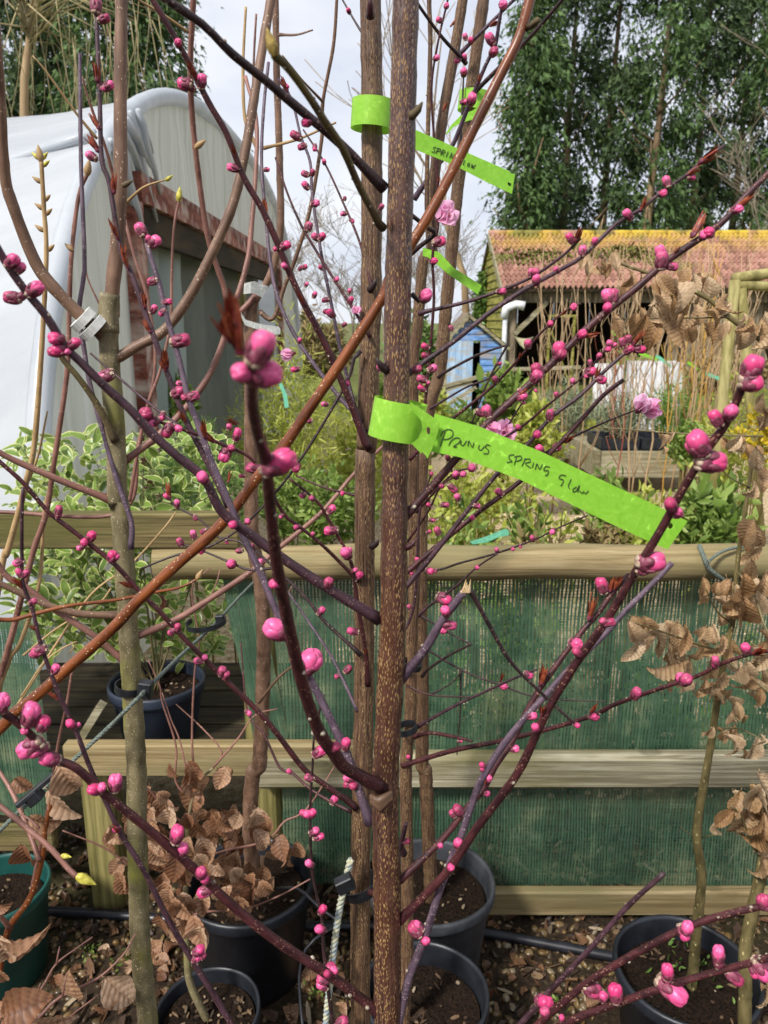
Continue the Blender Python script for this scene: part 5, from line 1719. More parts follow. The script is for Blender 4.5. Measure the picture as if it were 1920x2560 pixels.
limb(TO, 'side_shoot', 'B615,120 B640,110 B665,85', 30, 26, .715, .70, M_BR_MOSS, 8, budable=False)

# --- multi stemmed shrub at the far left
SB = Vector((P(-160, 2400, 1.25).x, 1.25, 0))
TS_ = thing('multi_stem_shrub', 'loose shrub of pinkish and straw coloured stems at the left of the tunnel', 'shrub', SB)
for s, a, b_, y0, y1, mt in (
    ('E0,740 E60,500 E110,300 E150,150 C200,1106 C240,850 C290,500 C300,200 A310,1090 A340,850 A380,745', 32, 20, 1.2, 1.15, M_PINKBR),
    ('E-40,900 E40,640 E90,560 E170,300 E190,0 C220,1000', 26, 14, 1.2, 1.2, M_STRAW),
    ('E0,290 E30,180 E80,0 C120,950 C150,800 C180,400 A200,1106 A190,900 A178,690', 30, 20, 1.15, 1.1, M_STRAW),
    ('C120,980 C165,860 C205,670', 14, 8, 1.15, 1.14, M_STRAW),
    ('E90,800 E200,640 E330,560 E300,610', 10, 6, 1.3, 1.35, M_STRAW),
    ('E60,860 E250,560 E400,350 E560,230 E700,80 E760,0', 15, 8, 1.3, 1.5, M_STRAW),
    ('E100,620 E250,500 E420,400 E480,330', 12, 7, 1.3, 1.45, M_STRAW),
    ('A420,600 A330,490 A200,310 A140,240', 16, 8, 1.2, 1.15, M_STRAW),
    ('A490,760 A450,620 A380,420 A355,330', 18, 10, 1.2, 1.15, M_PINKBR),
    ('A540,880 A620,810 A720,775', 16, 8, 1.1, 1.08, M_STRAW),
    ('A815,140 A700,60 A600,0 A560,-40', 16, 10, 1.15, 1.1, M_STRAW),
    ('C560,1060 C600,820 C640,640 C690,500 C735,300 C742,100 A745,1090 A755,960 A775,860', 18, 12, 1.2, 1.2, M_PINKBR),
    ('G130,560 G200,200 E250,1010 E290,820 E310,690', 18, 12, 1.3, 1.3, M_PINKBR),
    ('G-60,120 G0,165 G200,330 G300,440 G335,470', 28, 26, .80, .76, M_PINKBR),
    ('C430,210 C380,100 C370,20', 10, 6, 1.2, 1.2, M_PINKBR),
    ('E-20,0 C520,1106 C600,800 C670,480 C640,200 C580,0 A540,950', 20, 14, 1.2, 1.25, M_PINKBR),
):
    px0 = path(s)[0]
    pre = []
    if s.startswith('E0,740') or s.startswith('E-40') or s.startswith('E0,290'):
        pre = [SB + Vector((rng.uniform(-.05, .05), rng.uniform(-.05, .05), 0)), (SB + P(*px0, y0)) / 2 + Vector((-.02, 0, .1))]
    limb(TS_, 'stem', s, a, b_, y0, y1, mt, 8, pre=pre, budable=False, flare=0)
# ------------------------------------------------------------------ buds, blossom and young leaves
M_BLOSSOM = leafmat('petal_blossom_pink', [srgb(246, 176, 214), srgb(250, 206, 230)], .5, .5, 'object')


def bud_mesh(seed, open_=.5, long_=1.15, pm=None):
    """axis +Z, base at 0, bulb about 1 wide: overlapping petals above a calyx with five lobes and brown scales"""
    r = random.Random(seed)
    vs, fs, mi = [], [], []

    def ellipsoid(c, rx, ry, rz, mat, tilt=0, az=0, n=12, m=8, pinch=0.0, ridge=0.0):
        b0 = len(vs)
        rot = Matrix.Rotation(az, 3, 'Z') @ Matrix.Rotation(tilt, 3, 'Y')
        for j in range(m + 1):
            th = math.pi * j / m
            for k in range(n):
                a = 2 * math.pi * k / n
                s = math.sin(th) * (1 + ridge * math.sin(a * 3 + j * .5))
                p = Vector((rx * s * math.cos(a) * (1 - pinch * (1 - math.cos(th)) / 2), ry * s * math.sin(a), -rz * math.cos(th)))
                vs.append(Vector(c) + rot @ p)
        for j in range(m):
            for k in range(n):
                k2 = (k + 1) % n
                fs.append((b0 + j * n + k, b0 + j * n + k2, b0 + (j + 1) * n + k2, b0 + (j + 1) * n + k))
                mi.append(mat)
    # core ball and petals that overlap it
    zc = .42 + .34 * long_
    ellipsoid((0, 0, zc), .43, .43, .46 * long_, 0)
    for k in range(4):
        az = k * 1.57 + r.uniform(-.4, .4)
        t = r.uniform(.10, .2)
        ellipsoid((.15 * math.cos(az), .15 * math.sin(az), zc + r.uniform(-.02, .07)), .29, .37, .42 * long_, 0, t, az, 10, 7)
    # calyx cup and lobes
    ellipsoid((0, 0, .38 - .04 * open_), .47 - .05 * open_, .47 - .05 * open_, .40, 1)
    for k in range(5):
        az = k * 1.2566 + r.uniform(-.2, .2)
        h = .52 - .22 * open_ + r.uniform(-.05, .05)
        ellipsoid((.385 * math.cos(az), .385 * math.sin(az), .52 + .16 * (1 - open_)), .10, .22, .26 + .2 * (1 - open_), 1, -.12 * (1 - open_) + .2 * open_, az, 8, 6)
    for k in range(5):
        az = k * 1.25 + r.uniform(0, 1)
        ellipsoid((.24 * math.cos(az), .24 * math.sin(az), .08), .13, .18, .17, 2, .5, az, 7, 5)
    return mesh_np('bud', vs, fs, [pm or M_PETAL, M_CALYX, M_SCALE], True, mi)


def blossom_mesh(seed, flat=.6):
    r = random.Random(seed)
    vs, fs, mi = [], [], []
    for k in range(9):
        az = k * 2 * math.pi / 5 + (0 if k < 5 else .6) + r.uniform(-.12, .12)
        tilt = (flat if k < 5 else flat - .35) + r.uniform(-.15, .15)
        L, Wd = (.62, .30) if k < 5 else (.5, .26)
        b0 = len(vs)
        rot = Matrix.Rotation(az, 3, 'Z') @ Matrix.Rotation(tilt, 3, 'Y')
        for i in range(7):
            u = i / 6
            w = Wd * math.sin(math.pi * min(.97, .12 + .8 * u)) ** .7
            for j in range(5):
                v = j / 4 * 2 - 1
                z = u * L
                p = Vector((.14 * v * v - .10 * u * u + .03 * math.sin(5 * v + seed + 4 * u), v * w, z - .05 * v * v * u))
                vs.append(Vector((0, 0, .3)) + rot @ p)
        for i in range(6):
            for j in range(4):
                a = b0 + i * 5 + j
                fs.append((a, a + 1, a + 6, a + 5))
                mi.append(0)
    for k in range(12):
        az, t = r.uniform(0, 6.28), r.uniform(0, .5)
        d = Vector((math.sin(t) * math.cos(az), math.sin(t) * math.sin(az), math.cos(t)))
        tv_, tf_, _ = tube_geo([Vector((0, 0, .3)), Vector((0, 0, .3)) + d * .3, Vector((0, 0, .3)) + d * .34], [.008, .008, .02], 4)
        b0 = len(vs)
        vs += tv_
        fs += [tuple(i + b0 for i in f) for f in tf_]
        mi += [2] * len(tf_)
    tv_, tf_, _ = tube_geo([(0, 0, 0), (0, 0, .15), (0, 0, .33)], [.06, .14, .16], 8)
    b0 = len(vs)
    vs += tv_
    fs += [tuple(i + b0 for i in f) for f in tf_]
    mi += [1] * len(tf_)
    return mesh_np('blossom', vs, fs, [M_BLOSSOM, M_CALYX, M_STAMEN], True, mi)


def tuft_mesh(seed, n=6):
    r = random.Random(seed)
    vs, fs, mi = [], [], []
    for k in range(n):
        az, t = r.uniform(0, 6.28), r.uniform(.05, .38)
        rot = Matrix.Rotation(az, 3, 'Z') @ Matrix.Rotation(t, 3, 'Y')
        L = r.uniform(.6, 1.0)
        b0 = len(vs)
        for i in range(6):
            u = i / 5
            w = .095 * math.sin(math.pi * min(.98, .18 + .82 * u)) ** .8
            for v in (-1, 0, 1):
                vs.append(rot @ Vector((.03 * (1 - abs(v)) - .10 * u * u + .02, v * w, u * L)))
        for i in range(5):
            for j in range(2):
                a = b0 + i * 3 + j
                fs.append((a, a + 1, a + 4, a + 3))
                mi.append(0)
    for k in range(4):
        az = k * 1.57
        tv_, tf_, _ = tube_geo([(0, 0, -.05), (.05 * math.cos(az), .05 * math.sin(az), .08), (.06 * math.cos(az), .06 * math.sin(az), .26)], [.05, .07, .015], 6)
        b0 = len(vs)
        vs += tv_
        fs += [tuple(i + b0 for i in f) for f in tf_]
        mi += [1] * len(tf_)
    return mesh_np('leaf_tuft', vs, fs, [M_REDLEAF, M_CALYX], True, mi)


BUDS = [bud_mesh(1, .3, 1.15, M_PETALD), bud_mesh(2, .7, 1.05), bud_mesh(3, .9, 1.2), bud_mesh(4, .15, 1.0, M_PETALD), bud_mesh(5, .55, 1.1), bud_mesh(6, .8, 1.1)]
BLOSS = [blossom_mesh(1, .75), blossom_mesh(2, .45)]
TUFTS = [tuft_mesh(1), tuft_mesh(2, 5), tuft_mesh(3, 8)]

SA = np.array([(s[0], s[1]) for s in SAMPLES])
SY = np.array([s[2].y for s in SAMPLES])


def attach(px, py, prefer=None):
    d = np.hypot(SA[:, 0] - px, SA[:, 1] - py)
    i = int(np.argmin(d + SY * 6))
    return SAMPLES[i], d[i]


def put_bud(t, x, y, dz, mesh_list=None, name='bud', along=0.35):
    px, py = TILES[t][0] + x * TS, TILES[t][1] + y * TS
    (sx, sy, bp, br, tan, br_obj), dist = attach(px, py)
    if dist > 45 + dz * TS:
        print('no branch for', name, t, x, y)
        return
    dpx = dz * TS
    cen = P(px, py, bp.y)
    D = dpx / F * depth(cen)
    out = cen - bp
    lat = out.length
    front = max(0.0, (br + D * .42) - lat)
    cen = P(px, py, bp.y - front * .9)
    D = dpx / F * depth(cen)
    ax = (cen - bp)
    ax = ax.normalized() if ax.length > 1e-5 else Vector((0, -1, 0))
    ax = (ax + tan * along + Vector((rng.gauss(0, .12), rng.gauss(0, .12), .15 + rng.gauss(0, .1)))).normalized()
    s = D * 1.06
    if name == 'bud':
        me = rng.choice((BUDS[1], BUDS[2], BUDS[5]) if dz > 80 else BUDS)
        org = cen - ax * s * .72
    else:
        me = mesh_list
        org = cen - ax * s * .45
    q = ax.to_track_quat('Z', 'Y') @ Quaternion((0, 0, 1), rng.uniform(0, 6.28))
    link(name, me, org, br_obj, q, (s * rng.uniform(.86, 1.04), s * rng.uniform(.86, 1.04), s * rng.uniform(.84, 1.02)))


BUD_LIST = {
    'A': '415,20,50 455,80,42 470,370,45 445,378,34 790,362,55 872,348,45 820,378,34 770,185,35 390,672,42 1007,725,42 605,985,52 670,1042,50 640,1030,34 1235,1060,40 1320,530,42 1275,585,40 1300,635,34 1315,750,30 1350,745,24 1318,798,32 1365,878,32 1335,975,36 1358,1020,32 1392,1020,32 1400,697,22 1480,923,24 1490,853,18 1522,955,20 1155,733,24 1190,1075,24 1360,640,24 1238,375,26 1505,45,22 1650,890,26',
    'B': '515,20,44 458,165,42 475,222,42 380,425,46 350,440,30 345,310,36 350,155,24 375,175,26 348,248,26 235,85,26 270,25,24 230,248,28 316,262,24 1220,782,40 1052,925,42 910,1040,30 858,1080,40 805,1028,38 1195,1090,52 245,1043,48 1405,1005,54 1380,1015,40 1330,768,26 1205,835,34 1525,905,40',
    'C': '60,15,64 95,45,45 155,140,64 45,180,60 85,180,40 235,355,58 255,405,60 235,415,50 320,378,48 290,410,34 455,520,58 655,110,42 725,198,34 665,228,34 700,245,32 788,365,66 778,585,58 838,605,46 775,550,30 800,610,36 630,680,60 655,720,48 702,695,32 722,758,56 768,745,36 875,955,58 970,865,54 1000,830,36 1090,915,50 1025,770,44 990,735,26 1280,915,42 1080,330,40 1055,505,100 1150,510,122 1130,385,128 1210,890,122 720,1038,28 765,1068,30 255,1095,36 1305,1035,28 1345,1045,26 1435,1092,38 1480,1025,24 1455,848,24 1400,640,26 1330,710,28 1240,540,22 1275,490,28 1295,365,22 1500,550,26 1525,640,22 1425,245,36 1405,240,24 1360,165,24 1320,45,22 1230,45,30 1300,50,22 1385,48,22 1455,100,22 1510,150,20 1515,190,26 1405,190,26 1325,120,20 1490,295,22 1640,960,28 1145,850,32 1640,480,30 1045,950,20',
    'D': '183,168,62 145,488,38 215,22,30 175,390,32 212,485,36 160,530,38 163,570,32 178,430,30 190,548,20 288,308,24 443,665,48 420,680,36 510,152,34 655,72,36 635,70,30 658,98,42 742,57,30 965,175,54 992,170,48 965,225,46 820,220,36 718,293,28 622,375,34 755,400,62 765,425,50 855,338,42 660,487,54 660,517,52 600,600,44 590,610,34 480,530,28 718,683,42 745,598,22 815,540,24 890,458,24 930,432,26 975,375,32 968,402,30 995,385,22 895,500,42 872,515,26 940,535,38 1055,352,34 1030,370,34 1105,403,42 1060,405,38 1200,12,60 1245,45,42 662,770,40 672,832,38 750,825,40 580,740,28 403,1080,28 495,1018,34 1595,470,92 1605,548,86 1500,670,66 1432,695,64 1355,800,104 1340,830,70 1430,890,104 1240,1075,60 1265,1100,44 1085,960,28 1065,1005,26 310,945,32 342,942,32 298,1005,36 315,1038,32 250,995,26 265,1075,28 380,915,40 655,580,16 605,635,16 500,465,22 205,940,22 275,870,24 193,1075,22',
    'E': '395,103,44 365,130,38 345,155,34 485,188,46 500,195,34 255,10,30 75,220,40 85,260,36 110,265,32 145,385,30 165,600,50 145,615,36 240,675,38 305,915,44 335,920,24 135,865,92 190,905,64 10,820,78 125,1020,86 165,1030,60 205,1065,74 105,945,36 885,628,32 855,642,38 960,683,40 978,703,36 768,498,32 740,518,38 1005,55,42 1070,40,30 870,168,28 1000,225,46 1030,168,28 775,125,36 835,95,32 878,85,28 845,28,22 980,130,18 1185,310,48 1190,505,106 1345,640,112 1420,300,46 1495,178,52 1510,165,30 1550,275,36 1535,250,26 1425,80,46 1390,425,36 1522,515,38 1508,675,38 1495,1000,48 1450,1015,46 1382,1035,48 1130,212,26 1085,148,26 1280,65,26 1215,20,22 1350,95,18 1455,710,24 1075,868,28',
    'F': '265,380,56 265,425,46 285,488,50 255,510,40 210,35,22 228,78,34 195,85,18 143,205,24 200,255,32 222,258,18 118,265,20 382,25,26 728,85,28 640,112,26 590,150,16 557,160,20 487,165,20 402,240,20 108,408,20 1168,215,96 1130,245,54 940,310,60 950,325,44 975,475,48 945,470,34 832,570,56 835,605,44 515,752,36 627,705,34 640,880,38 655,932,40 563,1022,34 910,885,38 835,922,28 1090,782,48 1305,722,58 1280,718,44 1432,640,38 1430,660,30 1562,585,44 425,1095,26 105,1060,18 330,990,18 1275,8,42',
    'G': '498,55,70 405,90,62 440,85,45 765,280,68 792,350,52 870,450,54 885,480,46 880,535,58 862,785,46 855,815,44 880,810,26 1330,40,36 1330,200,40 1348,195,40 1310,195,34 1360,272,36 1378,297,36 1336,412,36 1393,612,42 1383,697,46 1428,865,58 1415,890,40 1443,875,40 1392,912,46 1390,940,40 1510,40,46 1500,70,36 1530,75,38 1480,1095,48 1445,135,34 1250,15,22 500,265,30',
    'H': '320,180,46 295,195,30 452,45,32 442,108,30 425,5,22 320,325,46 290,428,38 130,690,60 145,680,44 180,748,42 98,315,26 1310,690,60 1295,715,50 1445,805,60 1445,835,48 1225,880,58 1220,905,44 1250,965,98 1515,905,62 910,962,70 1000,968,70 948,985,42 697,1012,70 695,1050,50 1640,575,64 1640,880,84 1600,880,44 768,1080,28 240,335,24',
}
for t, s in BUD_LIST.items():
    for it in s.split():
        x, y, d = map(float, it.split(','))
        put_bud(t, x, y, d)
TUFT_LIST = {
    'A': '420,300,80 405,520,70 395,610,80 490,790,70 490,985,80 830,300,70 1140,900,80 530,1080,70 1225,360,60 1010,650,50',
    'B': '1420,670,95 1365,960,110 1125,880,55 845,1010,70 1265,1080,50 300,100,30 265,460,34 235,780,34 1340,740,55 1560,870,80 1395,690,60 480,100,50 410,340,40',
    'C': '625,190,60 630,300,60 715,440,80 785,690,70 880,740,90 900,785,70 540,20,60 1300,180,60 1000,250,200 1010,340,180 970,300,150 1005,715,60 725,1010,60 990,950,50 700,470,50',
    'D': '890,340,70 1100,350,70 925,500,50 800,790,70 600,590,50 780,245,34 590,430,34',
    'E': '540,310,70 230,790,60 75,300,60 140,500,50 1580,600,40',
    'F': '895,410,100 1010,300,80 690,700,90 685,855,60 905,850,60 1620,605,80 510,715,40 990,310,70',
    'G': '500,265,50', 'H': '440,60,30'}
for t, s in TUFT_LIST.items():
    for k, it in enumerate(s.split()):
        x, y, d = map(float, it.split(','))
        put_bud(t, x, y, d * 1.25, TUFTS[k % 3], 'leaf_tuft', 1.6)
for k, (t, x, y, d) in enumerate((('B', 268, 925, 125), ('D', 1118, 640, 110), ('D', 1155, 660, 110), ('D', 470, 750, 95), ('D', 525, 755, 110), ('C', 1243, 425, 75), ('C', 1540, 235, 50))):
    put_bud(t, x, y, d, BLOSS[k % 2], 'blossom', .2)

# short spurs on the trunks
def spur(tree, s, Y, dirv, L, mt):
    p = P(*s, Y)
    d = Vector(dirv).normalized()
    mb = MB()
    q = [p, p + d * L * .35, p + d * L * .7 + Vector((0, 0, L * .15)), p + d * L + Vector((0, 0, L * .45))]
    mb.tube(q, [L * .34, L * .26, L * .22, L * .05], 8)
    mb.tube([q[1], q[1] + Vector((L * .2, -L * .2, L * .5))], [L * .14, L * .03], 6)
    mb.build('spur', mt, tree, smooth=True)


for tree, s, Y, dv, L, mt in ((T1, (1022, 292), .612, (.7, -.5, .2), .012, M_BR_MOSS), (T1, (968, 925), .608, (-.6, -.6, .3), .012, M_BR_DARK), (T1, (1014, 1368), .608, (.8, -.4, .3), .010, M_BR_RED), (T2, (926, 42), .785, (0, -.8, .5), .013, M_BR_RED), (T2, (930, 1365), .79, (.5, -.7, .3), .013, M_BR_DARK), (T2, (925, 725), .785, (.5, -.7, .4), .012, M_BR_DARK), (T2, (925, 2230), .80, (.6, -.6, .3), .014, M_BR_RED)):
    spur(tree, s, Y, dv, L, mt)

# buds on the other trees
def pointed_bud(name, tree, s, Y, size, dirv, mt):
    vs, fs = [], []
    prof = [(0.12, 0), (.2, .15), (.24, .35), (.17, .65), (.07, .88), (.01, 1)]
    for r_, z in prof:
        for k in range(8):
            a = 2 * math.pi * k / 8
            vs.append((r_ * math.cos(a), r_ * math.sin(a), z))
    for i in range(5):
        for k in range(8):
            k2 = (k + 1) % 8
            fs.append((i * 8 + k, i * 8 + k2, i * 8 + 8 + k2, i * 8 + 8 + k))
    me = mesh_np(name, vs, fs, [mt])
    p = P(*tp(s), Y)
    d = Vector(dirv).normalized()
    L = size * TS / F * depth(p)
    link(name, me, p, tree, d.to_track_quat('Z', 'Y'), L)


pointed_bud('bud', TS_, 'G330,465', .76, 95, (.8, 0, -.45), M_YBUD)
pointed_bud('bud', TS_, 'G265,378', .77, 50, (.9, -.2, .0), M_YBUD)
pointed_bud('bud', TS_, 'A178,700', 1.1, 70, (-.1, 0, 1), M_STRAW)
for k, (s, dx) in enumerate((('A175,690', -.7), ('A178,690', .7), ('A182,720', .9), ('A180,790', -.9), ('A188,870', .8), ('A190,905', -.9), ('A195,930', .8), ('A190,1000', -.8), ('A375,760', .2), ('A316,1085', -.6), ('A205,1085', .8))):
    pointed_bud('bud', TS_, s, 1.13, 46 if k != 8 else 70, (dx, -.1, .6), M_YBUD if k < 3 else M_STRAW)
pointed_bud('bud', T1, 'A1190,245', .44, 115, (-.3, -.1, 1), M_OBUD)
pointed_bud('bud', TS_, 'A772,870', 1.2, 60, (.15, 0, 1), M_YBUD)
pointed_bud('bud', TS_, 'A715,780', 1.08, 40, (.8, 0, .5), M_YBUD)
pointed_bud('bud', TO, 'E850,292', .95, 55, (.5, 0, .8), M_STRAW)
pointed_bud('bud', TL_, 'A528,805', .94, 56, (.9, -.1, .4), M_BR_MOSS)
pointed_bud('bud', TM, 'A843,640', 1.3, 60, (.8, -.1, .5), M_STRAW)
# ------------------------------------------------------------------ dead leaves: beech and hornbeam
def dead_leaf_mat(name, cols, rough=.55):
    m, nt, b = new_mat(name)
    c = ramp(nt, objrand(nt), [(i / (len(cols) - 1), x) for i, x in enumerate(cols)])
    f = noise(nt, coords(nt, 'Object', (3, 3, 3)), 1, 5, .6)
    c = mixc(nt, ramp(nt, f, [(.4, (0, 0, 0)), (.75, (.8, .8, .8))]), c, tuple(x * .55 for x in cols[0][:3]) + (1,))
    nt.links.new(c, b.inputs['Base Color'])
    b.inputs['Roughness'].default_value = rough
    uvn = N(nt, 'ShaderNodeTexCoord')
    sp = N(nt, 'ShaderNodeSeparateXYZ')
    nt.links.new(uvn.outputs['UV'], sp.inputs['Vector'])
    vein = ramp(nt, sp.outputs['X'], [(.0, (.0, .0, .0)), (.55, (.25, .25, .25)), (1.0, (1, 1, 1))])   # side veins run dark along the pleats
    c = mixc(nt, vein, c, mixc(nt, 1.0, c, (.46, .38, .32, 1), 'MULTIPLY'))
    nt.links.new(c, b.inputs['Base Color'])
    t = N(nt, 'ShaderNodeBsdfTranslucent')
    nt.links.new(c, t.inputs['Color'])
    mx = N(nt, 'ShaderNodeMixShader', Fac=.32)
    nt.links.new(b.outputs['BSDF'], mx.inputs[1])
    nt.links.new(t.outputs['BSDF'], mx.inputs[2])
    nt.links.new(mx.outputs['Shader'], nt.nodes['Material Output'].inputs['Surface'])
    return m


M_BEECH = dead_leaf_mat('dead_beech', [srgb(136, 92, 64), srgb(190, 146, 112), srgb(222, 190, 158), srgb(166, 118, 84), srgb(206, 166, 132)])
M_HORN = dead_leaf_mat('dead_hornbeam', [srgb(182, 142, 98), srgb(210, 176, 132), srgb(228, 204, 168), srgb(194, 156, 112)])


def leaf_mesh(seed, mt, width=.62, curl=.5, fold=.35, ribs=9, rip=.03, nu=30, nv=8, wave=.05, twist=.0):
    """length 1 along +Y, base at 0; pleated along the side veins, edges curled"""
    r = random.Random(seed)
    vs, fs, uv = [], [], []
    ph = r.uniform(0, 6)
    for i in range(nu + 1):
        u = i / nu
        w = width / 2 * (math.sin(math.pi * min(.995, .03 + .97 * u) ** .85) ** .8) * (1 + .022 * math.sin(u * ribs * 6.28 + ph) + .05 * math.sin(u * 9 + ph * 3))
        for j in range(nv + 1):
            v = j / nv * 2 - 1
            x = v * w
            z = fold * abs(x) + rip * math.sin((u * 1.0 - abs(v) * .16) * ribs * 6.283) * (1 - .3 * abs(v)) + wave * math.sin(u * 5 + v * 2 + ph)
            z += curl * .45 * (v * v) * w * (1 + .5 * math.sin(u * 7 + ph * 2 + (2 if v > 0 else 0)))
            y = u
            # bend along the length
            a = curl * 1.3 * (u - .3)
            y2, z2 = .3 + math.sin(a) / (curl * 1.3 + 1e-6), (1 - math.cos(a)) / (curl * 1.3 + 1e-6) * -1
            tw = twist * u
            x, z = x * math.cos(tw) - z * math.sin(tw), x * math.sin(tw) + z * math.cos(tw)
            vs.append((x, y2, z + z2))
            uv.append((.5 - .5 * math.sin((u - abs(v) * .16) * ribs * 6.283) if abs(v) > .05 else .9, u))
    for i in range(nu):
        for j in range(nv):
            a = i * (nv + 1) + j
            fs.append((a, a + 1, a + nv + 2, a + nv + 1))
    tv_, tf_, _ = tube_geo([(0, -.12, .02), (0, .0, .0)], [.012, .014], 4)
    b0 = len(vs)
    vs += tv_
    fs += [tuple(i + b0 for i in f) for f in tf_]
    uv += [(.5, 0)] * len(tv_)
    return mesh_np('leaf', vs, fs, [mt], True, None, uv)


BEECH = [leaf_mesh(i, M_BEECH, .64 + .06 * (i % 3), .25 + .3 * (i % 4), .06 + .12 * (i % 3), 7, .020, wave=.035, twist=(i % 3 - 1) * .45) for i in range(8)]
HORN = [leaf_mesh(20 + i, M_HORN, .42 + .07 * (i % 3), .4 + .45 * (i % 4), .35 + .3 * (i % 3), 9, .034, twist=(i % 3 - 1) * .8) for i in range(8)]


def put_leaf(tree, meshes, px, py, Y, size_px, rollv=None, droop=None, rnd=rng, ang=None):
    p = P(px, py, Y)
    L = size_px / F * depth(p)
    if ang is None:
        d = Vector((rnd.gauss(0, .45), rnd.gauss(0, .35), -1 if droop is None else droop)).normalized()
    else:
        d = Vector((math.cos(R(ang)), rnd.gauss(0, .2), math.sin(R(ang)))).normalized()
    up = Vector((rnd.gauss(0, .6), -1, rnd.gauss(0, .5)))
    x = d.cross(up).normalized()
    z = x.cross(d)
    m3 = Matrix((x, d, z)).transposed()
    link('leaf', rnd.choice(meshes), p - d * L * .45, tree, m3.to_quaternion(), L)


# --- beech in the small pot, brown leaves spilling over the big black pot
lr = random.Random(77)
BB = Vector((pF.x, pF.y, 0))
TB = thing('beech_sapling', 'young beech with brown dead leaves leaning over the big black pot', 'beech', BB)
limb(TB, 'stem', 'G822,930 G808,800 G800,650 G805,420 G812,250 G830,140 G870,50 G920,0', 36, 12, pF.y, 1.36, M_OLIVE, 10, pre=[BB + Vector((0, 0, .16))], flare=0, budable=False)
for s, a, b_, y0, y1 in (('G812,260 G700,160 G640,90 G560,40', 14, 8, 1.30, 1.25), ('G810,420 G960,360 G1100,330 G1180,290 G1230,230 G1330,170 E1500,1010', 14, 6, 1.32, 1.4), ('G805,600 G700,520 G560,420 G440,340 G270,270', 14, 7, 1.28, 1.2), ('G808,640 G900,620 G1050,610 G1200,555 G1340,480', 12, 7, 1.3, 1.35), ('G830,140 G760,60 E760,1010 E700,820 E690,750 E640,640', 12, 6, 1.36, 1.4), ('G920,0 E960,1040 E880,940 E760,830', 10, 6, 1.38, 1.42), ('G900,20 E1020,990 E1100,880 E1200,850', 12, 6, 1.37, 1.4), ('G830,140 E780,1000 E740,900 E700,780', 10, 6, 1.35, 1.4), ('G850,90 E830,1000 E840,700 E860,560 E830,330 E910,240', 12, 6, 1.38, 1.45), ('E870,430 E930,320 E950,250', 8, 5, 1.42, 1.45)):
    limb(TB, 'twig', s, a, b_, y0, y1, M_PINKBR, 6, flare=0, budable=False, step=.01)
for (cx, cy, rx, ry, n, y0, y1, sz) in ((700, 190, 130, 70, 12, 1.22, 1.36, 66), (760, 400, 130, 120, 26, 1.2, 1.34, 66), (960, 240, 90, 70, 12, 1.3, 1.45, 66), (990, 400, 120, 90, 16, 1.26, 1.42, 66), (1080, 480, 100, 80, 14, 1.26, 1.4, 70), (1140, 300, 70, 80, 8, 1.34, 1.46, 64), (1250, 370, 40, 40, 3, 1.36, 1.42, 76), (770, 620, 80, 90, 15, 1.16, 1.24, 66), (850, 700, 40, 50, 6, 1.14, 1.2, 80), (540, 440, 40, 60, 5, 1.2, 1.28, 58), (480, 280, 40, 50, 4, 1.2, 1.3, 56), (850, 60, 60, 60, 7, 1.32, 1.38, 66), (950, 40, 40, 30, 3, 1.34, 1.4, 62), (735, 20, 20, 20, 2, 1.3, 1.34, 40), (1040, 570, 100, 50, 10, 1.24, 1.34, 64), (640, 300, 70, 90, 8, 1.22, 1.3, 60)):
    for k in range(n):
        px, py = tp('G%f,%f' % (cx + lr.gauss(0, rx * .55), cy + lr.gauss(0, ry * .55)))
        put_leaf(TB, BEECH, px, py, lr.uniform(y0, y1), sz * lr.uniform(.75, 1.2), rnd=lr)

# --- near beech at the lower left
NB = Vector((P(-60, 2900, .80).x, .80, 0))
TN = thing('beech_sapling', 'near beech shoot with large curled tan leaves beside the green pot', 'beech', NB)
limb(TN, 'stem', 'G-40,1106 G0,860 G40,690 G130,560 G185,380 G195,270 G215,180 G235,80 E250,1090', 40, 16, .80, .84, M_ORANGE, 12, pre=[NB, NB + Vector((0, 0, .15))], flare=0, budable=False)
for s, a, b_, y0, y1, mt in (('G170,400 G120,260 G60,120 G0,20 E-60,1060', 26, 18, .82, .9, M_PINKBR), ('G40,690 G0,640 G-60,600', 26, 20, .80, .78, M_PINKBR), ('G-60,1300 G155,1090 G260,990 G420,910 G530,810 G585,715', 22, 7, .80, .92, M_PINKBR), ('G-60,1250 G160,980 G240,850 G330,780 G400,730', 16, 7, .80, .9, M_PINKBR), ('G245,850 G250,810 G258,770', 13, 5, .85, .86, M_PINKBR), ('G120,1250 G290,1085 G440,970', 12, 6, .82, .9, M_PINKBR), ('G270,985 G280,930 G290,890', 12, 5, .83, .84, M_PINKBR), ('G155,985 G175,930', 10, 4, .82, .82, M_PINKBR), ('G170,260 G120,215 G90,200', 14, 8, .83, .84, M_PINKBR)):
    limb(TN, 'twig', s, a, b_, y0, y1, mt, 8, flare=0, budable=False)
for (x, y, sz, ang, Y) in ((295, 60, 110, -70, .80), (265, 160, 110, -50, .83), (195, 235, 90, -25, .85), (110, 385, 84, -85, .83), (95, 750, 130, -15, .78), (15, 800, 110, -80, .77), (100, 1045, 130, 20, .77), (510, 965, 105, -50, .88), (318, 945, 92, 100, .86), (450, 1035, 62, 0, .86), (225, 1100, 100, -10, .80), (10, 600, 46, 20, .79), (90, 75, 56, -20, .9), (-10, 1075, 90, 60, .78), (5, 900, 60, -90, .77)):
    px, py = tp('G%d,%d' % (x, y))
    put_leaf(TN, BEECH, px, py, Y, sz, ang=ang, rnd=lr)

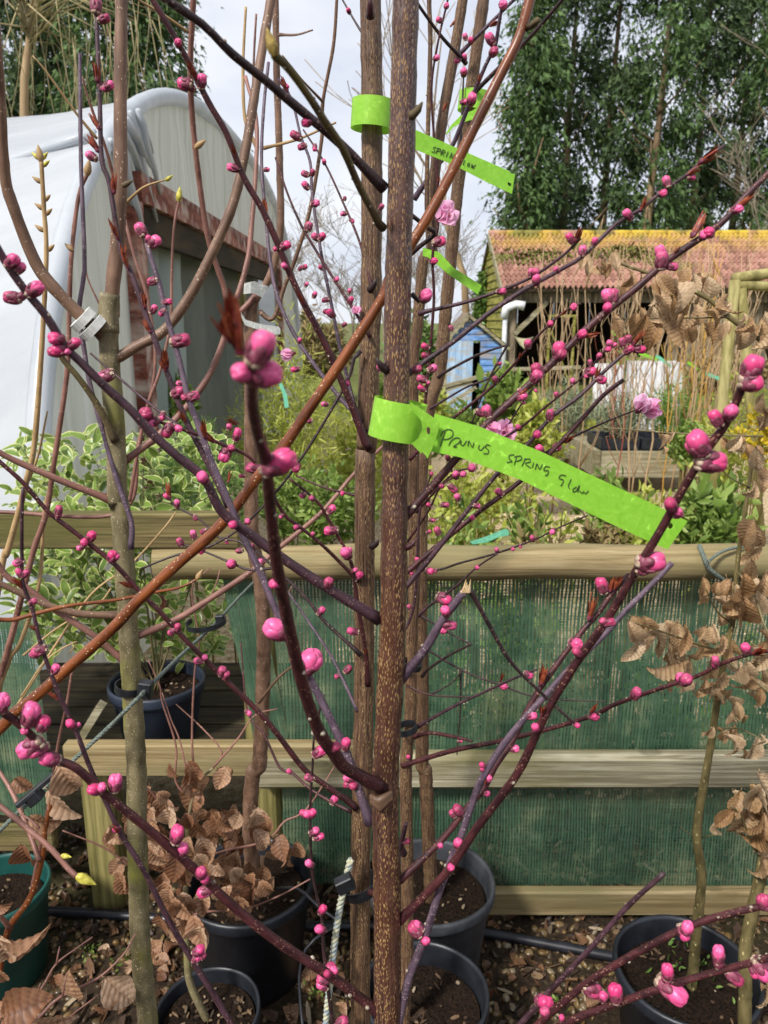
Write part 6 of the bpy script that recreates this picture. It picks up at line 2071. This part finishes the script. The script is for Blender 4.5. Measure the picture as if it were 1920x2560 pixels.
# --- hornbeams on the right
HB1 = Vector((P(1733, 2423, pR.y).x, pR.y, 0))
TH1 = thing('hornbeam_sapling', 'thin green stemmed hornbeam with curled tan leaves in front of the netting', 'hornbeam', HB1)
limb(TH1, 'stem', 'H1338,860 H1350,700 H1372,480 H1352,300 H1368,150 H1395,0 F1425,920 F1450,750 F1482,580 F1510,450 F1530,200 D1565,1060 D1590,900', 50, 16, pR.y, 1.3, M_GREENBR, 14, pre=[HB1 + Vector((0, 0, .16))], flare=0, budable=False)
for s, a, b_, y0, y1 in (('F1484,600 F1420,590 F1350,570 F1240,530 F1150,500 F1085,480', 14, 7, 1.33, 1.22), ('F1475,620 F1510,670 F1600,730 F1680,790', 14, 8, 1.33, 1.25), ('F1430,940 F1470,935 F1530,935 F1650,990', 10, 6, 1.35, 1.3), ('F1500,480 F1440,430 F1390,330', 9, 5, 1.33, 1.28), ('F1525,260 F1590,330 F1640,480 F1680,560', 14, 10, 1.3, 1.2), ('H1375,300 H1330,290 H1280,255', 8, 4, 1.36, 1.34), ('H1370,300 H1430,290 H1460,288', 7, 4, 1.36, 1.34), ('D1580,1000 D1500,960 D1440,900', 8, 5, 1.3, 1.28)):
    limb(TH1, 'twig', s, a, b_, y0, y1, M_GREENBR, 7, flare=0, budable=False, step=.01)
TH2 = thing('hornbeam_sapling', 'thicker hornbeam with crinkled dead leaves beside the weedy black pot', 'hornbeam', HB2)
limb(TH2, 'stem', 'H1558,1106 H1562,950 H1560,800 H1580,680 H1615,520 H1650,360 H1690,150 F1720,800 F1735,300 D1740,900 D1720,600 D1659,390', 62, 36, 1.02, 1.12, M_GREENBR, 16, pre=[HB2 + Vector((.02, 0, .18))], flare=0, budable=False)
for s, a, b_, y0, y1 in (('D1690,440 D1659,385 D1480,255 D1400,185 D1250,110 D1100,60 D1000,25 D930,0 B940,1090', 34, 10, 1.12, 1.15), ('D1490,265 D1300,268 D1000,272', 8, 5, 1.12, 1.2), ('D1640,780 D1500,775 D1250,765 D1000,745 D900,740', 10, 5, 1.12, 1.25), ('H1640,400 H1590,330 H1540,200 H1500,170', 14, 8, 1.05, 1.0)):
    limb(TH2, 'twig', s, a, b_, y0, y1, M_GREENBR, 8, flare=0, budable=False, step=.01)
HLIST1 = 'F:1385,330,60 1370,370,50 1430,330,40 1470,420,80 1490,360,90 1525,400,110 1540,330,100 1560,440,110 1600,360,90 1590,270,80 1620,400,80 1590,180,80 1620,110,90 1560,90,80 1640,330,90 1070,530,80 1085,600,90 1110,490,70 1150,490,70 1180,550,90 1140,560,80 1240,510,60 1270,540,80 1255,620,100 1240,670,110 1300,550,80 1350,600,80 1370,530,60 1395,520,60 1420,540,60 1440,590,80 1480,590,70 1400,680,70 1425,740,90 1440,790,80 1330,760,70 1290,740,60 1380,770,60 1500,640,70 1540,690,80 1560,740,80 1590,760,80 1620,730,80 1480,800,60 1500,840,60 1530,860,60 1400,950,50 1490,950,50 1515,1010,80 1470,970,50 1595,1025,70 1630,990,40 1510,900,50 1640,640,90 1600,620,90 1650,560,80 1230,760,50 1625,800,60'
HLIST2 = 'D:880,40,60 925,60,50 960,50,60 1000,20,60 860,20,50 1060,110,70 1045,150,60 1200,180,90 1215,120,80 1265,170,100 1275,230,100 1340,130,90 1390,110,80 1380,150,90 1480,215,90 1280,320,110 1160,340,100 1105,300,80 1085,290,70 1010,300,80 1130,270,90 1330,260,80 1420,270,70 1410,330,70 1470,320,60 1540,350,90 1630,300,90 1600,320,80 1650,350,90 1560,300,60 1200,800,50 1240,780,40 1510,820,80 1545,820,80 1490,810,60 1610,880,90 1580,1020,80 1630,960,80 1650,700,80 1640,660,60 1320,330,80 1240,290,80 1190,260,70 1300,90,70|H:1470,215,70 1490,190,60 1520,160,80 1555,230,110 1600,180,120 1580,140,100 1620,290,110 1610,120,110 1645,90,110 1640,220,110 1630,430,90 1650,970,80 1600,250,90 1650,330,90'
for tree, lst, yy0, yy1 in ((TH1, HLIST1, 1.22, 1.38), (TH2, HLIST2, 1.08, 1.24)):
    for grp in lst.split('|'):
        t, rest = grp.split(':')
        for it in rest.split():
            x, y, d = map(float, it.split(','))
            px, py = TILES[t][0] + x * TS, TILES[t][1] + y * TS
            Y = lr.uniform(yy0, yy1) if t != 'H' else lr.uniform(1.0, 1.08)
            put_leaf(tree, HORN, px, py, Y, d * TS * (1.8 if t != 'D' else 1.5), rnd=lr)
            if lr.random() < .85:
                put_leaf(tree, HORN, px + lr.gauss(0, 14), py + lr.gauss(0, 14), Y + .02, d * TS * lr.uniform(.8, 1.1), rnd=lr)

# fallen leaves on the ground
for k in range(46):
    for _ in range(40):
        px, py = lr.uniform(0, 1920), lr.uniform(2290, 2560)
        q = PZ(px, py, .012)
        if free(q.x, q.y):
            break
    d = Vector((lr.gauss(0, 1), lr.gauss(0, 1), lr.gauss(0, .12))).normalized()
    z = Vector((lr.gauss(0, .3), lr.gauss(0, .3), 1))
    x = d.cross(z).normalized()
    z = x.cross(d)
    o = link('fallen_leaf', lr.choice(BEECH), q, None, Matrix((x, d, z)).transposed().to_quaternion(), lr.uniform(.03, .055))
    tag(o, 'brown dead leaf lying on the gravel', 'leaf', 'fallen leaves')

# ------------------------------------------------------------------ variegated shrub on the bench
m, nt, b = new_mat('leaf_variegated')
tc = N(nt, 'ShaderNodeTexCoord')
sx = N(nt, 'ShaderNodeSeparateXYZ')
nt.links.new(tc.outputs['UV'], sx.inputs['Vector'])
f = noise(nt, coords(nt, 'Object', 6), 1, 3)
ad = N(nt, 'ShaderNodeMath', _operation='ADD')
nt.links.new(sx.outputs['X'], ad.inputs[0])
mu = N(nt, 'ShaderNodeMath', _operation='MULTIPLY_ADD')
mu.inputs[1].default_value, mu.inputs[2].default_value = .5, -.25
nt.links.new(f, mu.inputs[0])
nt.links.new(mu.outputs[0], ad.inputs[1])
cg = ramp(nt, objrand(nt), [(0, srgb(88, 114, 44)), (.6, srgb(122, 146, 62)), (1, srgb(158, 174, 84))])
c = mixc(nt, ramp(nt, ad.outputs[0], [(.74, (0, 0, 0)), (.88, (1, 1, 1))]), cg, srgb(208, 210, 140))
nt.links.new(c, b.inputs['Base Color'])
b.inputs['Roughness'].default_value = .35
t = N(nt, 'ShaderNodeBsdfTranslucent')
nt.links.new(c, t.inputs['Color'])
mx = N(nt, 'ShaderNodeMixShader', Fac=.3)
nt.links.new(b.outputs['BSDF'], mx.inputs[1])
nt.links.new(t.outputs['BSDF'], mx.inputs[2])
nt.links.new(mx.outputs['Shader'], nt.nodes['Material Output'].inputs['Surface'])
M_VAR = m


def var_leaf(seed):
    r = random.Random(seed)
    vs, fs, uv = [], [], []
    nu, nv = 8, 4
    for i in range(nu + 1):
        u = i / nu
        w = .24 * math.sin(math.pi * min(.99, .06 + .93 * u)) ** .75
        for j in range(nv + 1):
            v = j / nv * 2 - 1
            vs.append((v * w, u, .35 * abs(v) * w - .25 * (u - .4) ** 2 + .03 * math.sin(6 * u + seed)))
            uv.append((max(abs(v), abs(u * 2 - 1) ** 2.5), u))
    for i in range(nu):
        for j in range(nv):
            a = i * (nv + 1) + j
            fs.append((a, a + 1, a + nv + 2, a + nv + 1))
    return mesh_np('leaf', vs, fs, [M_VAR], True, None, uv)


VARL = [var_leaf(i) for i in range(4)]
VB = Vector((pS.x, 1.97, .575))
TV = thing('variegated_shrub', 'evergreen shrub with cream edged leaves in the slate pot on the bench', 'shrub', VB)
vr = random.Random(9)
tips = []
for k in range(46):
    a = vr.uniform(0, 6.28)
    px, py = vr.uniform(40, 560), 0
    top = vr.uniform(1060, 1640)
    Y = vr.uniform(1.86, 2.3)
    p2 = P(px, top, Y)
    p1 = VB.lerp(p2, .5) + Vector((vr.gauss(0, .03), vr.gauss(0, .03), .04))
    mb = MB()
    pts, _ = catmull([VB + Vector((vr.gauss(0, .01), vr.gauss(0, .01), 0)), p1, p2], .02)
    mb.tube(pts, [.0032 - .002 * i / len(pts) for i in range(len(pts))], 5)
    if k < 14:
        mb.build('stem', M_GREENBR, TV, smooth=True)
    tips.append((p1, p2))
nl = 0
for p1, p2 in tips:
    for q in range(7):
        s = .45 + .55 * (q + vr.random()) / 7
        p = p1.lerp(p2, min(1.0, (s - .4) / .6)) if s > .4 else p1
        out = (p2 - p1).normalized()
        d = (out * .5 + Vector((vr.gauss(0, .8), vr.gauss(0, .7), .25 + vr.gauss(0, .4)))).normalized()
        up = Vector((vr.gauss(0, .4), -.6, 1))
        x = d.cross(up).normalized()
        z = x.cross(d)
        if nl < 290:
            link('leaf', vr.choice(VARL), p + d * .004, TV, Matrix((x, d, z)).transposed().to_quaternion(), vr.uniform(.038, .062))
            nl += 1
# fuller body of the same shrub
pos, dirs = [], []
for k in range(1000):
    px, py, Y = vr.uniform(30, 580), vr.uniform(1085, 1640), vr.uniform(1.95, 2.4)
    pos.append(P(px, py, Y))
    dirs.append((vr.gauss(0, .8), vr.gauss(0, .6) - .3, vr.gauss(0, .5) + .2))
tmpl = VARL[0]
tvv = np.array([v.co[:] for v in tmpl.vertices])
tff = np.array([list(p.vertices) for p in tmpl.polygons])
uvl = np.array([(max(abs((i % 5) / 4 * 2 - 1), abs((i // 5) / 8 * 2 - 1) ** 2.5), 0) for i in range(45)])
v, f = scatter(tvv, tff, frames(np.array([p - VB for p in pos]), np.array(dirs), nrng.uniform(.036, .058, len(pos)), np.tile(np.array([[0, -.6, 1.0]]), (len(pos), 1)) + nrng.normal(size=(len(pos), 3)) * .35))
link('inner_foliage', mesh_np('inner_foliage', v, f, [M_VAR], True, None, np.tile(uvl, (len(pos), 1))), VB, TV, kind='stuff')

# ------------------------------------------------------------------ plant tags
def tag_mat(name, c1, c2, rough=.4):
    m, nt, b = new_mat(name)
    f = noise(nt, coords(nt, 'Object', (130, 130, 130)), 1, 3, .6, 1.2)
    f2 = noise(nt, coords(nt, 'Object', (340, 340, 340)), 1, 2)
    c = ramp(nt, f, [(.35, c1), (.62, c2), (.72, tuple(min(1, x * 1.35 + .03) for x in c2[:3]) + (1,))])
    nt.links.new(c, b.inputs['Base Color'])
    b.inputs['Roughness'].default_value = rough
    t = N(nt, 'ShaderNodeBsdfTranslucent')
    nt.links.new(c, t.inputs['Color'])
    mx = N(nt, 'ShaderNodeMixShader', Fac=.35)
    nt.links.new(b.outputs['BSDF'], mx.inputs[1])
    nt.links.new(t.outputs['BSDF'], mx.inputs[2])
    nt.links.new(mx.outputs['Shader'], nt.nodes['Material Output'].inputs['Surface'])
    bump(nt, b, f2, .15, .0004)
    return m


M_TAG = tag_mat('tag_lime', srgb(148, 210, 62), srgb(164, 220, 76))
M_TAGW = tag_mat('tag_white', srgb(186, 190, 184), srgb(214, 216, 210))
M_TAGA = tag_mat('tag_aqua', srgb(120, 206, 170), srgb(146, 222, 190))
M_INK = simple('pen_ink', srgb(34, 44, 28), srgb(58, 66, 44), 500, .6, bstr=0)


def strip(parent, name, top, bot, Yf, mt, nu=70, nv=10, hole=None, notch=False, th=.0004):
    """ruled strip between a top and a bottom pixel edge (polyline each)"""
    def along(pl, u):
        cum = [0]
        for i in range(1, len(pl)):
            cum.append(cum[-1] + math.hypot(pl[i][0] - pl[i - 1][0], pl[i][1] - pl[i - 1][1]))
        t = u * cum[-1]
        for i in range(1, len(pl)):
            if t <= cum[i] + 1e-9:
                s = (t - cum[i - 1]) / (cum[i] - cum[i - 1])
                return (pl[i - 1][0] + (pl[i][0] - pl[i - 1][0]) * s, pl[i - 1][1] + (pl[i][1] - pl[i - 1][1]) * s)
        return pl[-1]
    grid = []
    for i in range(nu + 1):
        a, b_ = along(top, i / nu), along(bot, i / nu)
        for j in range(nv + 1):
            s = j / nv
            grid.append([a[0] + (b_[0] - a[0]) * s, a[1] + (b_[1] - a[1]) * s])
    fs = []
    for i in range(nu):
        for j in range(nv):
            q = [i * (nv + 1) + j, (i + 1) * (nv + 1) + j, (i + 1) * (nv + 1) + j + 1, i * (nv + 1) + j + 1]
            if hole:
                cx = sum(grid[k][0] for k in q) / 4
                cy = sum(grid[k][1] for k in q) / 4
                if math.hypot(cx - hole[0], cy - hole[1]) < hole[2] * .98:
                    continue
            fs.append(tuple(q))
    if hole:
        for g_ in grid:
            d = math.hypot(g_[0] - hole[0], g_[1] - hole[1])
            if 1e-6 < d < hole[2] * 1.25:
                g_[0] = hole[0] + (g_[0] - hole[0]) / d * hole[2]
                g_[1] = hole[1] + (g_[1] - hole[1]) / d * hole[2]
    pts = [P(x, y, Yf(x, y)) for x, y in grid]
    o0 = WL[parent]
    n = len(pts)
    vs = [p - o0 for p in pts] + [p - o0 + Vector((0, th, 0)) for p in pts]
    used = set()
    ed = {}
    for f in fs:
        for a, b_ in zip(f, f[1:] + f[:1]):
            ed[(a, b_)] = 1
    allf = [f[::-1] for f in fs] + [tuple(i + n for i in f) for f in fs]
    for (a, b_) in ed:
        if (b_, a) not in ed:
            allf.append((a, b_, b_ + n, a + n))
    me = mesh_np(name, vs, allf, [mt], False)
    bm = bmesh.new()
    bm.from_mesh(me)
    bmesh.ops.delete(bm, geom=[v for v in bm.verts if not v.link_faces], context='VERTS')
    bm.to_mesh(me)
    bm.free()
    return link(name, me, o0, parent)


def loop_band(parent, px, py, Y, rx, ry, hpx, tilt, mt, a0=0, a1=360, roll=0.0):
    c = P(px, py, Y)
    h = hpx / F * depth(c)
    rot = Matrix.Rotation(R(tilt), 3, 'Y') @ Matrix.Rotation(R(roll), 3, 'X')
    vs, fs = [], []
    n, nz = 48, 5
    for k in range(n + 1):
        a = R(a0 + (a1 - a0) * k / n)
        for q in range(nz):
            s = q / (nz - 1) - .5
            p = Vector((rx * math.cos(a), ry * math.sin(a), h * s))
            vs.append(c + rot @ p - WL[parent])
    for k in range(n):
        for q in range(nz - 1):
            i = k * nz + q
            fs.append((i, i + nz, i + nz + 1, i + 1))
    m_ = mesh_np('loop', vs, fs, [mt], True)
    return link('loop', m_, WL[parent], parent)


def ink(parent, strokes, Yf, w=1.1, lift=.0006):
    mb = MB()
    for st in strokes:
        pts = [P(x, y, Yf(x, y) - lift) for x, y in st]
        sm, _ = catmull(pts, .0012) if len(pts) > 2 else (pts, None)
        r = w / F * depth(pts[0])
        mb.tube(sm, r, 5)
    return mb.build('handwriting', M_INK, parent, smooth=True)


def z3(pts, o, s):
    return [(o[0] + x / s, o[1] + y / s) for x, y in pts]


# --- the big tag on the first plum
TG1 = thing('plant_tag', 'large lime green tag with handwriting looped round the thickest plum trunk', 'plant tag', P(1082, 1080, .60))
def yf1(x, y):
    u = (x - 1070) / 640
    return .598 - .012 * math.sin(u * 2.6) + .012 * u


strip(TG1, 'strip', [(1087, 1034), (1200, 1067), (1350, 1128), (1500, 1198), (1620, 1254), (1719, 1303)], [(1072, 1128), (1150, 1143), (1300, 1199), (1450, 1272), (1560, 1325), (1632, 1358), (1669, 1374)], yf1, M_TAG, 84, 14, hole=(1674, 1314, 9))
tr = .0128
loop_band(TG1, 994, 1049, .612, .0212, .0195, 96, 10, M_TAG, 0, 360, 0)
# barbed head pushed through the slot
fl = [(1024, 1004), (1060, 1027), (1101, 1056), (1092, 1090), (1080, 1122), (1069, 1147), (1062, 1136), (1052, 1127), (1053, 1134), (1029, 1109), (1045, 1095), (1056, 1072), (1052, 1045), (1036, 1032)]
hc = (1071, 1076)
N_ = len(fl)
yfl = lambda x, y: .592 - .0001 * (1100 - x)
vs, fs = [], []
for k, (x, y) in enumerate(fl):
    vs.append(P(x, y, yfl(x, y)) - WL[TG1])
for k, (x, y) in enumerate(fl):
    a = math.atan2(y - hc[1], x - hc[0])
    vs.append(P(hc[0] + 5 * math.cos(a), hc[1] + 10 * math.sin(a), yfl(*hc)) - WL[TG1])
for k in range(N_):
    k2 = (k + 1) % N_
    fs.append((k, k2, N_ + k2, N_ + k))
link('barbed_head', mesh_np('barbed_head', vs, fs, [M_TAG], False), WL[TG1], TG1)
oA, sA = (1000, 700), 4.608
oE, sE = (1300, 1080), 3.770
oD, sD = (960, 640), 1.728
st = [z3(q, oA, sA) for q in (
    [(520, 1740), (495, 1820), (465, 1915)], [(468, 1800), (490, 1752), (555, 1718), (608, 1745), (600, 1800), (550, 1830), (500, 1835)],
    [(560, 1905), (590, 1850), (645, 1815), (690, 1828), (682, 1868), (612, 1918), (655, 1922)],
    [(705, 1850), (698, 1892), (722, 1908), (752, 1874), (764, 1848)], [(782, 1912), (792, 1850), (830, 1925), (852, 1868)],
    [(912, 1898), (904, 1945), (928, 1962), (958, 1932), (972, 1912)], [(1038, 1908), (1000, 1894), (984, 1928), (1020, 1960), (1008, 2000), (958, 1994)])]
st += [z3(q, oD, sD) for q in (
    [(562, 858), (542, 860), (541, 876), (553, 886), (530, 891)], [(573, 862), (563, 902)], [(562, 868), (590, 863), (593, 878), (572, 886)],
    [(612, 872), (596, 907)], [(604, 878), (630, 876), (632, 888), (610, 896), (634, 916)], [(646, 892), (640, 913)], [(653, 921), (661, 896), (671, 921), (684, 899)], [(716, 912), (697, 908), (690, 926), (710, 926), (706, 944), (696, 949)])]
st += [z3(q, oE, sE) for q in (
    [(432, 412), (385, 403), (368, 436), (408, 450), (402, 480), (382, 508)], [(482, 440), (455, 508), (468, 536)], [(532, 518), (500, 534), (498, 562), (530, 552), (560, 500), (545, 566)], [(562, 552), (584, 578), (600, 558), (616, 582), (645, 552)])]
ink(TG1, st, yf1, 1.15)

# simple handwriting for the smaller tags
FONT = {'P': [[(0, 0), (0, 1)], [(0, 1), (.6, .95), (.6, .6), (0, .5)]], 'R': [[(0, 0), (.1, 1)], [(.1, 1), (.6, .9), (.5, .55), (.1, .5), (.65, 0)]], 'U': [[(0, 1), (.05, .2), (.3, 0), (.55, .3), (.6, 1)]], 'N': [[(0, 0), (.1, 1), (.5, 0), (.65, 1)]], 'S': [[(.6, .95), (.2, 1), (.1, .7), (.5, .4), (.4, .05), (0, .05)]], 'I': [[(.25, 1), (.2, 0)]], 'G': [[(.6, .95), (.1, .9), (.05, .4), (.5, .5), (.5, .0), (.2, -.2)]], 'L': [[(.2, 1), (.1, .1), (.4, 0)]], 'O': [[(.3, .8), (.05, .5), (.2, .05), (.5, .3), (.3, .8)]], 'W': [[(0, .8), (.15, 0), (.3, .6), (.45, 0), (.7, .9)]], ' ': []}


def write(text, x0, y0, dx, dy, size):
    """pixel strokes along a slanting base line"""
    L = math.hypot(dx, dy)
    ux, uy = dx / L, dy / L
    out, c = [], 0
    for ch in text:
        for s in FONT[ch]:
            out.append([(x0 + ux * (c + a * size) + uy * b_ * size, y0 + uy * (c + a * size) - ux * b_ * size) for a, b_ in s])
        c += size * .85
    return out


TG2 = thing('plant_tag', 'lime green tag tied high round the second plum behind the orange stem', 'plant tag', P(1000, 350, .78))
yf2 = lambda x, y: .785 + .00008 * (x - 1000)
strip(TG2, 'strip', [tp('B60,535'), tp('B140,562'), tp('B350,655'), tp('B480,712'), tp('B540,738'), tp('B550,750'), tp('B566,752')], [tp('B60,620'), tp('B140,648'), tp('B300,712'), tp('B450,790'), tp('B553,838')], yf2, M_TAG, 60, 8, hole=(*tp('B541,797'), 4))
loop_band(TG2, 932, 288, .803, .0205, .0205, 66, 4, M_TAG)
ink(TG2, write('PRUNUS', *tp('B20,600'), 100, 44, 13) + write('SPRING', *tp('B205,655'), 100, 34, 14) + write('GLOW', *tp('B320,705'), 100, 34, 13), yf2, .9)
TG3 = thing('plant_tag', 'lime green tag looped round the fourth plum stem behind the others', 'plant tag', P(1175, 255, 1.4))
yf3 = lambda x, y: 1.385
loop_band(TG3, *tp('B388,440'), 1.425, .026, .026, 44, 6, M_TAG)
strip(TG3, 'strip', [tp('B440,450'), tp('B380,478'), tp('B330,500'), tp('B290,540'), tp('B268,575')], [tp('B415,510'), tp('B370,520'), tp('B335,530'), tp('B300,550'), tp('B272,580')], yf3, M_TAG, 20, 4)
TG4 = thing('plant_tag', 'lime green tag hanging from the third plum in front of the barn gable', 'plant tag', P(1130, 680, 1.12))
yf4 = lambda x, y: 1.09
strip(TG4, 'strip', [tp('B168,1070'), tp('B240,1090'), tp('D300,50'), tp('D423,128')], [tp('B168,1106'), tp('D190,5'), tp('D280,80'), tp('D405,166')], yf4, M_TAG, 30, 5)
TG5 = thing('plant_tag', 'white plant label on the brown tree beside the front buds', 'plant tag', P(*tp('C1100,290'), 1.4))
yf5 = lambda x, y: 1.40
strip(TG5, 'strip', [tp('C1040,240'), tp('C1060,275'), tp('C1130,295'), tp('C1205,305'), tp('C1212,318')], [tp('C1040,262'), tp('C1060,300'), tp('C1120,320'), tp('C1190,340'), tp('C1210,338')], yf5, M_TAGW, 24, 4)
TG6 = thing('plant_tag', 'folded white label clipped on the graft of the brown tree', 'plant tag', P(*tp('C1100,140'), 1.42))
yf6 = lambda x, y: 1.41 + .0004 * abs(x - tp('C1085,140')[0])
strip(TG6, 'strip', [tp('C1055,118'), tp('C1100,108'), tp('C1125,120'), tp('C1160,130')], [tp('C1052,165'), tp('C1085,160'), tp('C1105,165'), tp('C1135,182')], yf6, M_TAGW, 20, 4)
TG7 = thing('plant_tag', 'pale aqua label hanging among the lime conifer leaves', 'plant tag', P(*tp('C1225,600'), 2.9))
strip(TG7, 'strip', [tp('C1203,550'), tp('C1222,600'), tp('C1230,658')], [tp('C1218,548'), tp('C1240,600'), tp('C1248,652')], lambda x, y: 2.9, M_TAGA, 12, 3)
TG8 = thing('plant_tag', 'pale aqua label lying on the plants behind the rail', 'plant tag', P(*tp('F450,110'), 2.3))
strip(TG8, 'strip', [tp('F370,128'), tp('F430,110'), tp('F525,72'), tp('F538,80')], [tp('F385,140'), tp('F440,132'), tp('F500,108'), tp('F540,100')], lambda x, y: 2.3, M_TAGA, 14, 3)
for k, (x0, y0, x1, y1) in enumerate(((1100, 410, 1180, 440), (1190, 430, 1240, 470), (1310, 450, 1370, 490), (1390, 500, 1450, 522), (980, 320, 1010, 335), (1170, 420, 1200, 440))):
    Yk = 8.0 + k * .2
    a, b_ = tp('D%d,%d' % (x0, y0)), tp('D%d,%d' % (x1, y1))
    t8 = thing('plant_tag', 'pale green label on the saplings before the barn', 'plant tag', P((a[0] + b_[0]) / 2, (a[1] + b_[1]) / 2, Yk), 'labels on the far saplings')
    strip(t8, 'strip', [a, b_], [(a[0], a[1] + 9), (b_[0], b_[1] + 9)], lambda x, y: Yk, M_TAGA if k % 2 else M_TAG, 6, 2)
